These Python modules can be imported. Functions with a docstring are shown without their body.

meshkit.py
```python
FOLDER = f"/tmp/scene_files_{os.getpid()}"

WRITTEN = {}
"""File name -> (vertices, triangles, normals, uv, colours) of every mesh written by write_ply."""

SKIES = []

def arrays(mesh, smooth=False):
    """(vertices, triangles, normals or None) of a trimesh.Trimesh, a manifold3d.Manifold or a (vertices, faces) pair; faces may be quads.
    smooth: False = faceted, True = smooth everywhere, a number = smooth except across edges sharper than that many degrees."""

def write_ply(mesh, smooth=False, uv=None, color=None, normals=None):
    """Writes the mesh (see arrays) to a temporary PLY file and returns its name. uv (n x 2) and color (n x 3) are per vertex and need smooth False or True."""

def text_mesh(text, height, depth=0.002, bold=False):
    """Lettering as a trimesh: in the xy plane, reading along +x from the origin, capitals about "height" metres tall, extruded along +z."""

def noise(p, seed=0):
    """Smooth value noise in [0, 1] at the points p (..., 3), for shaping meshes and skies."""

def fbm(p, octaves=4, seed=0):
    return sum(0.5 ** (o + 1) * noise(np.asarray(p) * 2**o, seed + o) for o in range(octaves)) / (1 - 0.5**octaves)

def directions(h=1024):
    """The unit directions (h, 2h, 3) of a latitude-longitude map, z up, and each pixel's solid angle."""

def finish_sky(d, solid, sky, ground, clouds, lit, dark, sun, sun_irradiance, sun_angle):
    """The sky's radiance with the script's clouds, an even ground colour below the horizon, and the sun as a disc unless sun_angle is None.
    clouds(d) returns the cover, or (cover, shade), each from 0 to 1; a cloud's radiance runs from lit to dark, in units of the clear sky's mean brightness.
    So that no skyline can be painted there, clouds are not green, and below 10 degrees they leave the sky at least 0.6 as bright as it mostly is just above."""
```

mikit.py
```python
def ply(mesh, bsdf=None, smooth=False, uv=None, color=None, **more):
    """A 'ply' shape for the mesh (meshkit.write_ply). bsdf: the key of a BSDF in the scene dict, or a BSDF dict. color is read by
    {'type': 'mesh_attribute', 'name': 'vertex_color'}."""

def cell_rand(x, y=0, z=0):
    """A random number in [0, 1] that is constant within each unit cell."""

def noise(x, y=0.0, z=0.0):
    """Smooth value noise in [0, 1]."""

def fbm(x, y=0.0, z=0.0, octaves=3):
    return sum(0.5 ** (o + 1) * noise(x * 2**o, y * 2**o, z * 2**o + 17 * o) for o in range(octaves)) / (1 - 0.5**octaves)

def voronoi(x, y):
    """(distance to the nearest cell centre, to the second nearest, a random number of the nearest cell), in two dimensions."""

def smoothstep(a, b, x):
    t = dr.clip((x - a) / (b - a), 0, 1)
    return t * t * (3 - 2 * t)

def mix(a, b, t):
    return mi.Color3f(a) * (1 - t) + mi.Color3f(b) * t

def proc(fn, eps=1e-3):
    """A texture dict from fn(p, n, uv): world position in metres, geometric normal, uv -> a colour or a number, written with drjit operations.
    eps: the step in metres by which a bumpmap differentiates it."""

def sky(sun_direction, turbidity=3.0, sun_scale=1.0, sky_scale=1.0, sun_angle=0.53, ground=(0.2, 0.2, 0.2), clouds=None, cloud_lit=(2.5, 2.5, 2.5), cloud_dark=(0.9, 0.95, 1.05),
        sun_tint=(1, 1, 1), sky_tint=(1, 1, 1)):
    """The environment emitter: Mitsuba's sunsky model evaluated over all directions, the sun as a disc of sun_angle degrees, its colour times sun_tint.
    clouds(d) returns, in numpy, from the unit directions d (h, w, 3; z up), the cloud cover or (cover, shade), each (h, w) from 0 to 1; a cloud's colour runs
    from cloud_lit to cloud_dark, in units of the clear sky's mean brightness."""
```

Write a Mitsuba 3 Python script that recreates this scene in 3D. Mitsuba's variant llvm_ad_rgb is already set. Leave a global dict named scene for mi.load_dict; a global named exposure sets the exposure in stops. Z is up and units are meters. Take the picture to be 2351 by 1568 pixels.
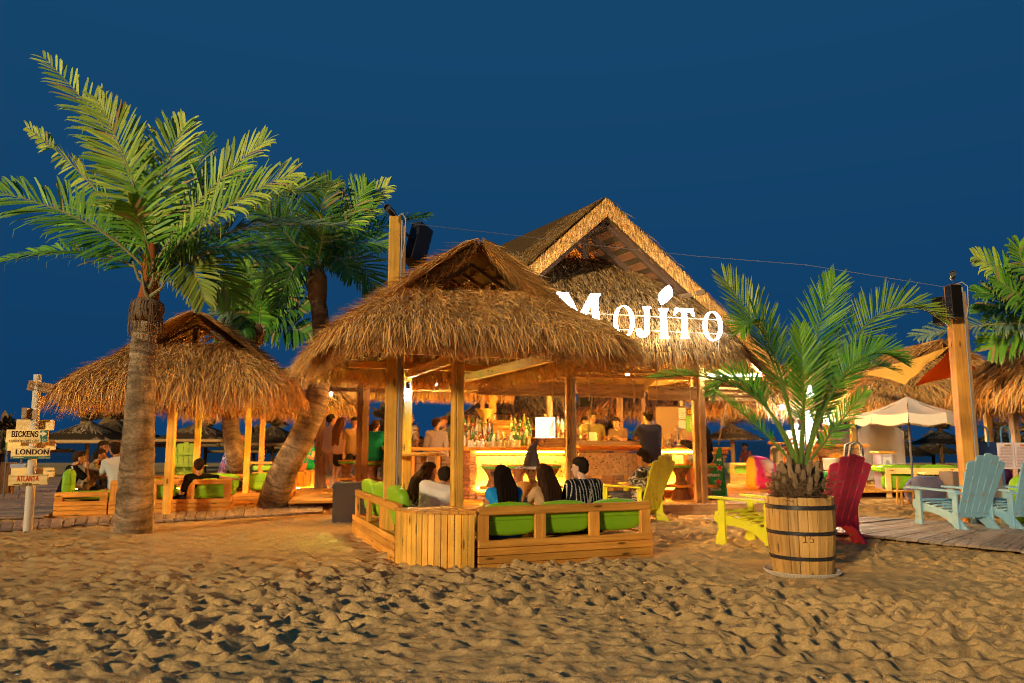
import math, random
import numpy as np
import drjit as dr
import mitsuba as mi
import manifold3d as m3
import shapely.geometry as sg
from shapely import affinity
import trimesh
import mikit, meshkit
from mikit import noise, fbm, cell_rand, smoothstep, mix, voronoi

T = mi.ScalarTransform4f
scene, labels = {}, {}
R = random.Random(7)
RG = np.random.default_rng(11)

# ------------------------------------------------------------------ camera, sky, exposure
exposure = 1.3
CAM_Z = 1.3
FPX, CX, CY, HOR = 1714.0, 1175.5, 784.0, 1014.0          # focal length and centre in units of a 2351-wide view
PITCH = math.atan((HOR - CY) / FPX)
scene['camera'] = dict(type='perspective', fov=math.degrees(2 * math.atan(CX / FPX)), fov_axis='x', near_clip=0.05, far_clip=20000.0,
                       to_world=T().look_at(origin=[0, 0, CAM_Z], target=[0, math.cos(PITCH), CAM_Z + math.sin(PITCH)], up=[0, 0, 1]))
SUN = (-0.53, -0.80, 0.235)

def dusk(d):
    el = d[..., 2]
    return np.ones(el.shape), np.clip(1 - el / 0.5, 0, 1)
SKYC = np.array([0.0038, 0.0290, 0.0725])
scene['sky_light'] = mikit.sky(SUN, turbidity=3, sun_scale=1.0, sky_scale=0.5, sun_angle=5.0, ground=(0.05, 0.05, 0.05), clouds=dusk,
                               cloud_lit=tuple(SKYC / 0.0333), cloud_dark=tuple(SKYC * [0.58, 0.70, 0.82] / 0.0333), sun_tint=(1.08, 1.20, 1.50))

def P(px, py, Y):
    """the point at forward distance Y that lies on the sight line of a measured spot"""
    u, v = (px - CX) / FPX, (CY - py) / FPX
    d = np.array([u, math.cos(PITCH) - v * math.sin(PITCH), math.sin(PITCH) + v * math.cos(PITCH)])
    return np.array([0, 0, CAM_Z]) + d * (Y / d[1])

def G(px, py, z=0.0):
    """the same on the level z"""
    u, v = (px - CX) / FPX, (CY - py) / FPX
    d = np.array([u, math.cos(PITCH) - v * math.sin(PITCH), math.sin(PITCH) + v * math.cos(PITCH)])
    return np.array([0, 0, CAM_Z]) + d * ((z - CAM_Z) / d[2])

# ------------------------------------------------------------------ materials
PAL = [((.74, .36, .055), (.47, .175, .02)),     # 0 honey varnished pine
       ((.33, .25, .17), (.16, .115, .075)),      # 1 weathered planks
       ((.17, .095, .05), (.075, .04, .02)),      # 2 dark brown timber
       ((.82, .60, .22), (.68, .45, .13)),        # 3 pale pine boards
       ((.58, .35, .10), (.32, .165, .04)),       # 4 oak staves
       ((.72, .67, .56), (.60, .54, .44)),        # 5 cream painted wood
       ((.42, .265, .125), (.24, .135, .055)),        # 6 brown post timber
       ((.30, .13, .045), (.14, .055, .02)),      # 7 reddish turned wood
       ((.88, .50, .075), (.64, .30, .03))]       # 8 pale yellow pine

def wood_col(p, n, uv):
    pal = dr.floor(uv.x / 100.0)
    ul = uv.x - 100.0 * pal - 50.0
    k = dr.floor(uv.y / 10.0)
    vl = uv.y - 10.0 * k - 5.0
    r1, r2 = cell_rand(k, 3, 1), cell_rand(k, 7, 5)
    warp = noise(ul * 1.1 + r1 * 40, vl * 5, 2) * 0.05
    g = fbm(ul * 1.3 + r1 * 50, (vl + warp) * 42 + r2 * 30, 1, octaves=3)
    fine = noise(ul * 5, vl * 260, 9)
    d1, d2, w = voronoi(ul * 1.7 + r2 * 20, vl * 7 + r1 * 11)
    knot = smoothstep(0.13, 0.05, d1) * dr.select(w > 0.55, 1.0, 0.0)
    lo, hi = mi.Color3f(0), mi.Color3f(0)
    for i, (a, b) in enumerate(PAL):
        on = dr.abs(pal - i) < 0.5
        hi = dr.select(on, mi.Color3f(a), hi)
        lo = dr.select(on, mi.Color3f(b), lo)
    t = dr.clip(0.30 + 1.1 * (g - 0.30), 0, 1)
    c = lo * (1 - t) + hi * t
    c = c * (0.80 + 0.42 * r1) * (0.88 + 0.24 * fine) * (1 - 0.72 * knot)
    stain = fbm(p.x * 2.3, p.y * 2.3, p.z * 3.1, octaves=3)
    return c * (0.62 + 0.76 * stain)

def tw(b):
    return {'type': 'twosided', 'bsdf': b}
scene['wood'] = tw({'type': 'principled', 'base_color': mikit.proc(wood_col), 'roughness': 0.55, 'specular': 0.35})
VC = {'type': 'mesh_attribute', 'name': 'vertex_color'}
scene['matte'] = tw({'type': 'diffuse', 'reflectance': VC})
scene['satin'] = tw({'type': 'principled', 'base_color': VC, 'roughness': 0.42, 'specular': 0.4})
scene['shiny'] = tw({'type': 'principled', 'base_color': VC, 'roughness': 0.16, 'specular': 0.6})
scene['leafy'] = tw({'type': 'principled', 'base_color': VC, 'roughness': 0.5, 'specular': 0.3})

def worn(p, n, uv):
    a = fbm(p.x * 11, p.y * 11, p.z * 11, octaves=4)
    b = noise(p.x * 60, p.y * 60, p.z * 60)
    return 0.14 * b + 0.6 * smoothstep(0.67, 0.75, a + 0.10 * (b - 0.5))
scene['worn_paint'] = {'type': 'blendbsdf', 'weight': mikit.proc(worn), 'bsdf_0': tw({'type': 'principled', 'base_color': VC, 'roughness': 0.42, 'specular': 0.4}),
                       'bsdf_1': tw({'type': 'diffuse', 'reflectance': {'type': 'rgb', 'value': [.34, .27, .18]}})}

def sand_col(p, n, uv):
    a = fbm(p.x * 0.7, p.y * 0.7, 3, octaves=3)
    b = noise(p.x * 90, p.y * 90, p.z * 90)
    c = noise(p.x * 330, p.y * 330, p.z * 330)
    k = (0.80 + 0.38 * a) * (0.74 + 0.50 * b) * (0.72 + 0.54 * c)
    return mi.Color3f(.53, .355, .145) * k

def sand_bump(p, n, uv):
    return 0.010 * fbm(p.x * 34, p.y * 34, p.z * 34, octaves=4)
scene['sand_grain'] = {'type': 'bumpmap', 'arbitrary': mikit.proc(sand_bump, eps=2e-3), 'scale': 1.0,
                       'bsdf': tw({'type': 'diffuse', 'reflectance': mikit.proc(sand_col)})}

def bark_col(p, n, uv):
    # uv.x: metres along the stem, uv.y: metres round it
    ring = noise(uv.x * 26 + 2.5 * noise(uv.y * 5, uv.x * 3, 4), uv.y * 2.5, 1)
    blot = fbm(uv.y * 5, uv.x * 4, 7, octaves=4)
    crack = noise(uv.y * 30, uv.x * 70, 2)
    c = mix((.15, .10, .055), (.45, .34, .21), dr.clip(blot * 1.5 - 0.25, 0, 1))
    return c * (0.50 + 0.75 * ring) * (0.66 + 0.60 * crack)

def bark_bump(p, n, uv):
    ring = noise(uv.x * 26 + 2.5 * noise(uv.y * 5, uv.x * 3, 4), uv.y * 2.5, 1)
    return 0.012 * ring + 0.010 * fbm(uv.y * 30, uv.x * 60, 2, octaves=2)
scene['bark'] = {'type': 'bumpmap', 'arbitrary': mikit.proc(bark_bump, eps=2e-3), 'scale': 1.9,
                 'bsdf': tw({'type': 'diffuse', 'reflectance': mikit.proc(bark_col)})}

def stone_col(p, n, uv):
    d1, d2, w = voronoi(p.x * 8 + p.y * 3, p.z * 9)
    pit = smoothstep(0.17, 0.10, d1) * dr.select(w > 0.4, 1.0, 0.0)
    g = fbm(p.x * 26 + p.y * 26, p.z * 26, 5, octaves=3)
    return mi.Color3f(.62, .50, .28) * (0.55 + 0.8 * g) * (1 - 0.7 * pit)
scene['pitted_stone'] = tw({'type': 'diffuse', 'reflectance': mikit.proc(stone_col)})

def sea_bump(p, n, uv):
    return 0.05 * fbm(p.x * 0.5, p.y * 1.3, 0, octaves=3)
scene['sea_water'] = {'type': 'bumpmap', 'arbitrary': mikit.proc(sea_bump, eps=2e-2), 'scale': 1.0,
                      'bsdf': tw({'type': 'principled', 'base_color': {'type': 'rgb', 'value': [.006, .03, .075]}, 'roughness': 0.35, 'specular': 0.5})}
scene['thatch_core'] = tw({'type': 'diffuse', 'reflectance': {'type': 'rgb', 'value': [.10, .062, .026]}})

# ------------------------------------------------------------------ mesh building
def unit(v):
    v = np.asarray(v, float)
    return v / (np.linalg.norm(v) + 1e-12)

def rotz(a):
    c, s = math.cos(a), math.sin(a)
    return np.array([[c, -s, 0], [s, c, 0], [0, 0, 1.0]])

def _cham():
    v = []
    for sx in (-1, 1):
        for sy in (-1, 1):
            for sz in (-1, 1):
                for ax in range(3):
                    v.append((sx, sy, sz, ax))
    pts = np.array([[s[0] * (1 if s[3] == 0 else .9), s[1] * (1 if s[3] == 1 else .9), s[2] * (1 if s[3] == 2 else .9)] for s in v], float)
    from scipy.spatial import ConvexHull
    f = ConvexHull(pts).simplices
    out = []
    for t in f:
        a, b, c = pts[t]
        out.append(t if np.dot(np.cross(b - a, c - a), a + b + c) > 0 else t[::-1])
    return np.array([s[:3] for s in v], float), np.array([s[3] for s in v]), np.array(out)
CH_S, CH_A, CH_F = _cham()
PIECE = [0]

class MB:
    def __init__(self):
        self.v, self.f, self.u, self.c, self.n = [], [], [], [], 0

    def raw(self, v, f, col=(.5, .5, .5), uv=None):
        v, f = np.asarray(v, float), np.asarray(f, int)
        if f.ndim == 2 and f.shape[1] == 4:
            f = np.vstack([f[:, [0, 1, 2]], f[:, [0, 2, 3]]])
        self.v.append(v)
        self.f.append(f + self.n)
        self.u.append(np.zeros((len(v), 2)) if uv is None else np.asarray(uv, float))
        self.c.append(np.broadcast_to(np.asarray(col, float), (len(v), 3)))
        self.n += len(v)
        return self

    def bar(self, p0, p1, w, h, up=(0, 0, 1), ch=0.006, pal=0, col=(.5, .5, .5)):
        """a board from p0 to p1: w wide, h thick along up"""
        p0, p1 = np.asarray(p0, float), np.asarray(p1, float)
        x = unit(p1 - p0)
        L = np.linalg.norm(p1 - p0)
        up = np.asarray(up, float)
        z = up - x * np.dot(up, x)
        if np.linalg.norm(z) < 1e-4:
            z = np.array([1.0, 0, 0]) - x * x[0]
        z = unit(z)
        y = np.cross(z, x)
        half = np.array([L, w, h]) / 2
        ch = min(ch, half.min() * .45)
        s = CH_S * half
        for a in range(3):
            s[:, a] -= np.where(CH_A == a, 0, CH_S[:, a] * ch)
        PIECE[0] += 1
        k = PIECE[0]
        uv = np.stack([100 * pal + 50 + s[:, 0], 10 * k + 5 + s[:, 1] + s[:, 2]], 1)
        return self.raw((p0 + p1) / 2 + s @ np.array([x, y, z]), CH_F, col, uv)

    def box(self, c, size, rot=0.0, ch=0.006, pal=0, col=(.5, .5, .5)):
        """an upright box; the grain follows its longest side"""
        c, size = np.asarray(c, float), np.asarray(size, float)
        Rm = rotz(rot)
        a = int(np.argmax(size))
        x = Rm[:, a]
        b = {0: (1, 2), 1: (0, 2), 2: (0, 1)}[a]
        return self.bar(c - x * size[a] / 2, c + x * size[a] / 2, size[b[0]], size[b[1]], Rm[:, b[1]], ch, pal, col)

    def tube(self, pts, r, sides=8, col=(.5, .5, .5), caps=True, wob=0.0, seed=0):
        p = np.asarray(pts, float)
        r = np.broadcast_to(np.asarray(r, float), (len(p),)).copy()
        t = np.gradient(p, axis=0)
        t /= np.linalg.norm(t, axis=1, keepdims=True) + 1e-12
        a = np.zeros_like(p)
        ref = np.array([1.0, 0, 0]) if abs(t[0][0]) < .8 else np.array([0, 1.0, 0])
        for i in range(len(p)):
            ref = unit(ref - t[i] * np.dot(ref, t[i]))
            a[i] = ref
        b = np.cross(t, a)
        ang = np.arange(sides + 1) * 2 * np.pi / sides
        rr = r[:, None] * np.ones(sides + 1)
        if wob:
            q = np.stack([np.cos(ang)[None] * 1.6 + 0 * rr, np.sin(ang)[None] * 1.6 + 0 * rr, np.arange(len(p))[:, None] * .45 + seed + 0 * rr], -1)
            rr = rr * (1 + wob * (meshkit.fbm(q, 3, seed) - .5) * 2)
        v = p[:, None] + rr[..., None] * (np.cos(ang)[None, :, None] * a[:, None] + np.sin(ang)[None, :, None] * b[:, None])
        L = np.concatenate([[0], np.cumsum(np.linalg.norm(np.diff(p, axis=0), axis=1))])
        uv = np.stack([L[:, None] + 0 * rr, ang[None] * r.mean() + 0 * rr], -1)
        S = sides + 1
        i, j = np.meshgrid(np.arange(len(p) - 1), np.arange(sides), indexing='ij')
        q = np.stack([i * S + j, i * S + j + 1, (i + 1) * S + j + 1, (i + 1) * S + j], -1).reshape(-1, 4)
        v, uv = v.reshape(-1, 3), uv.reshape(-1, 2)
        f = [np.vstack([q[:, [0, 1, 2]], q[:, [0, 2, 3]]])]
        if caps:
            n = len(v)
            v = np.vstack([v, p[:1], p[-1:]])
            uv = np.vstack([uv, uv[:1], uv[-1:]])
            j = np.arange(sides)
            f += [np.stack([j + 1, j, j * 0 + n], 1), np.stack([(len(p) - 1) * S + j, (len(p) - 1) * S + j + 1, j * 0 + n + 1], 1)]
        c = np.asarray(col, float)
        if c.ndim == 2:
            c = np.repeat(c, S, 0)
            c = np.vstack([c, c[:1], c[-1:]]) if caps else c
        return self.raw(v, np.vstack(f), c, uv)

    def lathe(self, prof, o=(0, 0, 0), sides=20, col=(.5, .5, .5), pal=0, axis=(0, 0, 1)):
        prof = np.asarray(prof, float)
        z = unit(axis)
        x = unit(np.cross([0, 1, 0.01], z))
        y = np.cross(z, x)
        ang = np.arange(sides + 1) * 2 * np.pi / sides
        S = sides + 1
        v = np.asarray(o, float) + prof[:, None, 1:2] * z + prof[:, None, :1] * (np.cos(ang)[None, :, None] * x + np.sin(ang)[None, :, None] * y)
        PIECE[0] += 1
        uv = np.stack([100 * pal + 50 + prof[:, None, 1] + 0 * ang, 10 * PIECE[0] + 5 + 0 * prof[:, None, 1] + np.sin(ang) * prof[:, 0].max()], -1)
        i, j = np.meshgrid(np.arange(len(prof) - 1), np.arange(sides), indexing='ij')
        q = np.stack([i * S + j, i * S + j + 1, (i + 1) * S + j + 1, (i + 1) * S + j], -1).reshape(-1, 4)
        return self.raw(v.reshape(-1, 3), q, col, uv.reshape(-1, 2))

    def ball(self, c, r, n=1, col=(.5, .5, .5)):
        s = trimesh.creation.icosphere(subdivisions=n)
        return self.raw(np.asarray(c, float) + s.vertices * np.asarray(r, float), s.faces, col)

    def prism(self, poly, h, frame, pal=0, col=(.5, .5, .5)):
        """a shapely polygon (or several) extruded by h; frame = (origin, x, y, z)"""
        o, x, y, z = [np.asarray(a, float) for a in frame]
        for g in getattr(poly, 'geoms', [poly]):
            m = trimesh.creation.extrude_polygon(g, h, engine='earcut')
            v = np.array(m.vertices)
            PIECE[0] += 1
            uv = np.stack([100 * pal + 50 + v[:, 0], 10 * PIECE[0] + 5 + np.clip(v[:, 1] + v[:, 2], -4, 4)], 1)
            f = np.array(m.faces)
            if np.dot(np.cross(x, y), z) < 0:
                f = f[:, ::-1]
            self.raw(o + v[:, :1] * x + v[:, 1:2] * y + v[:, 2:] * z, f, col, uv)
        return self

    def tri(self, m, col=(.5, .5, .5), M=None):
        v = np.array(m.vertices)
        if M is not None:
            v = v @ M[:3, :3].T + M[:3, 3]
        return self.raw(v, np.array(m.faces), col)

    def blades(self, pts, width, side, col):
        """pts (n, k, 3): n ribbons of k points; width (n, k); side (n, 3) or (n, k, 3); col (n, 3)"""
        n, k, _ = pts.shape
        side = side if side.ndim == 3 else side[:, None]
        h = side * (width / 2)[..., None]
        v = np.stack([pts - h, pts + h], 2).reshape(-1, 3)
        i, j = np.meshgrid(np.arange(n), np.arange(k - 1), indexing='ij')
        b = (i * k + j) * 2
        q = np.stack([b, b + 1, b + 3, b + 2], -1).reshape(-1, 4)
        return self.raw(v, q, np.repeat(np.asarray(col), 2 * k, 0) if np.ndim(col) == 2 else np.repeat(np.asarray(col).reshape(-1, 3), 2, 0))

    def move(self, M, o=(0, 0, 0)):
        self.v = [a @ np.asarray(M).T + np.asarray(o) for a in self.v]
        return self

    def arrays(self):
        return np.vstack(self.v), np.vstack(self.f), np.vstack(self.u), np.vstack(self.c)

def numbered(key):
    if key not in USED:
        USED.add(key)
        return key
    i = NEXT.get(key, 1)
    while f'{key}_{i:03d}' in USED:
        i += 1
    NEXT[key] = i + 1
    k = f'{key}_{i:03d}'
    USED.add(k)
    return k
USED, NEXT = set(), {}

def thing(name, label, cat, group=None, kind=None):
    k = numbered(name)
    d = {'label': label}
    if cat:
        d['category'] = cat
    if group:
        d['group'] = group
    if kind:
        d['kind'] = kind
    labels[k] = d
    return k

def put(parent, name, mb, mat='wood', smooth=False, emit=None, label=None, kind=None):
    """one entry of the scene: a part of parent, or a whole thing (name None)"""
    k = parent if name is None else numbered(f'{parent}__{name}')
    v, f, u, c = mb.arrays()
    if smooth not in (True, False):                # sharp edges stay sharp: split there, keep the colour
        v, f, nn = meshkit.arrays((v, f), smooth)
        c, u, smooth = np.broadcast_to(c[0], (len(v), 3)), np.zeros((len(v), 2)), True
    kw = dict(uv=u) if mat in ('wood', 'bark') else dict(color=c) if mat in ('matte', 'satin', 'shiny', 'leafy', 'worn_paint') else {}
    e = mikit.ply((v, f), mat, smooth=smooth, **kw)
    if emit is not None:
        e['emitter'] = {'type': 'area', 'radiance': {'type': 'rgb', 'value': list(emit)}}
    scene[k] = e
    if label or kind:
        d = labels.setdefault(k, {})
        if label:
            d['label'] = label
        if kind:
            d['kind'] = kind
    return k

def struct(name, mb, mat, smooth=False):
    k = numbered(name)
    put(k, None, mb, mat, smooth)
    labels[k] = {'kind': 'structure'}
    return k

# lamp colours, in scene units before exposure
WARM = np.array([1.0, 0.52, 0.12])
AMBER = np.array([1.0, 0.40, 0.05])
WHITE = np.array([1.0, 0.9, 0.78])

# ================================================================== the setting
NX, NY, CELL, X0, Y0 = 1424, 930, 0.017, -12.1, 1.6
def sand_field():
    h = np.zeros((NY, NX))
    xs, ys = X0 + CELL * np.arange(NX), Y0 + CELL * np.arange(NY)
    gx, gy = np.meshgrid(xs, ys)
    q = np.stack([gx, gy, 0 * gx], -1)
    h += 0.03 * (meshkit.fbm(q * 0.5, 3, 1) - .5)
    h += 0.014 * (meshkit.fbm(q * [1.6, 3.0, 1], 3, 2) - .5)
    amp = np.clip(0.1 + 1.5 * meshkit.fbm(q * 0.55, 2, 3), .6, 1.12)
    b = G(1838, 1325)
    amp *= 1 - .6 * np.exp(-(((gx - b[0] - .7) / 1.6) ** 2 + ((gy - b[1] - .3) / .8) ** 2))       # trodden flat round the barrel
    amp *= 1 - .8 * np.exp(-(((gx + 3.0) / 1.6) ** 2 + ((gy - 11.6) / .8) ** 2))                   # smooth strip by the boardwalk
    r = np.random.default_rng(5)
    for i in range(50000):
        y = 2.4 + 14.2 * r.random() ** 1.25
        x = (r.random() - .5) * 2 * (1.5 + .78 * y)
        if abs(x) > 11.6:
            continue
        big = r.random()
        L, W = (.044 + .052 * big * big) * r.uniform(.8, 1.35), (.022 + .023 * big * big) * r.uniform(.8, 1.3)
        d = (.019 + .030 * big * big) * r.uniform(.7, 1.25)
        a = r.normal(.1, .38)
        n = 15
        ix, iy = int((x - X0) / CELL), int((y - Y0) / CELL)
        if iy < n or iy >= NY - n or ix < n or ix >= NX - n:
            continue
        sl = (slice(iy - n, iy + n + 1), slice(ix - n, ix + n + 1))
        dx, dy = gx[sl] - x, gy[sl] - y
        uu, vv = (dx * math.cos(a) + dy * math.sin(a)) / L, (-dx * math.sin(a) + dy * math.cos(a)) / W
        vv = vv + .35 * r.normal() * uu * uu * .5
        rr = uu * uu + vv * vv
        pit = -d / (1 + rr ** 2.5)
        rim = .30 * d * np.exp(-((np.sqrt(rr) - 1.55) / .6) ** 2) * (1 + .8 * vv / np.sqrt(rr + .1))
        h[sl] = h[sl] * (1 - .72 / (1 + rr ** 3)) + (pit + rim) * amp[sl]
    from scipy.ndimage import gaussian_filter
    h = gaussian_filter(h, .6)
    for px, py, rad in ((1828, 1300, .62), (1828, 1300, .5)):
        b = G(px, py)
        k = np.exp(-(((gx - b[0]) ** 2 + (gy - b[1]) ** 2) / rad ** 2) ** 2)
        h = h * (1 - k) - .012 * k
    return h + .006 * (meshkit.fbm(q * 26, 2, 8) - .5)
SAND_H = sand_field()

def sand_z(x, y):
    fx, fy = (np.asarray(x, float) - X0) / CELL, (np.asarray(y, float) - Y0) / CELL
    inside = (fx > 1) & (fy > 1) & (fx < NX - 2) & (fy < NY - 2)
    ix, iy = np.clip(fx, 1, NX - 3).astype(int), np.clip(fy, 1, NY - 3).astype(int)
    tx, ty = np.clip(fx - ix, 0, 1), np.clip(fy - iy, 0, 1)
    z = (SAND_H[iy, ix] * (1 - tx) + SAND_H[iy, ix + 1] * tx) * (1 - ty) + (SAND_H[iy + 1, ix] * (1 - tx) + SAND_H[iy + 1, ix + 1] * tx) * ty
    q = np.stack([np.asarray(x, float) * .6, np.asarray(y, float) * .6, 0 * z], -1)
    out = 0.04 * (meshkit.fbm(q, 3, 1) - .5) * (np.asarray(y) < 40)
    edge = np.minimum.reduce([np.clip(fx / 40, 0, 1), np.clip((NX - fx) / 40, 0, 1), np.clip(fy / 30, 0, 1), np.clip((NY - fy) / 60, 0, 1)])
    return np.where(inside, z * edge + out * (1 - edge), out)

def sheet(xs, ys):
    gx, gy = np.meshgrid(xs, ys)
    z = sand_z(gx, gy)
    n = len(xs)
    i, j = np.meshgrid(np.arange(len(ys) - 1), np.arange(n - 1), indexing='ij')
    q = np.stack([i * n + j, i * n + j + 1, (i + 1) * n + j + 1, (i + 1) * n + j], -1).reshape(-1, 4)
    return np.stack([gx, gy, z], -1).reshape(-1, 3), q

s = MB()
s.raw(*sheet(np.arange(-5.2, 5.21, .0165), np.arange(2.9, 6.42, .0165)))
s.raw(*sheet(np.arange(-6.9, 6.91, .025), np.arange(6.4, 8.63, .025)))
s.raw(*sheet(np.arange(-11.9, 11.91, .044), np.arange(8.6, 17.0, .044)))
s.raw(*sheet(np.arange(-60, 60.1, .8), np.arange(16.95, 47, .6)))
for xs, ys in ((np.arange(-60, -11.8, 1.2), np.arange(-25, 17.1, 1.0)), (np.arange(11.85, 60, 1.2), np.arange(-25, 17.1, 1.0)),
               (np.arange(-12, 12.1, .5), np.arange(-25, 3.1, .5)), (np.arange(-12, -5.1, .12), np.arange(2.9, 6.5, .12)), (np.arange(5.15, 12.1, .12), np.arange(2.9, 6.5, .12)), (np.arange(-12, -6.8, .12), np.arange(6.4, 8.8, .12)), (np.arange(6.85, 12.1, .12), np.arange(6.4, 8.8, .12))):
    s.raw(*sheet(xs, ys))
struct('sand', s, 'sand_grain', True)

lit = thing('shell_litter', 'scattered pale shell chips and grit lying on the sand in the foreground', 'shells', kind='stuff')
m = MB()
gl = np.random.default_rng(19)
for i in range(150):
    y = 3.9 + 6 * gl.random() ** 1.5
    x = gl.uniform(-.68, .68) * y
    a_ = gl.uniform(.004, .011)
    m.ball([x, y, float(sand_z(x, y)) + .003], [a_ * gl.uniform(.7, 1.8), a_, a_ * .5], 0, np.array([.62, .56, .45]) * gl.uniform(.5, 1.1))
put(lit, None, m, 'matte')

w = MB()
w.raw([[-9000, 43, -.25], [9000, 43, -.25], [9000, 9000, -.25], [-9000, 9000, -.25]], [[0, 1, 2, 3]])
struct('sea', w, 'sea_water')

def walk(label, name, a0, a1, b0, b1, width, z=.03, pal=1, gap=.009):
    """a boardwalk of loose planks between the lines a0-a1 (near edge) and b0-b1 (far edge)"""
    t = numbered(name)
    labels[t] = {'label': label, 'kind': 'structure'}
    n = int(np.linalg.norm(np.asarray(a1) - a0) / width)
    for i in range(n):
        f0, f1 = i / n, (i + 1) / n
        lo = np.asarray(a0) + (np.asarray(a1) - a0) * (f0 + f1) / 2
        hi = np.asarray(b0) + (np.asarray(b1) - b0) * (f0 + f1) / 2
        d = unit(hi - lo)
        lo, hi = lo - d * R.uniform(0, .02), hi + d * R.uniform(0, .02)
        dz = R.uniform(-.006, .006)
        lo, hi = np.append(lo[:2], z + dz), np.append(hi[:2], z + dz + R.uniform(-.004, .004))
        put(t, 'plank', MB().bar(lo, hi, np.linalg.norm(np.asarray(a1) - a0) / n - gap, .035, pal=pal))
    return t
walk('narrow plank walk along the left pavilion', 'boardwalk', G(-260, 1236)[:2], G(742, 1180)[:2], G(-260, 1218)[:2], G(742, 1162)[:2], .155)
walk('plank path leading to the sea at the far left', 'boardwalk', np.array([-9.6, 12.4]), np.array([-16.2, 27.0]), np.array([-7.9, 12.9]), np.array([-14.2, 27.6]), .16, z=.035)
walk('wide plank walk in front of the blue chairs', 'boardwalk', np.array([3.05, 12.35]), G(2480, 1290)[:2], np.array([5.4, 13.2]), G(2480, 1226)[:2], .14, z=.05)

# ================================================================== thatch
STRAW = np.array([[.50, .31, .10], [.43, .27, .10], [.34, .20, .075], [.25, .14, .05], [.38, .29, .17], [.16, .09, .035], [.58, .40, .16]])

def straw_cols(n, g, tone=1.0, dark=0.0):
    w = np.array([.22, .22, .2, .13 + dark, .12, .05 + dark, .06])
    c = STRAW[g.choice(7, n, p=w / w.sum())] * g.uniform(.42, 1.4, (n, 1)) * tone * np.array([1.85, 1.68, 1.36])
    return c

def ring(a0, a1, b0, b1, rc):
    return sg.box(a0 + rc, b0 + rc, a1 - rc, b1 - rc).buffer(rc, quad_segs=8).exterior

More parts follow.
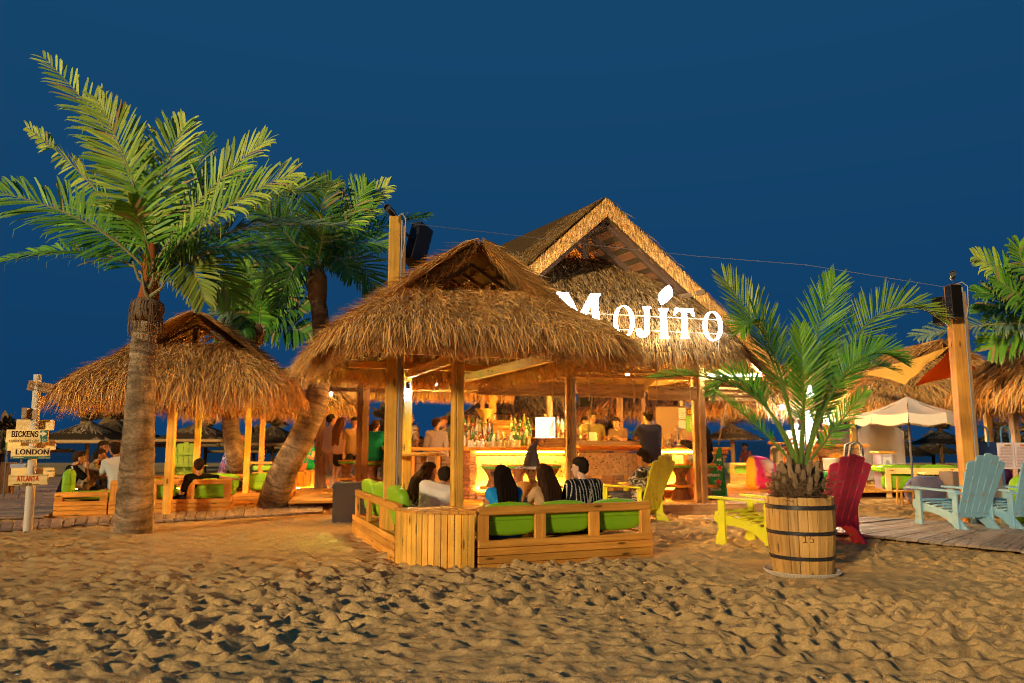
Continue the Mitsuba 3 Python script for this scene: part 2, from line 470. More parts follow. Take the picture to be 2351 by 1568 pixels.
def thatch_roof(t, fr, eave, top, zs, ridge=None, n=20000, ln=(.3, .6), wd=.012, rc=.6, seed=1, tone=1.0, shag=1.0, curve=.85, fringe=.35, dens_b=None, name='thatch', dark=0.0, tint=(1, 1, 1)):
    """a shaggy hip roof. fr = (origin, angle); eave and top = (a0, a1, b0, b1); zs = (eave height, skirt top height);
    ridge = (a, b0, b1, height, wing reach, wing end height) for the little gable on top"""
    o, ang = fr
    M = rotz(ang)
    g = np.random.default_rng(seed)
    R0 = ring(*eave, rc)
    ze, zt = zs

    def E_at(f):
        p = np.array([R0.interpolate(x, normalized=True).coords[0] for x in f])
        q = np.array([R0.interpolate((x + 1e-4) % 1, normalized=True).coords[0] for x in f])
        return p, q - p
    NE = 900
    fe = np.arange(NE) / NE
    Eg, Tg = E_at(fe)
    Tg /= np.linalg.norm(Tg, axis=1, keepdims=True)
    bump = np.random.default_rng(seed + 50)
    lump = meshkit.fbm(np.stack([Eg[:, 0] * 1.6, Eg[:, 1] * 1.6, np.full(NE, seed * 3.0)], -1), 3, seed) - .5

    def S(i, tt):
        E = Eg[i]
        Tp = np.stack([np.clip(E[:, 0], top[0], top[1]), np.clip(E[:, 1], top[2], top[3])], 1)
        xy = E + (Tp - E) * tt[:, None]
        z = ze + (zt - ze) * np.sign(tt) * np.abs(tt) ** curve + lump[i] * .16 * np.clip(1 - tt, 0, 1)
        return np.column_stack([xy, z])
    core = MB()
    ii, tg = np.arange(0, NE, 12), np.linspace(0, 1, 7)
    rows = [S(ii, np.full(len(ii), x)) for x in tg]
    k = len(ii)
    for off, flip in ((-.05, False), (-.16, True)):
        v = np.vstack(rows) + [0, 0, off]
        a, b = np.meshgrid(np.arange(6), np.arange(k), indexing='ij')
        q = np.stack([a * k + b, a * k + (b + 1) % k, (a + 1) * k + (b + 1) % k, (a + 1) * k + b], -1).reshape(-1, 4)
        core.raw(v, q[:, ::-1] if flip else q)
    mb = MB()

    def strands(base, down, side, nrm, L, start, shag, hang):
        m = len(base)
        j = g.normal(0, .22 * shag, (m, 1))
        j = np.where(g.random((m, 1)) < .12, j * 2.4, j)
        d = down + side * j
        d /= np.linalg.norm(d, axis=1, keepdims=True)
        l0 = g.uniform(.0, .03, (m, 1))
        l1 = g.uniform(.01, .07, (m, 1)) * shag
        l2 = np.where(g.random((m, 1)) < .1, g.uniform(.05, .2, (m, 1)), g.uniform(-.01, .06, (m, 1))) * shag
        p0 = base + nrm * l0
        p1 = p0 + d * L * .5 + nrm * l1
        p2 = p0 + d * L + nrm * l2 + side * g.normal(0, .05 * shag, (m, 1))
        p1[:, 2] -= (hang * L * .12)[:, 0]
        p2[:, 2] -= (hang * L * .42)[:, 0]
        p2[:, :2] -= (down[:, :2] * hang * L * .28)
        pts = np.stack([p0, p1, p2], 1)
        w = np.stack([np.full(m, 1.0), np.full(m, .9), np.full(m, .3)], 1) * wd * g.uniform(.6, 1.5, (m, 1))
        sd = side * g.uniform(.5, 1, (m, 1)) + nrm * g.normal(0, .5, (m, 1))
        sd /= np.linalg.norm(sd, axis=1, keepdims=True)
        mb.blades(pts, w, sd, straw_cols(m, g, tone, dark) * np.asarray(tint))
    i = g.integers(0, NE, n)
    if dens_b is not None:                        # strands only where the roof can be seen at all
        i = i[dens_b(Eg[i])]
    wy = (np.column_stack([Eg, np.zeros(NE)]) @ M.T)[:, 1]
    far = wy > np.median(wy)
    i = i[~far[i] | (g.random(len(i)) < .4)]        # the far side needs fewer strands
    tt = 1.02 - g.random(len(i)) ** .8 * 1.04
    base = S(i, tt)
    dn = S(i, tt - .02) - base
    dn /= np.linalg.norm(dn, axis=1, keepdims=True)
    sd = np.column_stack([Tg[i], np.zeros(len(i))])
    nr = np.cross(sd, -dn)
    nr *= np.sign(nr[:, 2:] + 1e-9)
    # keep strands of one tuft together
    tuft = g.normal(0, .16, NE // 6 + 1)
    dn = dn + sd * (tuft[i // 6] * shag)[:, None]
    L = g.uniform(*ln, (len(i), 1))
    strands(base, dn, sd, nr, L, tt, shag, np.clip(.35 - tt, 0, .4)[:, None] * 2)
    nf = n // 3
    i = g.integers(0, NE, nf)
    if dens_b is not None:
        i = i[dens_b(Eg[i])]
    tt = g.uniform(-.02, .10, len(i))
    base = S(i, tt) - np.array([0, 0, 1.0]) * g.uniform(0, .12, (len(i), 1))
    sd = np.column_stack([Tg[i], np.zeros(len(i))])
    out = S(i, tt - .03) - S(i, tt)
    out /= np.linalg.norm(out, axis=1, keepdims=True)
    dn = out * .5 + np.array([0, 0, -.75])
    dn /= np.linalg.norm(dn, axis=1, keepdims=True)
    nr = np.cross(sd, -dn)
    strands(base, dn, sd, nr, g.uniform(.5, 1.15, (len(i), 1)) * fringe, tt, shag * .9, np.full((len(i), 1), .3))
    if ridge:
        ar, b0, b1, zr, reach, zw = ridge
        for sgn in (-1, 1):
            nw = int(n * .36)
            s_, b_ = g.random(nw) ** .8, g.uniform(b0 - .05, b1, nw)
            base = np.column_stack([ar + sgn * reach * s_, b_, zr + (zw - zr) * s_ + .03 * np.sin(s_ * 3.1)])
            dn = np.tile(unit([sgn * reach, 0, zw - zr]), (nw, 1))
            sd = np.tile([0, 1.0, 0], (nw, 1))
            nr = np.tile(unit([-(zw - zr) * sgn, 0, reach]), (nw, 1))
            nr *= np.sign(nr[:, 2:])
            strands(base, dn, sd, nr, g.uniform(*ln, (nw, 1)), s_, shag, np.zeros((nw, 1)))
            # ragged front edge
            ne = int(n * .03)
            s_ = g.random(ne)
            base = np.column_stack([ar + sgn * reach * s_, np.full(ne, b0) + g.uniform(-.06, .06, ne), zr + (zw - zr) * s_ - g.uniform(0, .09, ne)])
            dn = np.tile(unit([sgn * reach, -.25, zw - zr - .25]), (ne, 1)) + g.normal(0, .15, (ne, 3))
            strands(base, dn, np.tile(unit([0, 1.0, 0]), (ne, 1)), np.tile([0, -1.0, 0], (ne, 1)), g.uniform(.15, .4, (ne, 1)), s_, shag, np.zeros((ne, 1)))
            p0, p1 = np.array([ar + .02 * sgn, (b0 + b1) / 2, zr - .05]), np.array([ar + sgn * reach, (b0 + b1) / 2, zw - .05])
            core.bar(p0, p1, b1 - b0, .09, up=(sgn * .3, 0, 1), ch=.01)
    core.move(M, o)
    put(t, 'roof_shell', core, 'thatch_core')
    mb.move(M, o)
    return put(t, name, mb, 'matte', kind='stuff')

# ================================================================== furniture
def superbox(size, n=(14, 20), e=.35, puff=0.0):
    """a pillow: a box with very round edges"""
    u = np.linspace(-np.pi / 2, np.pi / 2, n[0])
    w = np.linspace(-np.pi, np.pi, n[1] + 1)
    f = lambda x, k: np.sign(x) * np.abs(x) ** k
    cu, su = f(np.cos(u), e), f(np.sin(u), e)
    x = cu[:, None] * f(np.cos(w), e)[None]
    y = cu[:, None] * f(np.sin(w), e)[None]
    z = su[:, None] * np.ones_like(w)[None]
    z = z * (1 + puff * (1 - x * x) * (1 - y * y))
    v = np.stack([x, y, z], -1).reshape(-1, 3) * np.asarray(size) / 2
    S_ = n[1] + 1
    i, j = np.meshgrid(np.arange(n[0] - 1), np.arange(n[1]), indexing='ij')
    q = np.stack([i * S_ + j, i * S_ + j + 1, (i + 1) * S_ + j + 1, (i + 1) * S_ + j], -1).reshape(-1, 4)
    return v, q
LIME = (.20, .44, .012)

def cushion(label, group, c, size, rot=0.0, tilt=0.0, col=LIME, puff=.25):
    t = thing('cushion', label, 'cushion', group)
    v, q = superbox(size, puff=puff)
    ct, st = math.cos(tilt), math.sin(tilt)
    X = np.array([[1, 0, 0], [0, ct, -st], [0, st, ct]])
    M = rotz(rot) @ X
    v = v * (1 + .03 * (meshkit.fbm(v * 9 + len(USED), 2, 3) - .5)[:, None])
    m = MB().raw(v @ M.T + c, q, col)
    put(t, 'cover', m, 'satin', True)
    hx, hy, hz = np.asarray(size) / 2
    loop = np.array([[a * hx * .965, b * hy * .965, 0] for a, b in ((-1, -.9), (-.97, -1), (.97, -1), (1, -.9), (1, .9), (.97, 1), (-.97, 1), (-1, .9), (-1, -.9))]) * 1.02
    put(t, 'piping', MB().tube(loop @ M.T + c, .006, 5, np.asarray(col) * .75), 'satin', True)
    return t

def bench(name, label, o, ang, L, depth=.7, group=None, mids=2, low=False, pal=0, z0=-.06):
    """a slatted lounge bench: x along its back, y into the seat, seen from behind"""
    t = thing(name, label, 'bench', group)
    M = rotz(ang)
    o = np.asarray(o, float)

    def b(nm, c, s, mat='wood', ch=.006):
        m = MB().box(c, s, 0, ch, pal)
        put(t, nm, m.move(M, o))
    base, top = .265, (.42 if low else .61)
    hh = (base - z0) / 4
    for k in range(4):
        zc = z0 + hh * (k + .5)
        b('plank', [L / 2, .012, zc], [L, .024, hh - .006])
        b('plank', [L / 2, depth - .012, zc], [L, .024, hh - .006])
        b('plank', [.012, depth / 2, zc], [.022, depth - .055, hh - .008])
        b('plank', [L - .012, depth / 2, zc], [.022, depth - .055, hh - .008])
    b('seat_board', [L / 2, depth / 2, base - .04], [L - .055, depth - .055, .03])
    xs = np.linspace(.065, L - .065, mids + 2)
    for x in xs:
        b('post', [x, .062, (base - .02 + top - .09) / 2 + .01], [.13, .05, top - .09 - base + .038])
    b('top_rail', [L / 2, .062, top - .045], [L, .07, .09], ch=.01)
    return t, M, o

def drum(C, a0, a1, Rr, H, n, label):
    """the slatted corner table: a quarter of a disc standing round a post"""
    t = thing('corner_table', label, 'table')
    z0 = -.08
    for i in range(n):
        f = a0 + (a1 - a0) * (i + .5) / n
        d = np.array([math.cos(f), math.sin(f), 0])
        wdt = Rr * (a1 - a0) / n - .008
        put(t, 'slat', MB().bar(C + d * (Rr - .02) + [0, 0, z0], C + d * (Rr - .02) + [0, 0, H - .03], wdt, .022, up=d, ch=.004, pal=8))
    m = n - 3
    for i in range(m):
        f0, f1 = a0 + (a1 - a0) * (i + .04) / m, a0 + (a1 - a0) * (i + .96) / m
        p = sg.Polygon([(.05 * math.cos(f0), .05 * math.sin(f0)), ((Rr + .015) * math.cos(f0), (Rr + .015) * math.sin(f0)), ((Rr + .015) * math.cos(f1), (Rr + .015) * math.sin(f1)), (.05 * math.cos(f1), .05 * math.sin(f1))])
        put(t, 'top_board', MB().prism(p, .028, (C + [0, 0, H - .028], (1, 0, 0), (0, 1, 0), (0, 0, 1))))
    core = sg.Polygon([(0, 0)] + [((Rr - .05) * math.cos(f), (Rr - .05) * math.sin(f)) for f in np.linspace(a0, a1, 12)])
    put(t, 'core', MB().prism(core, H - .04, (C + [0, 0, z0], (1, 0, 0), (0, 1, 0), (0, 0, 1)), pal=2))
    return t

def arm_chair(label, o, ang, col, group=None, s=1.0):
    """a fan-back garden chair that faces local +y"""
    t = thing('garden_chair', label, 'chair', group)
    M = rotz(ang) * s
    o = np.asarray(o, float)
    g = np.random.default_rng(len(USED))

    def add(nm, mb, k=1.0):
        c = np.asarray(col) * k * g.uniform(.93, 1.05)
        mb.c = [np.broadcast_to(c, a.shape) for a in mb.c]
        put(t, nm, mb.move(M, o), 'worn_paint')
    side = sg.Polygon([(.50, .40), (.545, .37), (.56, .32), (.545, .27), (.50, .245), (.40, .235), (.25, .235), (.08, .21), (-.08, .15), (-.20, .07), (-.25, -.03), (-.47, -.03), (-.43, .05), (-.33, .15), (-.24, .22), (-.10, .275), (.10, .315), (.30, .35)])
    for sx in (-.27, .27):
        add('stringer', MB().prism(side, .03, ((sx - .015, 0, 0), (0, 1, 0), (0, 0, 1), (1, 0, 0))))
        leg = sg.Polygon([(.36, -.03), (.53, -.03), (.49, .12), (.465, .28), (.465, .55), (.365, .55), (.365, .2)])
        sg_ = 1 if sx > 0 else -1
        add('front_leg', MB().prism(leg, .03, ((sx + sg_ * .032 - .015, 0, 0), (0, 1, 0), (0, 0, 1), (1, 0, 0))))
        add('rear_leg', MB().bar([sx + sg_ * .032, -.27, -.03], [sx + sg_ * .032, -.27, .54], .09, .03, up=(1, 0, 0)))
        arm = sg.Polygon([(sx + sg_ * .0, -.33), (sx + sg_ * .0, .30), (sx - sg_ * .03, .48), (sx - sg_ * .0, .57), (sx + sg_ * .05, .60), (sx + sg_ * .11, .57), (sx + sg_ * .13, .45), (sx + sg_ * .10, .15), (sx + sg_ * .075, -.33)])
        a = MB().prism(arm, .026, ((0, 0, .552), (1, 0, 0), (0, 1, 0), (0, 0, 1)))
        a.v = [v + np.stack([0 * v[:, 0], 0 * v[:, 0], (v[:, 1] + .33) * .02], 1) for v in a.v]
        add('arm', a, 1.02)
    for k in range(7):
        f = k / 6
        y = .50 - .72 * f
        z = .415 - .165 * f ** 1.1 - (.02 if k == 0 else 0)
        add('seat_slat', MB().bar([-.285, y, z], [.285, y, z], .10, .022, up=(0, .2, 1), ch=.008))
    d = unit([0, -.36, .90])
    n = unit(np.cross([1.0, 0, 0], d))
    for i in range(5):
        x0, x1 = (i - 2) * .103, (i - 2) * .133
        Lh = (.98, 1.045, 1.07, 1.045, .98)[i] * .92
        w0, w1 = .088, .125
        # rounded tops that together make an arch
        top = []
        for q in np.linspace(-1, 1, 7):
            xx = q * w1 / 2
            top.append((x1 + xx, Lh - (.03 * (x1 + xx) ** 2 / .02) * .35 - .012 * q * q))
        p = sg.Polygon([(x0 - w0 / 2, 0), (x0 + w0 / 2, 0)] + [(a_, b_) for a_, b_ in top[::-1]])
        add('back_slat', MB().prism(p, .022, (np.array([0, -.235, .20]), (1, 0, 0), d, n)))
    for h, wd in ((.36, .66), (.66, .60)):
        c = np.array([0, -.235, .20]) + d * h - n * .016
        if h < .5:
            c = np.array([0, -.315, .535])
        add('back_rail', MB().bar(c - [wd / 2, 0, 0], c + [wd / 2, 0, 0], .055 if h > .5 else .07, .025, up=n if h > .5 else (0, 0, 1)))
    return t

# ================================================================== the front pavilion
PH = math.radians(21.5)
E1, E2 = np.array([math.cos(PH), math.sin(PH), 0]), np.array([-math.sin(PH), math.cos(PH), 0])
C0 = G(1097, 1302) + E2 * .7 - E1 * .03
C0[2] = 0
pav = thing('thatched_pavilion', 'shaggy straw roofed pavilion in front of the bar, nearest to the camera', 'pavilion')
thatch_roof(pav, (C0, PH), (-1.35, 1.84, -1.0, 3.4), (-.35, .85, .28, 2.2), (2.54, 3.15), (.27, -.02, 2.3, 3.72, .95, 3.0), n=66000, ln=(.26, .56), wd=.0082, seed=3, fringe=.27, curve=.95)
pp = C0 + np.array([0, 0, -.1])
put(pav, 'post', MB().bar(pp + E1 * .03, pp + E1 * .03 + [0, 0, 2.7], .085, .12, up=E2, ch=.008, pal=8))
put(pav, 'post', MB().bar(pp - E1 * .035, pp - E1 * .035 + [0, 0, 2.7], .04, .12, up=E2, ch=.008, pal=8))
pb = C0 + E2 * 2.45 + [0, 0, -.1]
put(pav, 'post', MB().bar(pb, pb + [0, 0, 2.75], .13, .13, up=E2, ch=.008, pal=8))
for a in (0, 1.0):
    put(pav, 'beam', MB().bar(C0 + E1 * a - E2 * .5 + [0, 0, 2.28], C0 + E1 * a + E2 * 3.0 + [0, 0, 2.28], .07, .12))
for b in (.3, 2.2):
    put(pav, 'beam', MB().bar(C0 - E1 * .9 + E2 * b + [0, 0, 2.38], C0 + E1 * 1.4 + E2 * b + [0, 0, 2.38], .07, .10))
for s_ in (-1, 1):
    for b in np.linspace(.3, 2.1, 5):
        q = C0 + E2 * b
        put(pav, 'rafter', MB().bar(q + E1 * .27 + [0, 0, 3.47], q + E1 * (.27 + s_ * 1.0) + [0, 0, 2.88], .05, .05, pal=2))
    for h in np.linspace(.15, .9, 5):
        q = C0 + E1 * (.27 + s_ * h) + [0, 0, 3.50 - .59 * h]
        put(pav, 'batten', MB().bar(q + E2 * .2, q + E2 * 2.2, .05, .02, pal=2))
# bulb on the rear post
lamp = thing('bulb_lamp', 'glowing bare bulb at the top of the front pavilion rear post', 'lamp')
lp = pb + np.array([0, 0, 2.12]) - E2 * .12 - E1 * .02
put(lamp, 'socket', MB().lathe([(0, .10), (.025, .10), (.03, .0), (.0, 0)], lp + [0, 0, .035], 10, (.03, .03, .03)), 'satin')
put(lamp, 'bulb', MB().ball(lp, .05, 2), 'matte', True, emit=WARM * 3000)

tb, M, o = bench('lounge_bench', 'long pale wood lounge bench with lime cushions, front side of the near pavilion', C0 - E2 * .7 + E1 * .04, PH, 2.12)
for i in range(3):
    x = .40 + i * .66
    wh = ('left', 'middle', 'right')[i]
    cushion(f'lime seat cushion on the front bench of the near pavilion, {wh} one', 'seat cushions of the front bench', o + M @ [x, .40, .37], (.65, .50, .15), PH)
    cushion(f'lime back cushion behind the front bench rail of the near pavilion, {wh} one', 'back cushions of the front bench', o + M @ [x, .165, .465], (.64, .12, .30), PH, .12)
tl, M2, o2 = bench('lounge_bench', 'short wooden lounge bench with lime cushions, left side of the near pavilion', C0 - E1 * .7 + E2 * 2.75, PH - math.pi / 2, 2.72, mids=2)
for i in range(3):
    x = .5 + i * .85
    wh = ('farthest', 'middle', 'nearest')[i]
    cushion(f'lime seat cushion on the left bench of the near pavilion, {wh} one', 'seat cushions of the left bench', o2 + M2 @ [x, .40, .37], (.80, .50, .15), PH - math.pi / 2)
    cushion(f'lime back cushion on the left bench of the near pavilion, {wh} one', 'back cushions of the left bench', o2 + M2 @ [x, .17, .55], (.76, .13, .40), PH - math.pi / 2, .18)
drum(C0, PH + math.pi, PH + 1.5 * math.pi, .70, .575, 15, 'quarter round slatted corner table at the foot of the near pavilion post')

def low_table(label, c, ang, s=(.8, .8, .34)):
    t = thing('low_table', label, 'table')
    n = 6
    for i in range(n):
        x = (i + .5) / n * s[0] - s[0] / 2
        put(t, 'top_board', MB().box([x, 0, s[2]], [s[0] / n - .01, s[1], .03]).move(rotz(ang), c))
    for x in (-1, 1):
        for y in (-1, 1):
            put(t, 'leg', MB().box([x * s[0] * .42, y * s[1] * .42, s[2] / 2 - .01], [.07, .07, s[2]]).move(rotz(ang), c))
    return t
low_table('low slatted table in the middle of the near pavilion', C0 + E1 * .95 + E2 * .9, PH)

# tall masts that carry loudspeakers and floodlights
def mast(label, c, ang, h, wd, pal):
    t = thing('wooden_mast', label, 'mast')
    c = np.asarray(c, float)
    M = rotz(ang)
    put(t, 'post', MB().bar(c + [0, 0, -.2], c + [0, 0, h], wd * .86, wd, up=M[:, 1], ch=.01, pal=pal))
    q = c + M @ [wd * .5, -wd * .36, 0]
    put(t, 'conduit', MB().tube([q + [0, 0, z] for z in np.linspace(.3, h - .05, 8)], .016, 7, (.30, .30, .31)), 'satin', True)
    put(t, 'cover_strip', MB().bar(c + M @ [wd * .5 + .03, 0, 0], c + M @ [wd * .5 + .03, 0, h - .12], wd * .8, .05, up=M[:, 0], pal=6))
    p = [c + M @ [wd * .1, 0, h + .005], c + M @ [wd * .5, -.1, h + .03], c + M @ [wd * .75, -.15, h - .05], c + M @ [wd * .7, -.15, h - .35], c + M @ [wd * .58, -.12, h - .55]]
    put(t, 'cable', MB().tube(p, .008, 5, (.42, .38, .32)), 'satin', True)
    return t, M

def floodlight(label, c, d):
    t = thing('floodlight', label, 'floodlight')
    d = unit(d)
    put(t, 'housing', MB().lathe([(0, -.10), (.035, -.10), (.045, -.02), (.045, .10), (.05, .12), (.042, .12), (.04, .09), (0, .09)], c, 12, (.015, .015, .018), axis=d), 'satin', 40)
    put(t, 'bracket', MB().tube([c + [0, 0, -.16], c + [0, 0, -.03]], .012, 6, (.02, .02, .02)), 'satin', True)

def speaker(label, c, yaw, tilt, s=(.26, .25, .62), col=(.016, .014, .013), group=None):
    t = thing('loudspeaker', label, 'loudspeaker', group)
    ct, st = math.cos(tilt), math.sin(tilt)
    M = rotz(yaw) @ np.array([[1, 0, 0], [0, ct, -st], [0, st, ct]])
    w, d, h = s
    body = sg.Polygon([(-w / 2, -d / 2), (w / 2, -d / 2), (w / 2 * .62, d / 2), (-w / 2 * .62, d / 2)]).buffer(-.012).buffer(.012, quad_segs=3)
    put(t, 'cabinet', MB().prism(body, h, ((0, 0, -h / 2), (1, 0, 0), (0, 1, 0), (0, 0, 1)), col=col).move(M, c), 'satin', 30)
    put(t, 'grille', MB().box([0, -d / 2 - .006, 0], [w * .9, .012, h * .94], col=np.asarray(col) * .6).move(M, c), 'matte')
    put(t, 'bracket', MB().tube([[0, d / 2 - .02, 0], [0, d / 2 + .14, 0]], .018, 6, (.02, .02, .02)).move(M, c), 'satin')
    return t
mc = G(891, 1262) * [1, 1, 0]
mt, Mm = mast('tall squared timber mast rising through the left side of the near pavilion roof', mc, PH - .2, P(905, 500, mc[1])[2], .175, 8)
mh = P(905, 500, mc[1])
floodlight('small black floodlight on top of the left mast', P(898, 486, mc[1]), (-.3, -1, .2))
speaker('black loudspeaker tilted on the right of the left mast', P(957, 562, mc[1] + .25), math.radians(152), .36, (.24, .24, .56))
mr = np.array([P(2206, 900, 11.8)[0], 11.8, 0])
mt2, Mm2 = mast('tall squared timber mast on the right, with two speakers near its top', mr, -.12, P(2190, 655, 11.8)[2], .21, 0)
floodlight('small black floodlight on top of the right mast', P(2187, 634, 11.8), (-.5, -1, .2))
speaker('black loudspeaker mounted on the front of the right mast', P(2188, 693, 11.55), math.radians(4), 0, (.18, .20, .52))
speaker('black loudspeaker tilted on the left side of the right mast', P(2158, 715, 11.95), math.radians(-48), -.12, (.17, .20, .44))
wire = thing('overhead_wire', 'thin slack wire strung from the left mast across to the right mast', 'wire')
wp = [P(915, 510, mc[1]), P(1180, 540, 10.3), P(1400, 567, 11), P(1600, 588, 11.4), P(1850, 608, 11.6), P(2190, 662, 11.8)]
put(wire, None, MB().tube(wp, .0035, 4, (.30, .29, .28)), 'satin')

# big black subwoofer behind the pavilion
bx = thing('speaker_box', 'large dark wooden subwoofer box standing on the sand by the left mast', 'speaker box')
bc = G(808, 1200)
bc[2] = 0
rb = math.radians(9)
put(bx, 'cabinet', MB().box([0, 0, .30], [.92, .50, .66], 0, .012, col=(.035, .033, .032)).move(rotz(rb), bc + [0.1, .30, 0]), 'satin')
put(bx, 'front_panel', MB().box([-.46, 0, .29], [.012, .44, .56], 0, .004, col=(.06, .055, .05)).move(rotz(rb), bc + [0.1, .30, 0]), 'matte')
put(bx, 'base_board', MB().box([0, -.05, -.03], [1.25, .75, .06], 0, .006, 1).move(rotz(rb), bc + [0.15, .28, 0]))
for z in (.2, .42):
    put(bx, 'handle_slot', MB().box([-.05, -.253, z], [.12, .012, .03], 0, .003, col=(.008, .008, .008)).move(rotz(rb), bc + [-.15, .30, 0]), 'matte')

# ================================================================== the left pavilion
PL = math.radians(12)
L1, L2 = np.array([math.cos(PL), math.sin(PL), 0]), np.array([-math.sin(PL), math.cos(PL), 0])
CL = G(381, 1186)
CL[2] = 0
pav2 = thing('thatched_pavilion', 'shaggy straw roofed pavilion at the left, behind the tall palm trunk', 'pavilion')
thatch_roof(pav2, (CL, PL), (-1.75, 2.05, -.6, 3.6), (-.35, .75, .75, 2.3), (2.28, 3.20), (.2, .40, 2.4, 3.74, 1.0, 3.0), n=32000, ln=(.28, .6), wd=.0115, seed=4, fringe=.34)
for a, b in ((0, 0), (-.02, .3), (0, 2.4), (1.0, 2.4)):
    q = CL + L1 * a + L2 * b + [0, 0, -.1]
    put(pav2, 'post', MB().bar(q, q + [0, 0, 2.75], .12 if b != .3 else .08, .12, up=L2, ch=.008, pal=8))
for a in (0, 1.0):
    put(pav2, 'beam', MB().bar(CL + L1 * a - L2 * .3 + [0, 0, 2.3], CL + L1 * a + L2 * 3.0 + [0, 0, 2.3], .07, .12))
put(pav2, 'king_post', MB().bar(CL + L1 * .15 + L2 * .9 + [0, 0, 2.9], CL + L1 * .15 + L2 * .9 + [0, 0, 3.5], .10, .10, pal=2))
for s_ in (-1, 1):
    for b in np.linspace(.7, 2.3, 4):
        q = CL + L2 * b
        put(pav2, 'rafter', MB().bar(q + L1 * .2 + [0, 0, 3.5], q + L1 * (.2 + s_ * 1.05) + [0, 0, 2.92], .05, .05, pal=2))
    for h in np.linspace(.15, .95, 5):
        q = CL + L1 * (.2 + s_ * h) + [0, 0, 3.53 - .55 * h]
        put(pav2, 'batten', MB().bar(q + L2 * .5, q + L2 * 2.3, .05, .02, pal=2))
g0, g1, g2 = G(120, 1188), G(247, 1184), G(528, 1177)
t_, ML, oL = bench('lounge_bench', 'orange wood lounge bench with lime cushions, under the right half of the left pavilion', g1 * [1, 1, 0], math.atan2(g2[1] - g1[1], g2[0] - g1[0]), float(np.linalg.norm((g2 - g1)[:2])), mids=2, group=None)
for i in range(2):
    x = .62 + i * 1.0
    wh = ('left', 'right')[i]
    cushion(f'lime seat cushion on the front bench of the left pavilion, {wh} one', 'seat cushions of the left pavilion', oL + ML @ [x, .42, .36], (.94, .5, .14), PL)
    cushion(f'lime back cushion on the front bench of the left pavilion, {wh} one', 'back cushions of the left pavilion', oL + ML @ [x, .17, .44], (.92, .13, .30), PL, .12)
t_, MK, oK = bench('lounge_bench', 'low open wooden bench with a lime seat at the left end of the left pavilion', g0 * [1, 1, 0], math.atan2(g1[1] - g0[1], g1[0] - g0[0]), float(np.linalg.norm((g1 - g0)[:2])) - .02, mids=0, low=True)
cushion('lime seat cushion of the low end bench at far left', None, oK + MK @ [.5, .36, .35], (.88, .55, .12), PL)
cushion('lime cushion propped upright at the far left corner of the low bench', None, oK + MK @ [.16, .32, .56], (.16, .48, .42), PL + .15)
t_, MB2, oB2 = bench('lounge_bench', 'wooden lounge bench at the rear of the left pavilion, facing the camera', CL + L1 * 2.0 + L2 * 2.7, PL + math.pi, 2.2, mids=2)
for i in range(2):
    cushion(f'lime back cushion on the rear bench of the left pavilion, {("right", "left")[i]} one', 'rear bench cushions of the left pavilion', oB2 + MB2 @ [.6 + i, .17, .46], (.9, .13, .30), PL + math.pi, .12)
t_, MC2, oC2 = bench('lounge_bench', 'orange wooden bench end with a lime pillow, inside the left pavilion', CL - L1 * 1.15 + L2 * 2.3, PL, 1.0, mids=0)
low_table('low plank table between the benches of the left pavilion', CL - L1 * .9 + L2 * 1.1, PL, (.9, .7, .42))
arm_chair('lime green fan back chair facing the camera behind the left pavilion', np.append(P(428, 1100, 17.6)[:2], .18), math.radians(180 + 28), (.22, .42, .04))
lamp2 = thing('bulb_lamp', 'small glowing bulb under the right eave of the left pavilion', 'lamp')
put(lamp2, None, MB().ball(P(664, 913, 14.6), [.035, .035, .06], 2), 'matte', True, emit=WARM * 500)
lampL = thing('bulb_lamp', 'warm bulb hanging under the left pavilion roof', 'lamp')
put(lampL, None, MB().ball(CL + L1 * .5 + L2 * 1.6 + [0, 0, 2.35], .05, 2), 'matte', True, emit=AMBER * 1300)

# ================================================================== signpost
sp = thing('signpost', 'leaning cream painted signpost at the far left with many wooden arrow boards', 'signpost')
b0, b1 = G(64, 1222), P(87, 860, G(64, 1222)[1])
put(sp, 'pole', MB().tube([b0 + (b1 - b0) * f + ([0, 0, -.2] if f == 0 else [0, 0, 0]) for f in np.linspace(0, 1, 6)], np.linspace(.062, .054, 6), 18, (.62, .56, .44)), 'matte', 40)
yd = b0[1]

def board(px0, py0, px1, py1, hpx, dy, pal=3, turn=0.0, th=.03):
    a, b = P(px0, py0, yd + dy), P(px1, py1, yd + dy + turn)
    return put(sp, 'board', MB().bar(a, b, hpx / FPX * yd, th, up=(0, -1, 0), ch=.004, pal=pal)), a, b

def letters(parent_board, txt, px, py, hpx, dy, col, wmax=None, bold=False, tilt=0.0, name='lettering'):
    """flat lettering a millimetre proud of a board"""
    h = hpx / FPX * (yd + dy)
    m = meshkit.text_mesh(txt, h, .002, bold)
    v = np.array(m.vertices)
    if wmax:
        v[:, 0] *= (wmax / FPX * yd) / (v[:, 0].max() - v[:, 0].min())
    c, s_ = math.cos(tilt), math.sin(tilt)
    o_ = P(px, py, yd + dy)
    vv = np.stack([v[:, 0] * c - v[:, 1] * s_, -v[:, 2], v[:, 0] * s_ + v[:, 1] * c], 1) + o_
    put(parent_board, name, MB().raw(vv, np.array(m.faces), col), 'matte')

def strip(parent, name, px0, py0, px1, py1, hpx, dy, col):
    a, b = P(px0, py0, yd + dy), P(px1, py1, yd + dy)
    put(parent, name, MB().bar(a, b, hpx / FPX * yd, .004, up=(0, -1, 0), ch=.001, col=col), 'matte')

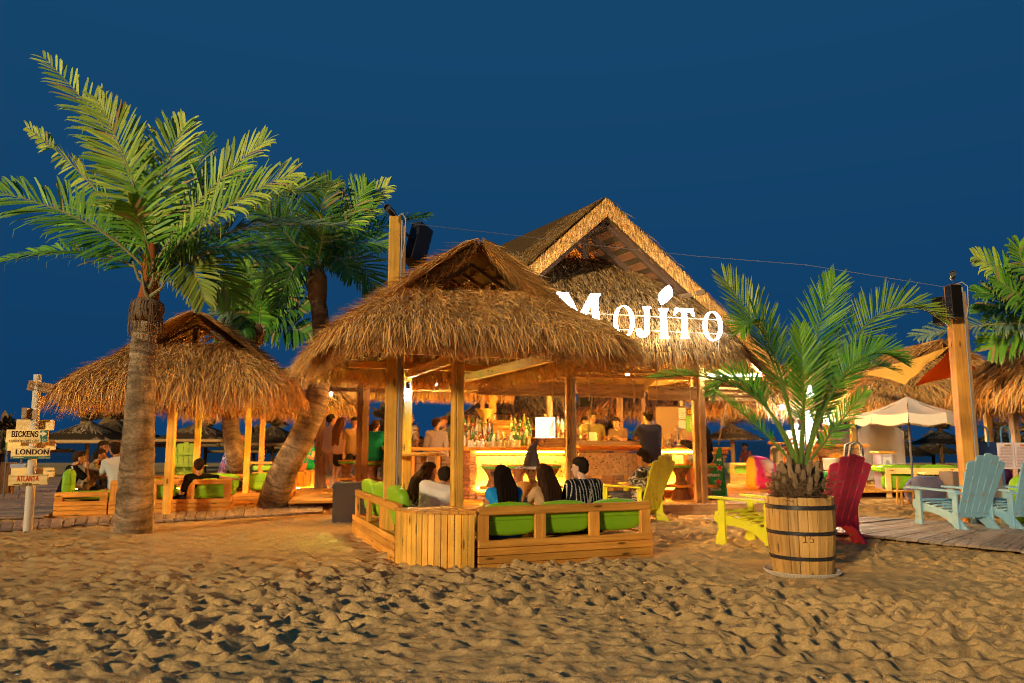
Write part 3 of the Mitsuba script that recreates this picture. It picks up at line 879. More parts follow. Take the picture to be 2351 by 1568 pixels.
board(38, 975, 124, 976, 24, .09)
k1, _, _ = board(15, 1001, 111, 1001, 29, -.085)
F_ = -.085 - .0165
strip(k1, 'green_panel', 92, 1002, 109, 1001, 27, F_ - .001, (.06, .17, .13))
letters(k1, 'BICKENS', 25, 1003, 13, F_ - .002, (.07, .035, .012), 60, True)
letters(k1, 'LONDON DRY GIN', 20, 1015, 5.5, F_ - .002, (.3, .2, .08), 66)
letters(k1, '15m', 91, 1014, 7, F_ - .004, (.75, .7, .5), 14)
arr = sg.Polygon([(0, 3), (9, 3), (9, 7), (20, 0), (9, -7), (9, -3), (0, -3)])
put(k1, 'arrow', MB().prism(affinity.scale(arr, yd / FPX, yd / FPX, origin=(0, 0)), .003, (P(88, 996, yd + F_ - .004), (1, 0, 0), (0, 0, 1), (0, -1, 0)), col=(.80, .66, .38)), 'matte')
board(18, 1024, 128, 1022, 22, .10)
k2, _, _ = board(26, 1039, 114, 1038, 19, -.085)
k3, _, _ = board(26, 1050, 114, 1049, 7, -.085)
strip(k3, 'green_band', 26, 1051, 113.5, 1050, 6, F_ - .001, (.05, .13, .09))
letters(k2, 'LONDON', 34, 1043, 11, F_ - .002, (.06, .03, .015), 74, True)
letters(k3, '2 209 km', 88, 1053, 4.5, F_ - .003, (.7, .6, .35), 22)
strip(k3, 'arrow_line', 30, 1051, 54, 1050.5, 1.6, F_ - .003, (.75, .65, .35))
board(26, 1085, 125, 1084, 21, .09)
k4, _, _ = board(20, 1103, 110, 1101, 24, -.085)
letters(k4, 'ATLANTA', 38, 1105, 11, F_ - .002, (.55, .05, .01), 49, True, .02)
letters(k4, '9 049 km', 51, 1114, 5.5, F_ - .002, (.1, .05, .02), 21, True)
for a_, b_ in ((31, 47), (76, 92)):
    strip(k4, 'arrow_line', a_, 1112, b_, 1111.5, 1.6, F_ - .002, (.1, .05, .02))
for a_, b_, c_, d_ in ((23, 1093.5, 107, 1092), (23, 1112.5 + 1, 107, 1111.5)):
    strip(k4, 'rule', a_, b_, c_, d_, .8, F_ - .0015, (.35, .22, .08))
k5, _, _ = board(64, 884, 119, 893, 23, -.075, pal=6, turn=.12)
letters(k5, 'WOLFENBUTTEL', 68, 884, 6.5, F_ - .02, (.1, .055, .03), 44, False, -.16)
strip(k5, 'arrow_line', 66, 891, 84, 895, 1.5, F_ - .02, (.08, .045, .02))
board(83, 920, 97, 922, 27, .09, pal=6, th=.12)
board(56, 949, 68, 949, 25, -.07, pal=6, th=.14)
board(57, 953, 88, 952, 20, -.06, pal=6)

# ================================================================== palms
def bez(p, f):
    p = [np.asarray(a, float) for a in p]
    f = np.asarray(f)[:, None]
    if len(p) == 3:
        return p[0] * (1 - f) ** 2 + 2 * p[1] * f * (1 - f) + p[2] * f * f
    return p[0] * (1 - f) ** 3 + 3 * p[1] * f * (1 - f) ** 2 + 3 * p[2] * f * f * (1 - f) + p[3] * f ** 3

def through(a, m, b):
    """control points of a curve that passes near m half way"""
    a, m, b = map(np.asarray, (a, m, b))
    return [a, 2 * m - (a + b) / 2, b]

def frond(t, ctrl, nrm, n=46, L=.55, wd=.038, vee=.25, droop=.25, hook=.5, cols=((.20, .30, .03), (.34, .36, .045)), pet=.14, r=.022, stem=(.30, .26, .10), seed=None, sweep=(1.25, .55), dry=.05, name='frond'):
    g = np.random.default_rng(len(USED) if seed is None else seed)
    m = MB()
    fs = np.linspace(0, 1, 22)
    c = bez(ctrl, fs)
    m.tube(c, r * (1 - .86 * fs) , 6, stem)
    f = np.linspace(pet, .995, n)
    for s_ in (-1, 1):
        ff = np.clip(f + g.normal(0, .004, n), 0, 1)
        B = bez(ctrl, ff)
        Tn = bez(ctrl, ff + .01) - bez(ctrl, ff - .01)
        Tn /= np.linalg.norm(Tn, axis=1, keepdims=True)
        N = np.asarray(nrm, float)[None] - Tn * (Tn @ np.asarray(nrm, float))[:, None]
        N /= np.linalg.norm(N, axis=1, keepdims=True)
        Sd = np.cross(Tn, N)
        q = (ff - pet) / (1 - pet)
        sw = (sweep[0] + (sweep[1] - sweep[0]) * q)[:, None] + g.normal(0, .07, (n, 1))
        ve = vee + g.normal(0, .12, (n, 1))
        d = Tn * np.cos(sw) + (s_ * Sd * np.cos(ve) + N * np.sin(ve)) * np.sin(sw)
        ln = (L * np.clip(np.sin(np.pi * (.16 + .76 * q)), .12, 1) ** .65)[:, None] * g.uniform(.85, 1.1, (n, 1))
        z = np.array([0, 0, 1.0])
        dr_ = droop * g.uniform(.5, 1.5, (n, 1))
        hk = hook * g.uniform(0, 1.6, (n, 1)) ** 2
        p1 = B + d * ln * .35 - z * ln * dr_ * .05
        p2 = B + d * ln * .72 - z * ln * dr_ * .22
        p3 = B + d * ln * .90 - z * ln * (dr_ * .36 + hk * .04)
        p4 = B + d * ln * (1 - .10 * hk) - z * ln * (dr_ * .5 + hk * .16)
        pts = np.stack([B, p1, p2, p3, p4], 1)
        side = Tn - d * (d * Tn).sum(1, keepdims=True)
        side /= np.linalg.norm(side, axis=1, keepdims=True)
        side = side + N * g.normal(0, .25, (n, 1))
        side /= np.linalg.norm(side, axis=1, keepdims=True)
        wp = np.tile(np.array([.45, 1.0, .95, .6, .12]) * wd, (n, 1)) * g.uniform(.75, 1.15, (n, 1))
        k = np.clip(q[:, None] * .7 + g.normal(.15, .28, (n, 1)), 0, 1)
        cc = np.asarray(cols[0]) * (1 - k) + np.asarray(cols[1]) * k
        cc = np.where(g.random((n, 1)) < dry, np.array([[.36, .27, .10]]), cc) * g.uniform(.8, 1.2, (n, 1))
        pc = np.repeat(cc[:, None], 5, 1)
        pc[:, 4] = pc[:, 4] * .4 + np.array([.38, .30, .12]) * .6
        m.blades(pts, wp, side, pc)
    return put(t, name, m, 'leafy')

def fr3(t, d, base, mid, tip, nrm=(0, -.75, .65), **k):
    """frond through three measured spots, each with its own distance"""
    return frond(t, through(P(base[0], base[1], d[0]), P(mid[0], mid[1], d[1]), P(tip[0], tip[1], d[2])), nrm, **k)
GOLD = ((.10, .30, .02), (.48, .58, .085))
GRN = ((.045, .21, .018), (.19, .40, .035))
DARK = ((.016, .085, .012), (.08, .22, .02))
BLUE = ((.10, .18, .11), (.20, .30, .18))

# --- tall palm at the left
D = 10.6
pt = thing('palm_tree', 'tall straight palm in front of the left pavilion with a wide lit crown', 'palm tree')
b = G(308, 1222)
tr = [b + [0, 0, -.3], b, P(312, 1100, D), P(318, 980, D), P(325, 860, D), P(331, 780, D), P(336, 700, D + .02)]
put(pt, 'trunk', MB().tube(bez([tr[1] + [0, 0, -.25], tr[3], tr[6]], np.linspace(0, 1, 60)), np.interp(np.linspace(0, 1, 60), [0, .08, .3, .7, 1], [.285, .27, .235, .18, .165]), 28, wob=.10, seed=2), 'bark', True)
c0 = P(337, 712, D)
put(pt, 'fibre_collar', MB().tube([c0 + [0, 0, z] for z in (-.16, -.08, 0, .10, .16)], [.19, .205, .215, .20, .15], 16, (.17, .12, .075), wob=.25, seed=4), 'matte', True)
g = np.random.default_rng(3)
fl = MB()
for i in range(70):
    a = g.uniform(0, 6.28)
    q = c0 + [math.cos(a) * .20, math.sin(a) * .20, g.uniform(-.1, .18)]
    fl.tube([q, q + [math.cos(a) * .02, math.sin(a) * .02, -.12], q + [math.cos(a) * .03, math.sin(a) * .03, -g.uniform(.15, .4)]], .006, 4, (.24, .17, .10))
put(pt, 'loose_fibre', fl, 'matte', kind='stuff')
put(pt, 'crown_shaft', MB().tube([c0 + [0, 0, .1], P(344, 660, D), P(347, 610, D), P(348, 560, D)], [.15, .125, .12, .07], 16, (.30, .095, .03), wob=.12, seed=5), 'matte', True)
for (x, y, w_) in ((332, 668, -.2), (372, 660, .35), (352, 640, 0), (318, 640, -.45), (385, 610, .5)):
    q = P(345, y + 22, D - .1)
    put(pt, 'leaf_base', MB().tube([q, P(x, y, D - .16), P(x + w_ * 30, y - 40, D - .2)], [.04, .022, .012], 8, (.20, .20, .09)), 'satin', True)
A = (346, 625)
kw = dict(L=.70, wd=.040, n=50)
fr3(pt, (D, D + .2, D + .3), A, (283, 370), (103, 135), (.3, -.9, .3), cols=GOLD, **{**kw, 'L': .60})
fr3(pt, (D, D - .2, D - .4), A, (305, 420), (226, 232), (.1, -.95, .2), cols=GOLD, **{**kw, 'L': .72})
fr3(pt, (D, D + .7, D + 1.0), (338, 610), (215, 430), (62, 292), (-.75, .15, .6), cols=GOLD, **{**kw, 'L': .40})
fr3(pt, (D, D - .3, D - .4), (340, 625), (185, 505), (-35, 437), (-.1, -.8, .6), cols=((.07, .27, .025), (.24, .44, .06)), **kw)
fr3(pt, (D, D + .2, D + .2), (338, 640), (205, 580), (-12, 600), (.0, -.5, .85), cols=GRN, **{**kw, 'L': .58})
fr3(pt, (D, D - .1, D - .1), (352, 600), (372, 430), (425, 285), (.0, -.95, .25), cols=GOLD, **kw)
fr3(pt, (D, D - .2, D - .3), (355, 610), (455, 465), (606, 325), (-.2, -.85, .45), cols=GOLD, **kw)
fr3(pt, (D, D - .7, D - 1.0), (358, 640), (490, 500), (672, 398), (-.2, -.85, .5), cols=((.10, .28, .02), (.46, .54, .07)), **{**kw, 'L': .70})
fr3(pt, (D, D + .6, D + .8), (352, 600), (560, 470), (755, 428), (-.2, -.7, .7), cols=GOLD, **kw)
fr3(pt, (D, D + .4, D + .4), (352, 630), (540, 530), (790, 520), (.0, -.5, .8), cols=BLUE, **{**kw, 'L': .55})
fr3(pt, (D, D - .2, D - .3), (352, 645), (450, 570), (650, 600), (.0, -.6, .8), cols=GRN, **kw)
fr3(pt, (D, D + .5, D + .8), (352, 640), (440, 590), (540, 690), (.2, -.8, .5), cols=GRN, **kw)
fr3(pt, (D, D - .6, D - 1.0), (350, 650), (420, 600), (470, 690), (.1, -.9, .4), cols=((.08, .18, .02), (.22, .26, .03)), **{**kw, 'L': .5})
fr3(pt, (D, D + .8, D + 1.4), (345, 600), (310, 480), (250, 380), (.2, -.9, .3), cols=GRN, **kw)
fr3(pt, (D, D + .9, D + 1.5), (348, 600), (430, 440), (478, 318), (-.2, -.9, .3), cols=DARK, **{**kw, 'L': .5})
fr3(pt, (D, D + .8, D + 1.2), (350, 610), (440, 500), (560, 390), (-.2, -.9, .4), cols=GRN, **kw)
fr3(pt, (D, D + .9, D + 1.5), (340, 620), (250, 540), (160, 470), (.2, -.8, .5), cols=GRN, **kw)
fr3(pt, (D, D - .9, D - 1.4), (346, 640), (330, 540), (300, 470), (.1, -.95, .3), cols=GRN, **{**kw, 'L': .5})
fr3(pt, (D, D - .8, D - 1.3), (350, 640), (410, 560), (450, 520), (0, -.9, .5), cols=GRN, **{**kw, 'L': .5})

# --- leaning palm in the middle
D = 14.6
pm = thing('palm_tree', 'leaning palm between the left pavilion and the bar, its crown behind the mast', 'palm tree')
b = G(622, 1163)
q = [b + [0, 0, -.3], P(648, 1090, D), P(690, 1010, D), P(722, 930, D), P(738, 850, D), P(738, 760, D), P(730, 690, D), P(727, 640, D)]
from scipy.interpolate import CubicSpline
ts = np.linspace(0, 1, 70)
cv = CubicSpline(np.linspace(0, 1, 8), np.array(q))(ts)
put(pm, 'trunk', MB().tube(cv, np.interp(ts, [0, .15, .4, .7, 1], [.31, .26, .235, .17, .14]), 24, wob=.10, seed=7), 'bark', True)
put(pm, 'fibre_collar', MB().tube([P(730, 690, D), P(728, 660, D), P(727, 635, D), P(727, 612, D)], [.16, .20, .21, .12], 14, (.20, .13, .08), wob=.3, seed=9), 'matte', True)
A = (728, 622)
kw = dict(L=.66, wd=.038, n=44)
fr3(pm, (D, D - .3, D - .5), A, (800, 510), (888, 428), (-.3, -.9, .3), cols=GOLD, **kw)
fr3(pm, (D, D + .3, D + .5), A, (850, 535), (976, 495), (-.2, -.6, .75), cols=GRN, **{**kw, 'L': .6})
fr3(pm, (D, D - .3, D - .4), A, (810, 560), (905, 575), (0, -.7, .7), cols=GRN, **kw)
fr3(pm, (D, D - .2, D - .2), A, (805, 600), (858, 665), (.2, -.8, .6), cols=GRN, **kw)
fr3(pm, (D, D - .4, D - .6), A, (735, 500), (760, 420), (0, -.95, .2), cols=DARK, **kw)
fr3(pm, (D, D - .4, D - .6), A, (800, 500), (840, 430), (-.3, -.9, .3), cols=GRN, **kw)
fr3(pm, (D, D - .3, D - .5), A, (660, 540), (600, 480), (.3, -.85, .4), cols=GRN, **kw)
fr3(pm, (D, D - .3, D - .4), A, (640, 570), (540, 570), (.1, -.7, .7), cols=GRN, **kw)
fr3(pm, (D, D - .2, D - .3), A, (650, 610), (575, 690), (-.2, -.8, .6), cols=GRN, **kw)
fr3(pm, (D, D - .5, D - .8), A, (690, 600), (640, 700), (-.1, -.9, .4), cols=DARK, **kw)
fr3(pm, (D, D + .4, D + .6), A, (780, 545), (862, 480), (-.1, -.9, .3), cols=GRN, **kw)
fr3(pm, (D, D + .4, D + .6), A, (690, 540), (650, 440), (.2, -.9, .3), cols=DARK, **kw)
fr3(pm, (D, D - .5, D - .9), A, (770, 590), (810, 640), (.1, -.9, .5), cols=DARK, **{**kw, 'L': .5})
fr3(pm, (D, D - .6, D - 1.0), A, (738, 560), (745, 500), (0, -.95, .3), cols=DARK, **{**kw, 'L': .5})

# --- small palm behind the left pavilion
D = 18.0
ps = thing('palm_tree', 'smaller palm with a bowed orange lit trunk behind the left pavilion', 'palm tree')
b = G(560, 1112, .1)
q = [b + [0, 0, -.3], P(545, 1060, D), P(532, 1000, D), P(530, 940, D), P(548, 870, D), P(575, 810, D), P(592, 770, D)]
cv = CubicSpline(np.linspace(0, 1, 7), np.array(q))(ts)
put(ps, 'trunk', MB().tube(cv, np.interp(ts, [0, .2, .6, 1], [.26, .22, .17, .12]), 20, wob=.12, seed=12), 'bark', True)
put(ps, 'fibre_collar', MB().tube([P(588, 790, D), P(592, 770, D), P(596, 745, D)], [.15, .20, .12], 12, (.09, .06, .04), wob=.3, seed=9), 'matte', True)
A = (596, 760)
kw = dict(L=.62, wd=.065, n=30)
for mid, tip, c_ in (((560, 690), (512, 650), GRN), ((590, 680), (560, 600), GRN), ((620, 690), (640, 610), DARK), ((650, 720), (705, 700), DARK), ((660, 755), (720, 770), DARK), ((640, 700), (690, 640), GRN),
                     ((550, 720), (510, 720), BLUE), ((560, 750), (520, 800), DARK), ((580, 690), (590, 640), GRN), ((600, 700), (612, 650), GRN), ((545, 700), (525, 665), GRN)):
    fr3(ps, (D, D - .4, D - .7), A, mid, tip, (0, -.9, .4), cols=c_, **kw)

# --- big palm at the right edge
D = 13.2
pr = thing('palm_tree', 'palm at the right edge whose yellow lit fronds reach into view', 'palm tree')
q = P(2470, 760, D)
put(pr, 'trunk', MB().tube([q + [.25, 0, -q[2] - .3], q + [.12, 0, -2.0], q + [0, 0, -1.0], q], [.27, .22, .18, .15], 20, wob=.1, seed=14), 'bark', True)
A = (2470, 745)
kw = dict(L=.62, wd=.05, n=40)
fr3(pr, (D, D - .2, D - .4), A, (2340, 650), (2240, 590), (-.2, -.9, .35), cols=GOLD, **{**kw, 'L': .55})
fr3(pr, (D, D - .2, D - .2), A, (2340, 690), (2250, 672), (.1, -.7, .7), cols=DARK, **{**kw, 'L': .5})
fr3(pr, (D, D + .2, D + .3), A, (2280, 745), (2108, 770), (0, -.55, .8), cols=BLUE, **{**kw, 'L': .55})
fr3(pr, (D, D + .3, D + .4), A, (2350, 760), (2275, 800), (0, -.8, .6), cols=GRN, **kw)
fr3(pr, (D, D - .3, D - .5), A, (2370, 640), (2340, 560), (0, -.95, .3), cols=GRN, **kw)
fr3(pr, (D, D - .3, D - .5), A, (2360, 690), (2290, 640), (0, -.95, .3), cols=GRN, **kw)
fr3(pr, (D, D + .3, D + .5), A, (2350, 700), (2262, 715), (0, -.8, .6), cols=DARK, **kw)

# --- date palm in the barrel
BAR = G(1838, 1325)
BAR = np.append(P(1828, 1000, BAR[1] + .30)[:2], -.02)
D = BAR[1]
pd_ = thing('date_palm', 'young date palm with arching feathery green fronds growing out of the oak barrel', 'palm tree')
top = .80
g = np.random.default_rng(8)
stub = MB()
stub.lathe([(0, top - .10), (.20, top - .06), (.24, top + .04), (.22, top + .14), (.14, top + .24), (.05, top + .30), (0, top + .30)], BAR, 14, (.10, .065, .035))
put(pd_, 'stump', stub, 'matte', True)
for i in range(34):
    a, h = i * 2.4, .02 + .24 * i / 34
    d = np.array([math.cos(a), math.sin(a), 0])
    rr = .235 - .13 * (h / .26) ** 2
    q = BAR + d * rr * .85 + [0, 0, top + h - .02]
    L = g.uniform(.09, .17)
    put(pd_, 'cut_leaf_base', MB().tube([q, q + d * L * .35 + [0, 0, L * .6], q + d * L * .45 + [0, 0, L]], [.035, .028, .018], 6, np.array([.27, .19, .105]) * g.uniform(.7, 1.2)), 'matte', 40)
fb = MB()
for i in range(420):
    a, h = g.uniform(0, 6.28), g.uniform(-.06, .16)
    d = np.array([math.cos(a), math.sin(a), 0])
    q = BAR + d * .23 + [0, 0, top + h]
    e = q + g.normal(0, .06, 3) + d * g.uniform(0, .06)
    fb.tube([q, (q + e) / 2 + g.normal(0, .03, 3), e], .003, 3, np.array([.16, .10, .055]) * g.uniform(.5, 1.3), caps=False)
put(pd_, 'loose_fibre', fb, 'matte', kind='stuff')
A = (1838, 1085)
DP = ((.045, .20, .012), (.18, .38, .025))
DG = ((.07, .22, .012), (.36, .44, .035))
kw = dict(L=.42, wd=.0135, n=74, vee=.35, droop=.05, hook=.0, pet=.36, r=.018, stem=(.10, .17, .03), sweep=(1.0, .45), dry=.02)
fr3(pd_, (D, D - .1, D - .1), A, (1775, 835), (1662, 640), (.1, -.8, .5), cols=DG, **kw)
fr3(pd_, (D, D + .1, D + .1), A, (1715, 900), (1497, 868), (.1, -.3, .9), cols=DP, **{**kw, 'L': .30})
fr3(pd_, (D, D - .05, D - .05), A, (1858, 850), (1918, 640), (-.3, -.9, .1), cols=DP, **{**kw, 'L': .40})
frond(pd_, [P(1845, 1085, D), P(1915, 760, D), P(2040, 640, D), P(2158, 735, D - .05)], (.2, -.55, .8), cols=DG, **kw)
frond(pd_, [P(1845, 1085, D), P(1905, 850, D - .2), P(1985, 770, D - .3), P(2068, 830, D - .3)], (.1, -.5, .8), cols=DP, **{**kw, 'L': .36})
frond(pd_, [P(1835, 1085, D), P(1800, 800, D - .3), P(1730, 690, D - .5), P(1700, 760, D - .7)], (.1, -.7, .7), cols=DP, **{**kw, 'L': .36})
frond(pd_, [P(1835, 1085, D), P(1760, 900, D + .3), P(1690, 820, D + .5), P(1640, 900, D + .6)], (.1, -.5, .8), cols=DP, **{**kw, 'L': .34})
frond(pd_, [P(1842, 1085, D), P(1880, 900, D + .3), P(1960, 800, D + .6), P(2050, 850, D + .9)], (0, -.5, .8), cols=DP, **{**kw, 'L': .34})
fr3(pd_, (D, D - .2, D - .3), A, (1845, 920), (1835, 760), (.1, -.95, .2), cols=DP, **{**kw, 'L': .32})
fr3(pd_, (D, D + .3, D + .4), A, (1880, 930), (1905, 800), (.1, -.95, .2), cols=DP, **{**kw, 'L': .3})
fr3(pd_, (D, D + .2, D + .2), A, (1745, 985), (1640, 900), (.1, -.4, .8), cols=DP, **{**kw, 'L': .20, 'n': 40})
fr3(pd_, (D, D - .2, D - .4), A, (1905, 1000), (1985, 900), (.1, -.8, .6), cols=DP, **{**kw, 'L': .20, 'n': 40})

# the barrel itself
br = thing('barrel_planter', 'sawn off oak barrel with three black iron hoops, planted with a date palm', 'barrel')
Hb = .77
prof = lambda z: .288 + .040 * z / Hb + .020 * math.sin(math.pi * z / Hb)
N = 22
g = np.random.default_rng(21)
for i in range(N):
    a0, a1 = 2 * math.pi * (i + .02) / N, 2 * math.pi * (i + .98) / N
    zs = np.linspace(0, Hb + g.uniform(-.006, .006), 9)
    v, uv = [], []
    tone = PIECE[0] = PIECE[0] + 1
    jr = g.uniform(-.003, .003)
    for z in zs:
        r = prof(z) + jr
        for rr, aa in ((r - .022, a0), (r - .004, a0), (r, a0 + .012), (r, a1 - .012), (r - .004, a1), (r - .022, a1)):
            v.append(BAR + [rr * math.cos(aa), rr * math.sin(aa), z])
            uv.append((450 + z, 10 * tone + 5 + aa * .33 - 1))
    f = []
    for k in range(8):
        for j in range(6):
            a, b_ = k * 6 + j, k * 6 + (j + 1) % 6
            f.append((a, b_, b_ + 6, a + 6))
    nq = len(v)
    f = np.array(f)
    m = MB().raw(v, f, uv=uv)
    m.raw([v[k] for k in range(48, 54)], [[0, 1, 2], [0, 2, 3], [0, 3, 4], [0, 4, 5]], uv=[uv[k] for k in range(48, 54)])
    put(br, 'stave', m, 'wood')
for z, hh in ((Hb - .095, .042), (Hb * .555, .036), (Hb * .24, .036)):
    pr_ = [(prof(z - hh / 2) - .01, z - hh / 2), (prof(z - hh / 2) + .005, z - hh / 2), (prof(z + hh / 2) + .005, z + hh / 2), (prof(z + hh / 2) - .01, z + hh / 2)]
    put(br, 'hoop', MB().lathe(pr_, BAR, 48, (.022, .022, .024)), 'satin', 40)
    q = BAR + np.array([math.cos(-1.2), math.sin(-1.2), 0]) * (prof(z) + .006) + [0, 0, z]
    put(br, 'rivet', MB().ball(q, .006, 1, (.05, .05, .05)), 'satin')
put(br, 'soil', MB().lathe([(0, Hb - .03), (.31, Hb - .03)], BAR, 24, (.06, .04, .025)), 'matte')
m = meshkit.text_mesh('15', .07, .001, False)
v = np.array(m.vertices)
a = -1.5 - v[:, 0] * -3.0 - .42
zz = Hb * .42 + v[:, 1]
rr = np.array([prof(z_) for z_ in zz]) + .001 + v[:, 2]
put(br, 'stencil', MB().raw(np.stack([BAR[0] + rr * np.cos(a), BAR[1] + rr * np.sin(a), zz], 1), np.array(m.faces), (.13, .08, .035)), 'matte')
tray = thing('plant_tray', 'pale ribbed plastic tray half buried in sand under the barrel', 'tray')
tm = MB().lathe([(.0, .0), (.33, .0), (.37, .045), (.36, .05), (.32, .012)], BAR + [-.02, -.03, .005], 72, (.52, .47, .36))
put(tray, 'dish', tm, 'matte')
for i in range(72):
    a = i * 2 * math.pi / 72
    if math.sin(a) < .3:
        d = np.array([math.cos(a), math.sin(a), 0])
        put(tray, 'rib', MB().bar(BAR + [-.02, -.03, .005] + d * .335, BAR + [-.02, -.03, .051] + d * .370, .011, .010, up=d, ch=.002, col=(.55, .50, .40)), 'matte')

# garden chairs on the sand, each placed by one rear foot
def foot(px, py, a, x, z=0.0):
    return G(px, py, z) - rotz(math.radians(a)) @ np.array([x, -.27, 0])
arm_chair('yellow fan back chair facing left, half hidden by the barrel', foot(1765, 1262, 36, -.302), math.radians(36), (.60, .62, .012))
arm_chair('red fan back chair seen from behind, right of the barrel', foot(1966, 1243, 20, .311), math.radians(20), (.72, .03, .11), s=1.03)
arm_chair('pale blue fan back chair beside the plank walk, left one of the two', foot(2198, 1221, 14, -.302, .03), math.radians(14), (.20, .44, .58))
arm_chair('pale blue fan back chair cut by the right edge of the photo', foot(2325, 1219, 12, -.302, .03), math.radians(12), (.20, .44, .58))

# ================================================================== the bar
BA = math.radians(13)
B1, B2 = np.array([math.cos(BA), math.sin(BA), 0]), np.array([-math.sin(BA), math.cos(BA), 0])
DZ = .17
BO = np.array([.9, 12.6, 0])
def at(a, b, z=0.0):
    return BO + B1 * a + B2 * b + [0, 0, z]

deck = numbered('deck')
labels[deck] = {'kind': 'structure', 'label': 'raised plank deck under the bar'}
for i in range(44):
    b = .72 + i * .155
    a0, a1 = (-3.4 if b < 3 else -4.6), (4.3 + .9 * i * .155 if b < 3.2 else 12.5)
    put(deck, 'plank', MB().bar(at(a0, b, DZ - .02), at(a1 + R.uniform(-.03, .03), b, DZ - .02), .143, .04, pal=0 if i > 4 else 6))
put(deck, 'edge_board', MB().bar(at(-3.4, .64, .06), at(4.3, .64, .06), .17, .03, up=-B2, pal=6))
deck2 = numbered('deck')
labels[deck2] = {'kind': 'structure', 'label': 'low deck behind the left pavilion'}
for i in range(30):
    y = 20.4 + i * .155
    put(deck2, 'plank', MB().bar([-11.5, y - .4, .08], [-4.9, y, .08], .143, .05, pal=0))
led = thing('light_strip', 'thin amber light strip along the edge of the low rear deck', 'light strip')
put(led, None, MB().bar([-11.5, 19.88, .07], [-4.9, 20.28, .07], .03, .03), 'matte', emit=AMBER * 25)

bar = thing('bar_hut', 'large thatched beach bar with a steep gable roof, open sides and a lit counter', 'bar')
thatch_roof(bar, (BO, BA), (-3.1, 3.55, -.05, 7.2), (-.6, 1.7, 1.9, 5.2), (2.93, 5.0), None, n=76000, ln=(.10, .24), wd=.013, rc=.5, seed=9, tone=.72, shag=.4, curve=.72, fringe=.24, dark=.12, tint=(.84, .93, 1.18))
# upper gable roof: two thick thatched planes
Pk, Lw, Rw = P(1392, 452, 13.5), P(1203, 620, 13.05), P(1792, 838, 14.35)
back = unit([-.505, .863, 0]) * 6.2
TH = .36
g = np.random.default_rng(31)
for side_, W in ((-1, Lw), (1, Rw)):
    a, b, c, d = Pk, W, W + back, Pk + back
    dn = np.array([0, 0, -1.0])
    v = np.array([a, b, c, d, a + dn * TH, b + dn * TH * .8, c + dn * TH * .8, d + dn * TH])
    put(bar, 'roof_plane', MB().raw(v, [[0, 1, 2, 3], [4, 7, 6, 5], [0, 4, 5, 1], [1, 5, 6, 2], [2, 6, 7, 3], [0, 3, 7, 4]]), 'thatch_core')
    sl = unit(W - Pk)
    nr = unit(np.cross(sl, back)) * (1 if np.cross(sl, back)[2] > 0 else -1)
    n = 13000 if side_ < 0 else 7000
    s_, u_ = g.random((n, 1)), g.random((n, 1))
    base = a + (W - Pk) * s_ + back * u_ + nr * g.uniform(0, .03, (n, 1)) - np.array([0, 0, .10]) * np.sin(np.pi * u_)
    L = g.uniform(.15, .32, (n, 1))
    dd = sl + unit(back) * g.normal(0, .2, (n, 1))
    pts = np.stack([base, base + dd * L * .5 + nr * .02, base + dd * L + nr * g.uniform(-.01, .03, (n, 1))], 1)
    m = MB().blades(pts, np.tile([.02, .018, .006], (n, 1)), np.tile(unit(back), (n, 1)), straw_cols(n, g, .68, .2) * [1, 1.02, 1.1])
    # trimmed barge edge: combed straw, cut flush
    n = 5200
    s_, h_ = g.random((n, 1)), g.random((n, 1)) ** .8
    base = a + (W - Pk) * s_ + dn * (TH * (1 - .2 * s_)) * h_ * .8 - unit(back) * g.uniform(.005, .035, (n, 1))
    dd = dn + sl * .25 + sl * g.normal(0, .06, (n, 1))
    L = g.uniform(.08, .16, (n, 1))
    L = np.minimum(L, (TH * (1 - .2 * s_) * (1.04 - h_ * .8)))
    pts = np.stack([base, base + dd * L * .5 - unit(back) * .012, base + dd * L], 1)
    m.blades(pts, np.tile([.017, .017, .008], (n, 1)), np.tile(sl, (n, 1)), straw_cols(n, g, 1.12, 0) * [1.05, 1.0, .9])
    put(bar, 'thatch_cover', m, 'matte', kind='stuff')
    # rafters, battens and reed lining under the overhang
    for k, sb in enumerate((.12, .75, 1.4, 2.1)):
        o_ = unit(back) * sb + dn * (TH + .05)
        put(bar, 'rafter', MB().bar(Pk + o_ + sl * .15, W + o_ + dn * -.05 - sl * .1, .10, .12, pal=2))
    for h in np.linspace(.08, .97, 15):
        q = Pk + (W - Pk) * h + dn * (TH * (1 - .2 * h) + .012)
        put(bar, 'batten', MB().bar(q + unit(back) * .06, q + unit(back) * 2.3, .16, .022, up=nr, pal=(2, 7, 2)[int(h * 50) % 3]))
q = Pk + np.array([0, 0, -TH - .12])
put(bar, 'ridge_beam', MB().bar(q + unit(back) * .1, q + back, .12, .16, pal=2))
put(bar, 'king_post', MB().bar(q + unit(back) * .7, q + unit(back) * .7 + [0, 0, -.55], .12, .12, pal=2))
q = P(1588, 676, 13.9)
put(bar, 'purlin_end', MB().bar(q + [-.25, 0, -.06], q + [.25, .05, .06], .10, .10, pal=6))

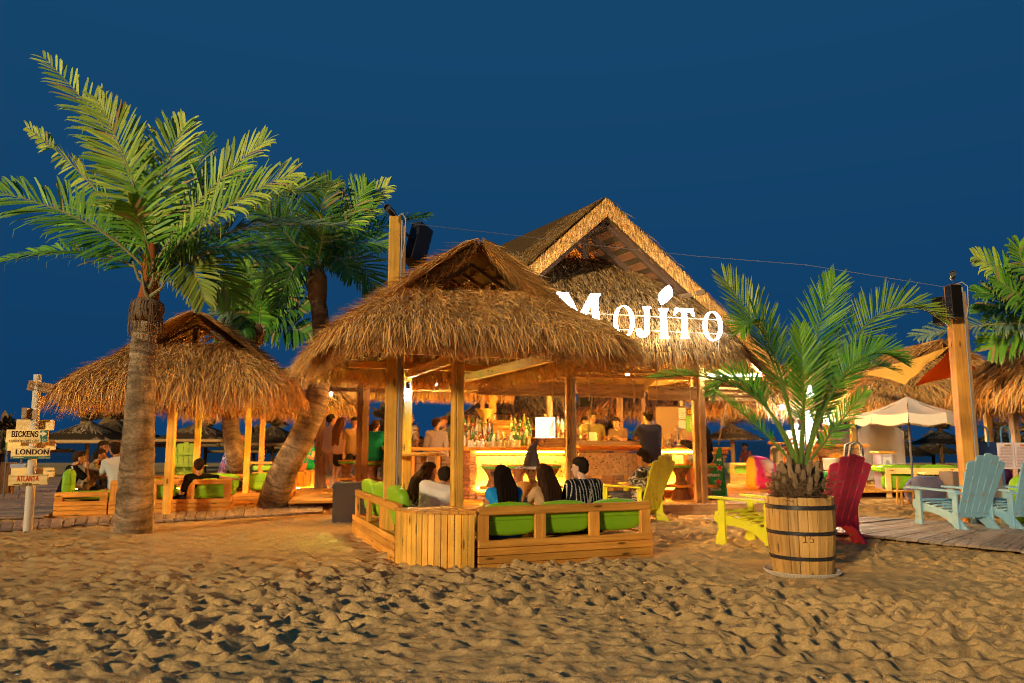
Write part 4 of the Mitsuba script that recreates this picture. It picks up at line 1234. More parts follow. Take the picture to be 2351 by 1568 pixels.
def post(px, Y, top, wd=.16, pal=6, z0=DZ, pair=False):
    q = P(px, 1000, Y)
    put(bar, 'post', MB().bar([q[0], Y, z0 - .05], [q[0], Y, top], wd, wd, up=B2, pal=pal, ch=.01))
    if pair:
        put(bar, 'post', MB().bar([q[0] - wd * .95, Y + .05, z0 - .05], [q[0] - wd * .95, Y + .05, top], wd * .7, wd, up=B2, pal=6, ch=.01))
post(1612, 14.2, 2.75, .12, 6, pair=True)
post(1316, 13.6, 2.75, .095, 1, pair=True)
post(838, 16.2, 2.7, .15, 6, pair=True)
post(741, 18.6, 2.7, .14, 6, pair=True)
post(1130, 18.2, 2.8, .17, 0)
post(1262, 17.6, 2.8, .13, 6)
post(1107, 18.0, 2.7, .1, 6)
post(1424, 18.6, 2.8, .13, 6)
post(1478, 19.3, 2.8, .10, 6)
for b, z in ((1.0, 2.60), (1.0, 2.50), (6.4, 2.55)):
    put(bar, 'eave_beam', MB().bar(at(-3.2, b, z), at(4.2, b, z), .06, .055, pal=6))
for a in (-2.9, 3.4):
    put(bar, 'eave_beam', MB().bar(at(a, .9, 2.62), at(a, 6.8, 2.62), .10, .12, pal=6))
put(bar, 'side_beam', MB().bar(P(742, 893, 18.6), P(900, 897, 17.2), .12, .10, pal=6))
for a in np.linspace(-2.6, 3.2, 9):
    put(bar, 'rafter', MB().bar(at(a, .15, 2.58), at(.55 + (a - .55) * .45, 1.9, 4.55), .07, .09, pal=6))
# thatch verge at the left side of the bar, lit from inside
lv = MB()
n = 5200
s_, h_ = g.random((n, 1)), g.random((n, 1))
e0, e1_ = P(690, 900, 21.5), P(1180, 905, 20.6)
base = e0 + (e1_ - e0) * s_ + [0, 0, .38] * h_ + np.array([0, .4, 0]) * h_
L = g.uniform(.18, .34, (n, 1))
pts = np.stack([base, base + [0, -.03, -.5] * L, base + np.hstack([g.normal(0, .05, (n, 1)), 0 * L - .02, -L])], 1)
lv.blades(pts, np.tile([.022, .02, .008], (n, 1)), np.tile([1.0, 0, 0], (n, 1)), straw_cols(n, g, .95))
lv.raw(np.array([e0 + [0, .42, .1], e1_ + [0, .42, .1], e1_ + [0, .9, .75], e0 + [0, .9, .75]]), [[0, 1, 2, 3]], (.2, .12, .05))
put(bar, 'rear_verge', lv, 'matte', kind='stuff')

# rolled bamboo blinds on ropes between the posts
for (x0, x1, Y0_, Y1_, y0, y1, lab) in ((1097, 1298, 13.0, 13.5, 890, 893, 'left one'), (1327, 1478, 13.55, 13.9, 895, 898, 'middle one'), (1488, 1600, 13.9, 14.15, 902, 904, 'third one'), (1628, 1758, 14.2, 14.6, 905, 907, 'right one')):
    t = thing('rolled_blind', f'rolled up brown slatted blind on ropes under the bar eave, the {lab} of four', 'blind', 'rolled blinds under the bar eave')
    A_, Bb = P(x0, y0, Y0_), P(x1, y1, Y1_)
    for k in range(5):
        dz = (k - 2) * .052
        put(t, 'slat', MB().bar(A_ + [0, .012 * (k % 2), dz], Bb + [0, .012 * (k % 2), dz], .05, .045, up=(0, -1, 0), pal=6))
    for f in (.16, .84):
        q = A_ + (Bb - A_) * f
        put(t, 'rope', MB().tube([q + [0, -.04, .30], q + [0, -.06, .1], q + [.01, -.06, -.1], q + [0, -.03, -.2]], .012, 6, (.45, .34, .2)), 'matte', True)
for x0, y0, x1, y1, Y in ((1360, 910, 1350, 1010, 14.2), (1672, 915, 1650, 1020, 14.6), (1290, 905, 1305, 985, 14.3)):
    t = thing('hanging_rope', 'slack blind cord hanging by a post of the bar, ' + {1360: 'beside the bartender', 1672: 'right of the front post', 1290: 'right of the lantern'}[x0], 'rope')
    put(t, None, MB().tube([P(x0, y0, Y), P((x0 + x1) / 2 - 2, (y0 + y1) / 2, Y), P(x1, y1, Y)], .014, 6, (.40, .30, .18)), 'matte', True)

# --- illuminated letters on rails
def serif_I(h, w=.20, s=.34, foot=.07):
    return sg.Polygon([(-s * h / 2, 0), (s * h / 2, 0), (s * h / 2, foot * h), (w * h / 2 * 1.1, foot * 1.7 * h), (w * h / 2, (1 - foot * 1.7) * h), (s * h / 2, (1 - foot) * h), (s * h / 2, h), (-s * h / 2, h), (-s * h / 2, (1 - foot) * h), (-w * h / 2, (1 - foot * 1.7) * h), (-w * h / 2 * 1.1, foot * 1.7 * h), (-s * h / 2, foot * h)])

def oval(h, w, t):
    e = lambda a, b: affinity.scale(sg.Point(0, h / 2).buffer(1, quad_segs=16), a, b)
    return e(w / 2, h / 2).difference(e(w / 2 - t, h / 2 - t * .42))
gm = {}
h = 1.0
gm['M'] = sg.Polygon([(-.62, 0), (-.34, 0), (-.34, .07), (-.40, .10), (-.36, .62), (-.05, 0), (.05, 0), (.36, .66), (.40, .10), (.30, .07), (.30, 0), (.66, 0), (.66, .07), (.60, .1), (.56, .90), (.64, .93), (.64, 1), (.34, 1), (.02, .42), (-.30, 1), (-.62, 1), (-.62, .93), (-.54, .90), (-.57, .1), (-.62, .07)])
gm['O'] = oval(1, .70, .145)
gm['J'] = affinity.scale(sg.Polygon([(-.02, 1), (.34, 1), (.34, .94), (.27, .9), (.27, .28), (.22, .10), (.08, 0), (-.12, 0), (-.26, .08), (-.30, .2), (-.24, .31), (-.13, .31), (-.08, .22), (-.02, .16), (.05, .20), (.07, .32), (.07, .9), (-.02, .94)]), .82, 1, origin=(0, 0))
gm['I'] = serif_I(1)
gm['T'] = affinity.scale(sg.Polygon([(-.17, 0), (.17, 0), (.17, .06), (.11, .12), (.11, .86), (.26, .86), (.36, .72), (.42, .74), (.38, 1), (-.38, 1), (-.44, .76), (-.38, .74), (-.26, .86), (-.11, .86), (-.11, .12), (-.17, .06)]), .84, 1, origin=(0, 0))
u = np.linspace(0, 1, 20)
leaf = np.vstack([np.stack([-.10 + .34 * np.sin(u * 3.1) * -1 + u * .36, u * 1.0], 1), np.stack([-.10 + .36 * np.sin(u * 3.1) + u * .36, u * 1.0], 1)[::-1]])
gm['leaf'] = sg.Polygon(leaf).buffer(0)
sgn = thing('letter_sign', 'glowing white letters reading MOJITO with a leaf over the i, before the bar thatch', 'sign')
dl = lambda px: 12.35 + (px - 1290) / 350 * .62
COLS = dict(w=(1.0, .80, .50), n=(1.0, .92, .86), c=(.90, .93, 1.0))
for ch_, px, yb, hp, col in (('M', 1328, 756, 86, 'n'), ('O', 1432, 775, 76, 'w'), ('J', 1476, 776, 74, 'w'), ('I', 1524, 778, 71, 'n'), ('T', 1571, 779, 73, 'n'), ('O', 1636, 784, 71, 'n'), ('leaf', 1523, 702, 50, 'c')):
    Y = dl(px)
    sc = hp * Y / FPX
    pg = affinity.scale(gm[ch_], sc, sc, origin=(0, 0)).buffer(-.008)
    put(sgn, 'leaf' if ch_ == 'leaf' else 'letter', MB().prism(pg, .05, (P(px, yb, Y), B1, (0, 0, 1), -B2)), 'matte', emit=np.array(COLS[col]) * (8 if ch_ != 'leaf' else 8))
for y0, y1 in ((718, 737), (752, 769)):
    put(sgn, 'rail', MB().tube([P(1330, y0, dl(1330) + .08), P(1700, y1, dl(1700) + .08)], .010, 6, (.28, .25, .2)), 'satin')
for px, y in ((1650, 770), (1400, 756)):
    put(sgn, 'bracket', MB().tube([P(px, y, dl(px) + .08), P(px, y + 45, dl(px) + .22)], .014, 6, (.5, .45, .38)), 'satin')
put(sgn, 'leaf_stem', MB().tube([P(1521, 712, dl(1522) - .04), P(1519, 702, dl(1522) - .04)], .012, 6, (.5, .5, .5)), 'satin')

# --- counters
ct = thing('bar_counter', 'long wooden bar counter with a pitted stone front glowing under amber light strips', 'counter')
CF = lambda px: 14.95 + (px - 1093) / 392 * .62           # how far the front of the counter stands
def cp(px, z, d=0.0):
    Y = CF(px) + d
    return np.array([P(px, 1000, Y)[0], Y, z])
def front(x0, x1, z0, z1, d, nm='stone_panel', mat='pitted_stone', th=.05, pal=0):
    zc = (z0 + z1) / 2
    put(ct, nm, MB().bar(cp(x0, zc, d), cp(x1, zc, d), z1 - z0, th, up=-B2, pal=pal), mat)
front(1093, 1300, DZ, 1.02, .02)
front(1512, 1612, DZ, 1.02, .02)
put(ct, 'counter_top', MB().bar(cp(940, 1.155, .12), cp(1300, 1.155, .12), .55, .06, ch=.01))
put(ct, 'counter_top', MB().bar(cp(1300, 1.155, .17), cp(1665, 1.155, .17), .55, .06, ch=.01))
put(ct, 'apron', MB().bar(cp(1093, 1.055, -.015), cp(1300, 1.055, -.015), .03, .05, up=-B2))
put(ct, 'apron', MB().bar(cp(1512, 1.055, -.015), cp(1608, 1.055, -.015), .03, .05, up=-B2))
for i, (x0, x1) in enumerate(((1094, 1296), (1514, 1606))):
    put(ct, 'light_strip', MB().bar(cp(x0, 1.095, -.13), cp(x1, 1.095, -.13), .03, .03, up=-B2), 'matte', emit=np.array([1, .46, .07]) * 48)
    put(ct, 'foot_light', MB().bar(cp(x0, .40, -.10), cp(x1, .40, -.10), .03, .02, up=-B2), 'matte', emit=np.array([1, .40, .04]) * 110)
    put(ct, 'foot_step', MB().bar(cp(x0, .30, -.12), cp(x1, .30, -.12), .22, .06, pal=0))
# dull raised section in the middle
front(1328, 1482, DZ, 1.08, -.30)
put(ct, 'raised_top', MB().bar(cp(1322, 1.20, -.18), cp(1490, 1.20, -.18), .50, .05, ch=.01))
put(ct, 'raised_apron', MB().bar(cp(1326, 1.13, -.35), cp(1484, 1.13, -.35), .045, .05, up=-B2, pal=6))
put(ct, 'raised_shelf', MB().bar(cp(1324, 1.27, -.1), cp(1482, 1.27, -.1), .10, .30, up=-B2, pal=1))
put(ct, 'corner_post', MB().bar(cp(1481, DZ, -.34), cp(1481, 1.12, -.34), .07, .06, up=-B2, pal=0))
for k in range(6):
    for r_ in range(2):
        x0 = 1332 + k * 25
        put(ct, 'wood_panel', MB().bar(cp(x0, .52 - .25 * r_, -.36), cp(x0 + 23.5, .52 - .25 * r_, -.36), .23, .02, up=-B2, pal=(6, 3, 6, 1, 3, 6)[(k + 2 * r_) % 6]))
# wood block corner pillar and crate panels on the left
for k in range(13):
    for j in range(2):
        x0 = 1063 + j * 15
        put(ct, 'wood_block', MB().bar(cp(x0, DZ + .05 + k * .073, -.02 - .01 * R.random()), cp(x0 + 14.5, DZ + .05 + k * .073, -.02 - .012 * R.random()), .068, .06, up=-B2, pal=7 if j == 0 else 6))
for x0, x1 in ((950, 1003), (1008, 1062)):
    for k in range(5):
        put(ct, 'crate_board', MB().bar(cp(x0, .32 + k * .155, .05), cp(x1, .32 + k * .155, .05), .145, .025, up=-B2, pal=6))
    for x_ in (x0, x1):
        put(ct, 'crate_post', MB().bar(cp(x_, DZ, .02), cp(x_, 1.12, .02), .06, .05, up=-B2, pal=0))
# stepped corbel at the right end
for k in range(10):
    z = 1.08 - k * .085
    L = max(.10, .38 - .05 * k if k > 2 else .44 - .03 * k)
    q = cp(1612, z, .1)
    put(ct, 'corbel_block', MB().bar(q, q + B1 * L * 1.1, .40, .075, pal=6 if k else 0))
# left wing of the counter, running away from the camera
put(ct, 'counter_top', MB().bar(cp(950, 1.16, .2) + B2 * .1, cp(905, 1.16, .2) + B2 * 3.2, .5, .06))
put(ct, 'side_panel', MB().bar(cp(955, .65, .2) + B2 * .3, cp(912, .65, .2) + B2 * 3.2, .9, .05, up=-B1, pal=7))
rt = thing('round_table', 'round pale high table top lit by the bulb on the pavilion rear post', 'table')
q = pb * [1, 1, 0] + [.15, 0, 0]
put(rt, 'table_top', MB().lathe([(0, 1.10), (.42, 1.10), (.43, 1.12), (.42, 1.14), (0, 1.14)], q, 28, pal=0), 'wood')
put(rt, 'stem', MB().lathe([(.05, .05), (.05, 1.1)], q + [0.1, .12, 0], 10, pal=6), 'wood')

def stool(px, Y, label, z=DZ):
    t = thing('bar_stool', label, 'stool', 'turned wooden bar stools')
    o_ = P(px, 1000, Y) * [1, 1, 0] + [0, 0, z]
    pr = []
    zz = 0.0
    for k in range(7):
        r = .20 - .012 * k
        pr += [(r - .01, zz), (r, zz + .006), (r, zz + .026), (r - .01, zz + .032)]
        zz += .034
    put(t, 'base', MB().lathe([(0, 0)] + pr, o_, 18, pal=7))
    put(t, 'foot_ring', MB().lathe([(.1, zz), (.26, zz), (.265, zz + .025), (.26, zz + .05), (.1, zz + .05)], o_, 20, pal=0))
    zz += .05
    pr = []
    for k in range(11):
        r = (.145, .125, .11, .10, .095, .10, .11, .125, .145, .165, .185)[k]
        pr += [(r - .008, zz), (r, zz + .005), (r, zz + .023), (r - .008, zz + .028)]
        zz += .03
    put(t, 'column', MB().lathe(pr, o_, 18, pal=7))
    put(t, 'seat_band', MB().lathe([(.19, zz), (.215, zz), (.22, zz + .05), (.21, zz + .055)], o_, 20, (.12, .36, .04)), 'satin', True)
    put(t, 'seat', MB().lathe([(.1, zz + .05), (.225, zz + .05), (.225, zz + .08), (0, zz + .085)], o_, 20, pal=0))
for px, Y, lab in ((1133, 14.45, 'turned hourglass bar stool right behind the woman in blue'), (1190, 14.6, 'turned hourglass bar stool with a green seat band, alone before the lit stone front'),
                   (1262, 14.75, 'turned hourglass bar stool behind the lime strap woman'), (1500, 15.0, 'turned hourglass bar stool mostly hidden by the yellow chair'),
                   (1560, 15.05, 'turned hourglass bar stool with a green seat band before the right lit stone front'), (1618, 15.1, 'turned hourglass bar stool under the girl in denim shorts'),
                   (856, 17.0, 'turned bar stool under the teal shirt at the left of the bar'), (800, 18.0, 'turned bar stool partly behind the left bar post'), (928, 16.3, 'turned bar stool right of the mast at the left counter')):
    stool(px, Y, lab)

# --- back bar: shelves and bottles
sh = thing('bottle_shelf', 'stepped wooden back bar shelf loaded with bottles', 'shelf')
for z, Y, in ((1.20, 16.1), (1.38, 16.5), (1.58, 16.9)):
    q0, q1 = P(1056, 1000, Y), P(1318, 1000, Y)
    put(sh, 'shelf_board', MB().bar([q0[0], Y, z], [q1[0], Y, z], .32, .03, pal=0))
    put(sh, 'riser', MB().bar([q0[0], Y + .17, z - .1], [q1[0], Y + .17, z - .1], .2, .02, up=(0, -1, 0), pal=7))
BOT = [((.40, .22, .04), 'amber'), ((.05, .13, .03), 'dark green'), ((.55, .52, .40), 'clear'), ((.22, .07, .02), 'brown'), ((.45, .46, .20), 'pale yellow'), ((.62, .60, .55), 'white')]
PRF = [[(0, 0), (.036, 0), (.038, .02), (.038, .17), (.030, .20), (.014, .225), (.013, .29), (.016, .292), (.016, .30), (0, .30)],
       [(0, 0), (.043, 0), (.045, .02), (.045, .13), (.036, .165), (.015, .195), (.014, .25), (.017, .252), (.017, .265), (0, .265)]]
g = np.random.default_rng(77)
for z, Y, n in ((1.215, 16.1, 26), (1.395, 16.5, 27), (1.595, 16.9, 26)):
    for i in range(n):
        px = 1061 + (1316 - 1061) * (i + .5) / n + g.uniform(-1.5, 1.5)
        if 1222 < px < 1280 or (1140 < px < 1172 and z > 1.3):
            continue
        k = int(g.choice(6, p=[.26, .2, .24, .1, .12, .08]))
        o_ = np.array([P(px, 1000, Y)[0], Y + g.uniform(-.06, .06), z])
        s_ = g.uniform(.88, 1.15)
        t = thing('bottle', f'{BOT[k][1]} glass liquor bottle in the rows behind the bar counter', 'bottle', f'{BOT[k][1]} bottles behind the bar')
        pr = np.array(PRF[int(g.random() < .35)]) * [1.05, s_]
        put(t, 'glass', MB().lathe(pr[:-4] if False else pr, o_, 10, BOT[k][0]), 'shiny', True)
        put(t, 'cap', MB().lathe([(.0165, pr[-1][1] - .035), (.0175, pr[-1][1] + .002), (0, pr[-1][1] + .002)], o_, 8, ((.4, .02, .02), (.02, .02, .02), (.6, .5, .2), (.6, .6, .6))[int(g.integers(4))]), 'satin')
        put(t, 'paper_label', MB().lathe([(.0465 if pr[1][0] > .04 else .0405, .05), (.0465 if pr[1][0] > .04 else .0405, .05 + .07 * s_)], o_, 10, ((.7, .62, .4), (.6, .58, .5), (.5, .12, .05), (.12, .2, .08))[int(g.integers(4))]), 'matte')
for i in range(22):
    px = 1078 + i * 5.4
    Y = 15.35 + g.uniform(0, .2)
    o_ = np.array([P(px, 1000, Y)[0], Y, 1.186])
    t = thing('drinking_glass', 'small clear glass in the row of tumblers on the bar counter', 'glass', 'tumblers on the bar counter')
    put(t, None, MB().lathe([(0, .004), (.028, 0), (.034, .10 + g.uniform(0, .05)), (.031, .10), (.026, .01), (0, .01)], o_, 10, (.62, .56, .42)), 'shiny', True)
for px in (1108, 1178, 1215):
    t = thing('pourer_bottle', {1108: 'white drop shaped bottle at the left end of the bar counter', 1178: 'white drop shaped bottle in the middle of the bar counter', 1215: 'white drop shaped bottle left of the lantern'}[px], 'bottle')
    o_ = np.array([P(px, 1000, 15.25)[0], 15.25, 1.186])
    put(t, None, MB().lathe([(0, 0), (.03, 0), (.04, .07), (.03, .13), (.012, .18), (0, .185)], o_, 12, (.75, .72, .62)), 'shiny', True)
lan = thing('lantern', 'square white glowing lantern standing on a dark wooden box on the bar', 'lantern')
q = P(1252, 1000, 15.6)
put(lan, 'shade', MB().lathe([(0, 1.375), (.205, 1.375), (.205, 1.80), (0, 1.80)], [q[0], 15.6, 0], 28), 'matte', emit=np.array([1, .82, .52]) * .62)
for k in range(5):
    th = -1.15 + .13 * k
    put(lan, 'drawn_stem', MB().tube([[q[0] + .208 * math.cos(th + .06 * math.sin(9 * u_)), 15.6 + .208 * math.sin(th + .06 * math.sin(9 * u_)), 1.42 + .36 * u_ * (.6 + .1 * k)] for u_ in np.linspace(0, 1, 7)], .004, 4, (.35, .25, .08)), 'matte')
put(lan, 'finial', MB().lathe([(.02, 1.80), (.02, 1.84), (.04, 1.86), (0, 1.88)], [q[0], 15.6, 0], 8, (.5, .35, .1)), 'satin')
put(lan, 'base_box', MB().box([P(1288, 1000, 15.55)[0], 15.55, 1.275], [.85, .42, .19], BA, .01, 2))
fn = thing('brass_funnel', 'brass funnel shaped shade standing over the bottles at the left of the bar', 'funnel')
q = P(1112, 958, 16.8)
put(fn, 'funnel', MB().lathe([(.03, -.30), (.05, -.05), (.10, 0), (.21, .19), (.20, .19), (.09, .01)], q, 24, (.55, .36, .08)), 'shiny', True)
cr = thing('wooden_crate', 'plain wooden crate on the back bar with a black hat lying on it', 'crate')
q = P(1152, 985, 16.3)
for k in range(4):
    put(cr, 'board', MB().bar(q + [-.19, 0, -.16 + k * .10], q + [.19, 0, -.16 + k * .10], .095, .3, up=(0, 1, 0), pal=0))
ht = thing('hat', 'black hat lying on the wooden crate behind the bar', 'hat')
q = P(1152, 950, 16.3)
put(ht, None, MB().lathe([(0, .09), (.07, .085), (.09, .03), (.17, .02), (.175, .005), (0, 0)], q, 18, (.015, .015, .015)), 'matte', True)
# lamps inside the bar
for px, py, Y, e, lab in ((1300, 950, 16.4, 40, 'glowing flame shaped bulb hanging right of the lantern'), (1200, 862, 14.6, 26, 'bulb tucked under the bar eave behind the near pavilion'), (1440, 860, 15.2, 26, 'bulb under the bar roof above the bartender'),
                          (760, 905, 19.0, 42, 'bulb under the left verge of the bar'), (1000, 880, 18.0, 24, 'bulb under the bar roof left of the bottles'), (683, 935, 21.0, 20, 'small bulb at the corner of the rear hut')):
    t = thing('bulb_lamp', lab, 'lamp')
    q = P(px, py, Y)
    put(t, 'bulb', MB().ball(q, [.04, .04, .06], 2), 'matte', True, emit=np.array([1, .42, .07]) * e * 88)
    put(t, 'cord', MB().tube([q + [0, 0, .06], q + [0, 0, .4]], .006, 4, (.03, .03, .03)), 'matte')
es = thing('light_strip', 'bright warm light strip under the right end of the bar eave', 'light strip')
put(es, None, MB().bar(P(1625, 862, 14.0), P(1765, 862, 14.6), .04, .03), 'matte', emit=np.array([1, .76, .36]) * 110)

# --- notices and pictures at the right end of the bar
nb = thing('notice_board', 'bronze grey board with menus and paper notices behind the right end of the bar', 'notice board')
Yn = 17.2
def panel(nm, x0, y0, x1, y1, col, d=0.0, mat='matte', parent=None):
    a, b = P(x0, (y0 + y1) / 2, Yn - d), P(x1, (y0 + y1) / 2, Yn - d)
    put(parent or nb, nm, MB().bar(a, b, abs(y1 - y0) / FPX * Yn, .02, up=(0, -1, 0), ch=.003, col=col), mat)
panel('board', 1506, 934, 1612, 1012, (.30, .22, .13))
panel('paper', 1558, 937, 1574, 962, (.70, .72, .68), .015)
panel('paper', 1558, 965, 1574, 984, (.68, .72, .72), .015)
panel('emblem_card', 1577, 938, 1590, 953, (.20, .09, .03), .015)
m = MB()
for k in range(6):
    a = k * math.pi / 3
    c = P(1583.5, 945.5, Yn - .03)
    m.ball(c + [.035 * math.cos(a), 0, .035 * math.sin(a)], [.018, .004, .018], 1, (.8, .5, .06))
put(nb, 'emblem', m, 'matte')
panel('green_banner', 1575, 955, 1596, 990, (.22, .48, .06), .015)
for k in range(7):
    panel('banner_text', 1584, 957 + k * 4, 1587, 959.5 + k * 4, (.75, .78, .6), .028)
panel('paper', 1592, 936, 1604, 962, (.68, .68, .6), .015)
panel('paper', 1597, 965, 1606, 988, (.15, .4, .25), .012)
for k in range(5):
    panel('print_line', 1560, 942 + k * 4, 1572, 942.8 + k * 4, (.3, .3, .3), .028)
pc = thing('picture_row', 'row of small bright framed pictures hung above the notice board', 'pictures')
panel('frame', 1558, 913, 1572, 934, (.12, .1, .09), .02, parent=pc)
panel('picture', 1561, 915, 1567, 932, (.6, .55, .45), .035, parent=pc)
panel('frame', 1574, 911, 1595, 935, (.10, .12, .40), .02, parent=pc)
panel('picture', 1575, 912, 1587, 922, (.75, .45, .04), .035, parent=pc)
panel('picture', 1582, 911.5, 1594, 921, (.65, .10, .03), .05, parent=pc)
panel('frame', 1597, 913, 1618, 928, (.32, .30, .2), .02, parent=pc)
panel('shelf', 1596, 929, 1620, 934, (.05, .03, .03), .03, parent=pc)
panel('picture', 1600, 929.5, 1612, 932, (.5, .06, .02), .045, parent=pc)
# things on the right counter
for i, (px, h, c, lab) in enumerate(((1524, .22, (.5, .34, .1), 'amber jar at the left of the right counter'), (1534, .16, (.5, .45, .35), 'squat jar on the right counter'), (1542, .26, (.16, .09, .05), 'dark bottle on the right counter'), (1566, .30, (.45, .25, .12), 'rose coloured bottle on the right counter'), (1580, .2, (.45, .1, .16), 'red glass on the right counter'))):
    t = thing('jar', lab, 'jar')
    Y = CF(px) + .2
    o_ = np.array([P(px, 1000, Y)[0], Y, 1.19])
    put(t, None, MB().lathe(np.array(PRF[i % 2]) * [1.4, h / .28], o_, 12, c), 'shiny', True)
ju = thing('juicer', 'chrome citrus press with a round head on the right counter', 'juicer')
o_ = np.array([P(1556, 1000, 15.9)[0], 15.9, 1.19])
put(ju, 'stand', MB().lathe([(0, 0), (.09, 0), (.08, .04), (.03, .06), (.03, .30), (0, .30)], o_, 16, (.4, .38, .34)), 'shiny', 40)
put(ju, 'head', MB().ball(o_ + [0, 0, .36], [.085, .085, .07], 2, (.5, .47, .42)), 'shiny', True)
pl = thing('potted_herb', 'small leafy herb in a pot on the raised part of the counter', 'plant')
o_ = cp(1462, 1.33, -.2)
put(pl, 'pot', MB().lathe([(0, 0), (.05, 0), (.065, .09), (.05, .09), (0, .08)], o_, 14, (.35, .14, .05)), 'matte')
n = 60
g = np.random.default_rng(6)
d = g.normal(0, 1, (n, 3)); d[:, 2] = np.abs(d[:, 2]) + .4
d /= np.linalg.norm(d, axis=1, keepdims=True)
b_ = o_ + [0, 0, .09] + d * g.uniform(.02, .1, (n, 1))
put(pl, 'leaves', MB().blades(np.stack([b_, b_ + d * .03, b_ + d * .06], 1), np.tile([.008, .025, .005], (n, 1)), np.cross(d, g.normal(0, 1, (n, 3))) * 1.0, np.tile([.03, .11, .02], (n, 1))), 'leafy', kind='stuff')

# ================================================================== people
SPH = {}
def sphere(c, r):
    k = round(float(r), 4)
    if k not in SPH:
        SPH[k] = m3.Manifold.sphere(k, 14)
    return SPH[k].translate([float(x) for x in c])

def bone(a, ra, b, rb):
    return m3.Manifold.batch_hull([sphere(a, ra), sphere(b, rb)])

def soft(ms, edge=.03, it=10):
    m = m3.Manifold.batch_boolean(ms, m3.OpType.Add).refine_to_length(edge)
    q = m.to_mesh()
    t = trimesh.Trimesh(q.vert_properties[:, :3], q.tri_verts, process=True)
    trimesh.smoothing.filter_taubin(t, lamb=.5, nu=.52, iterations=it)
    return t

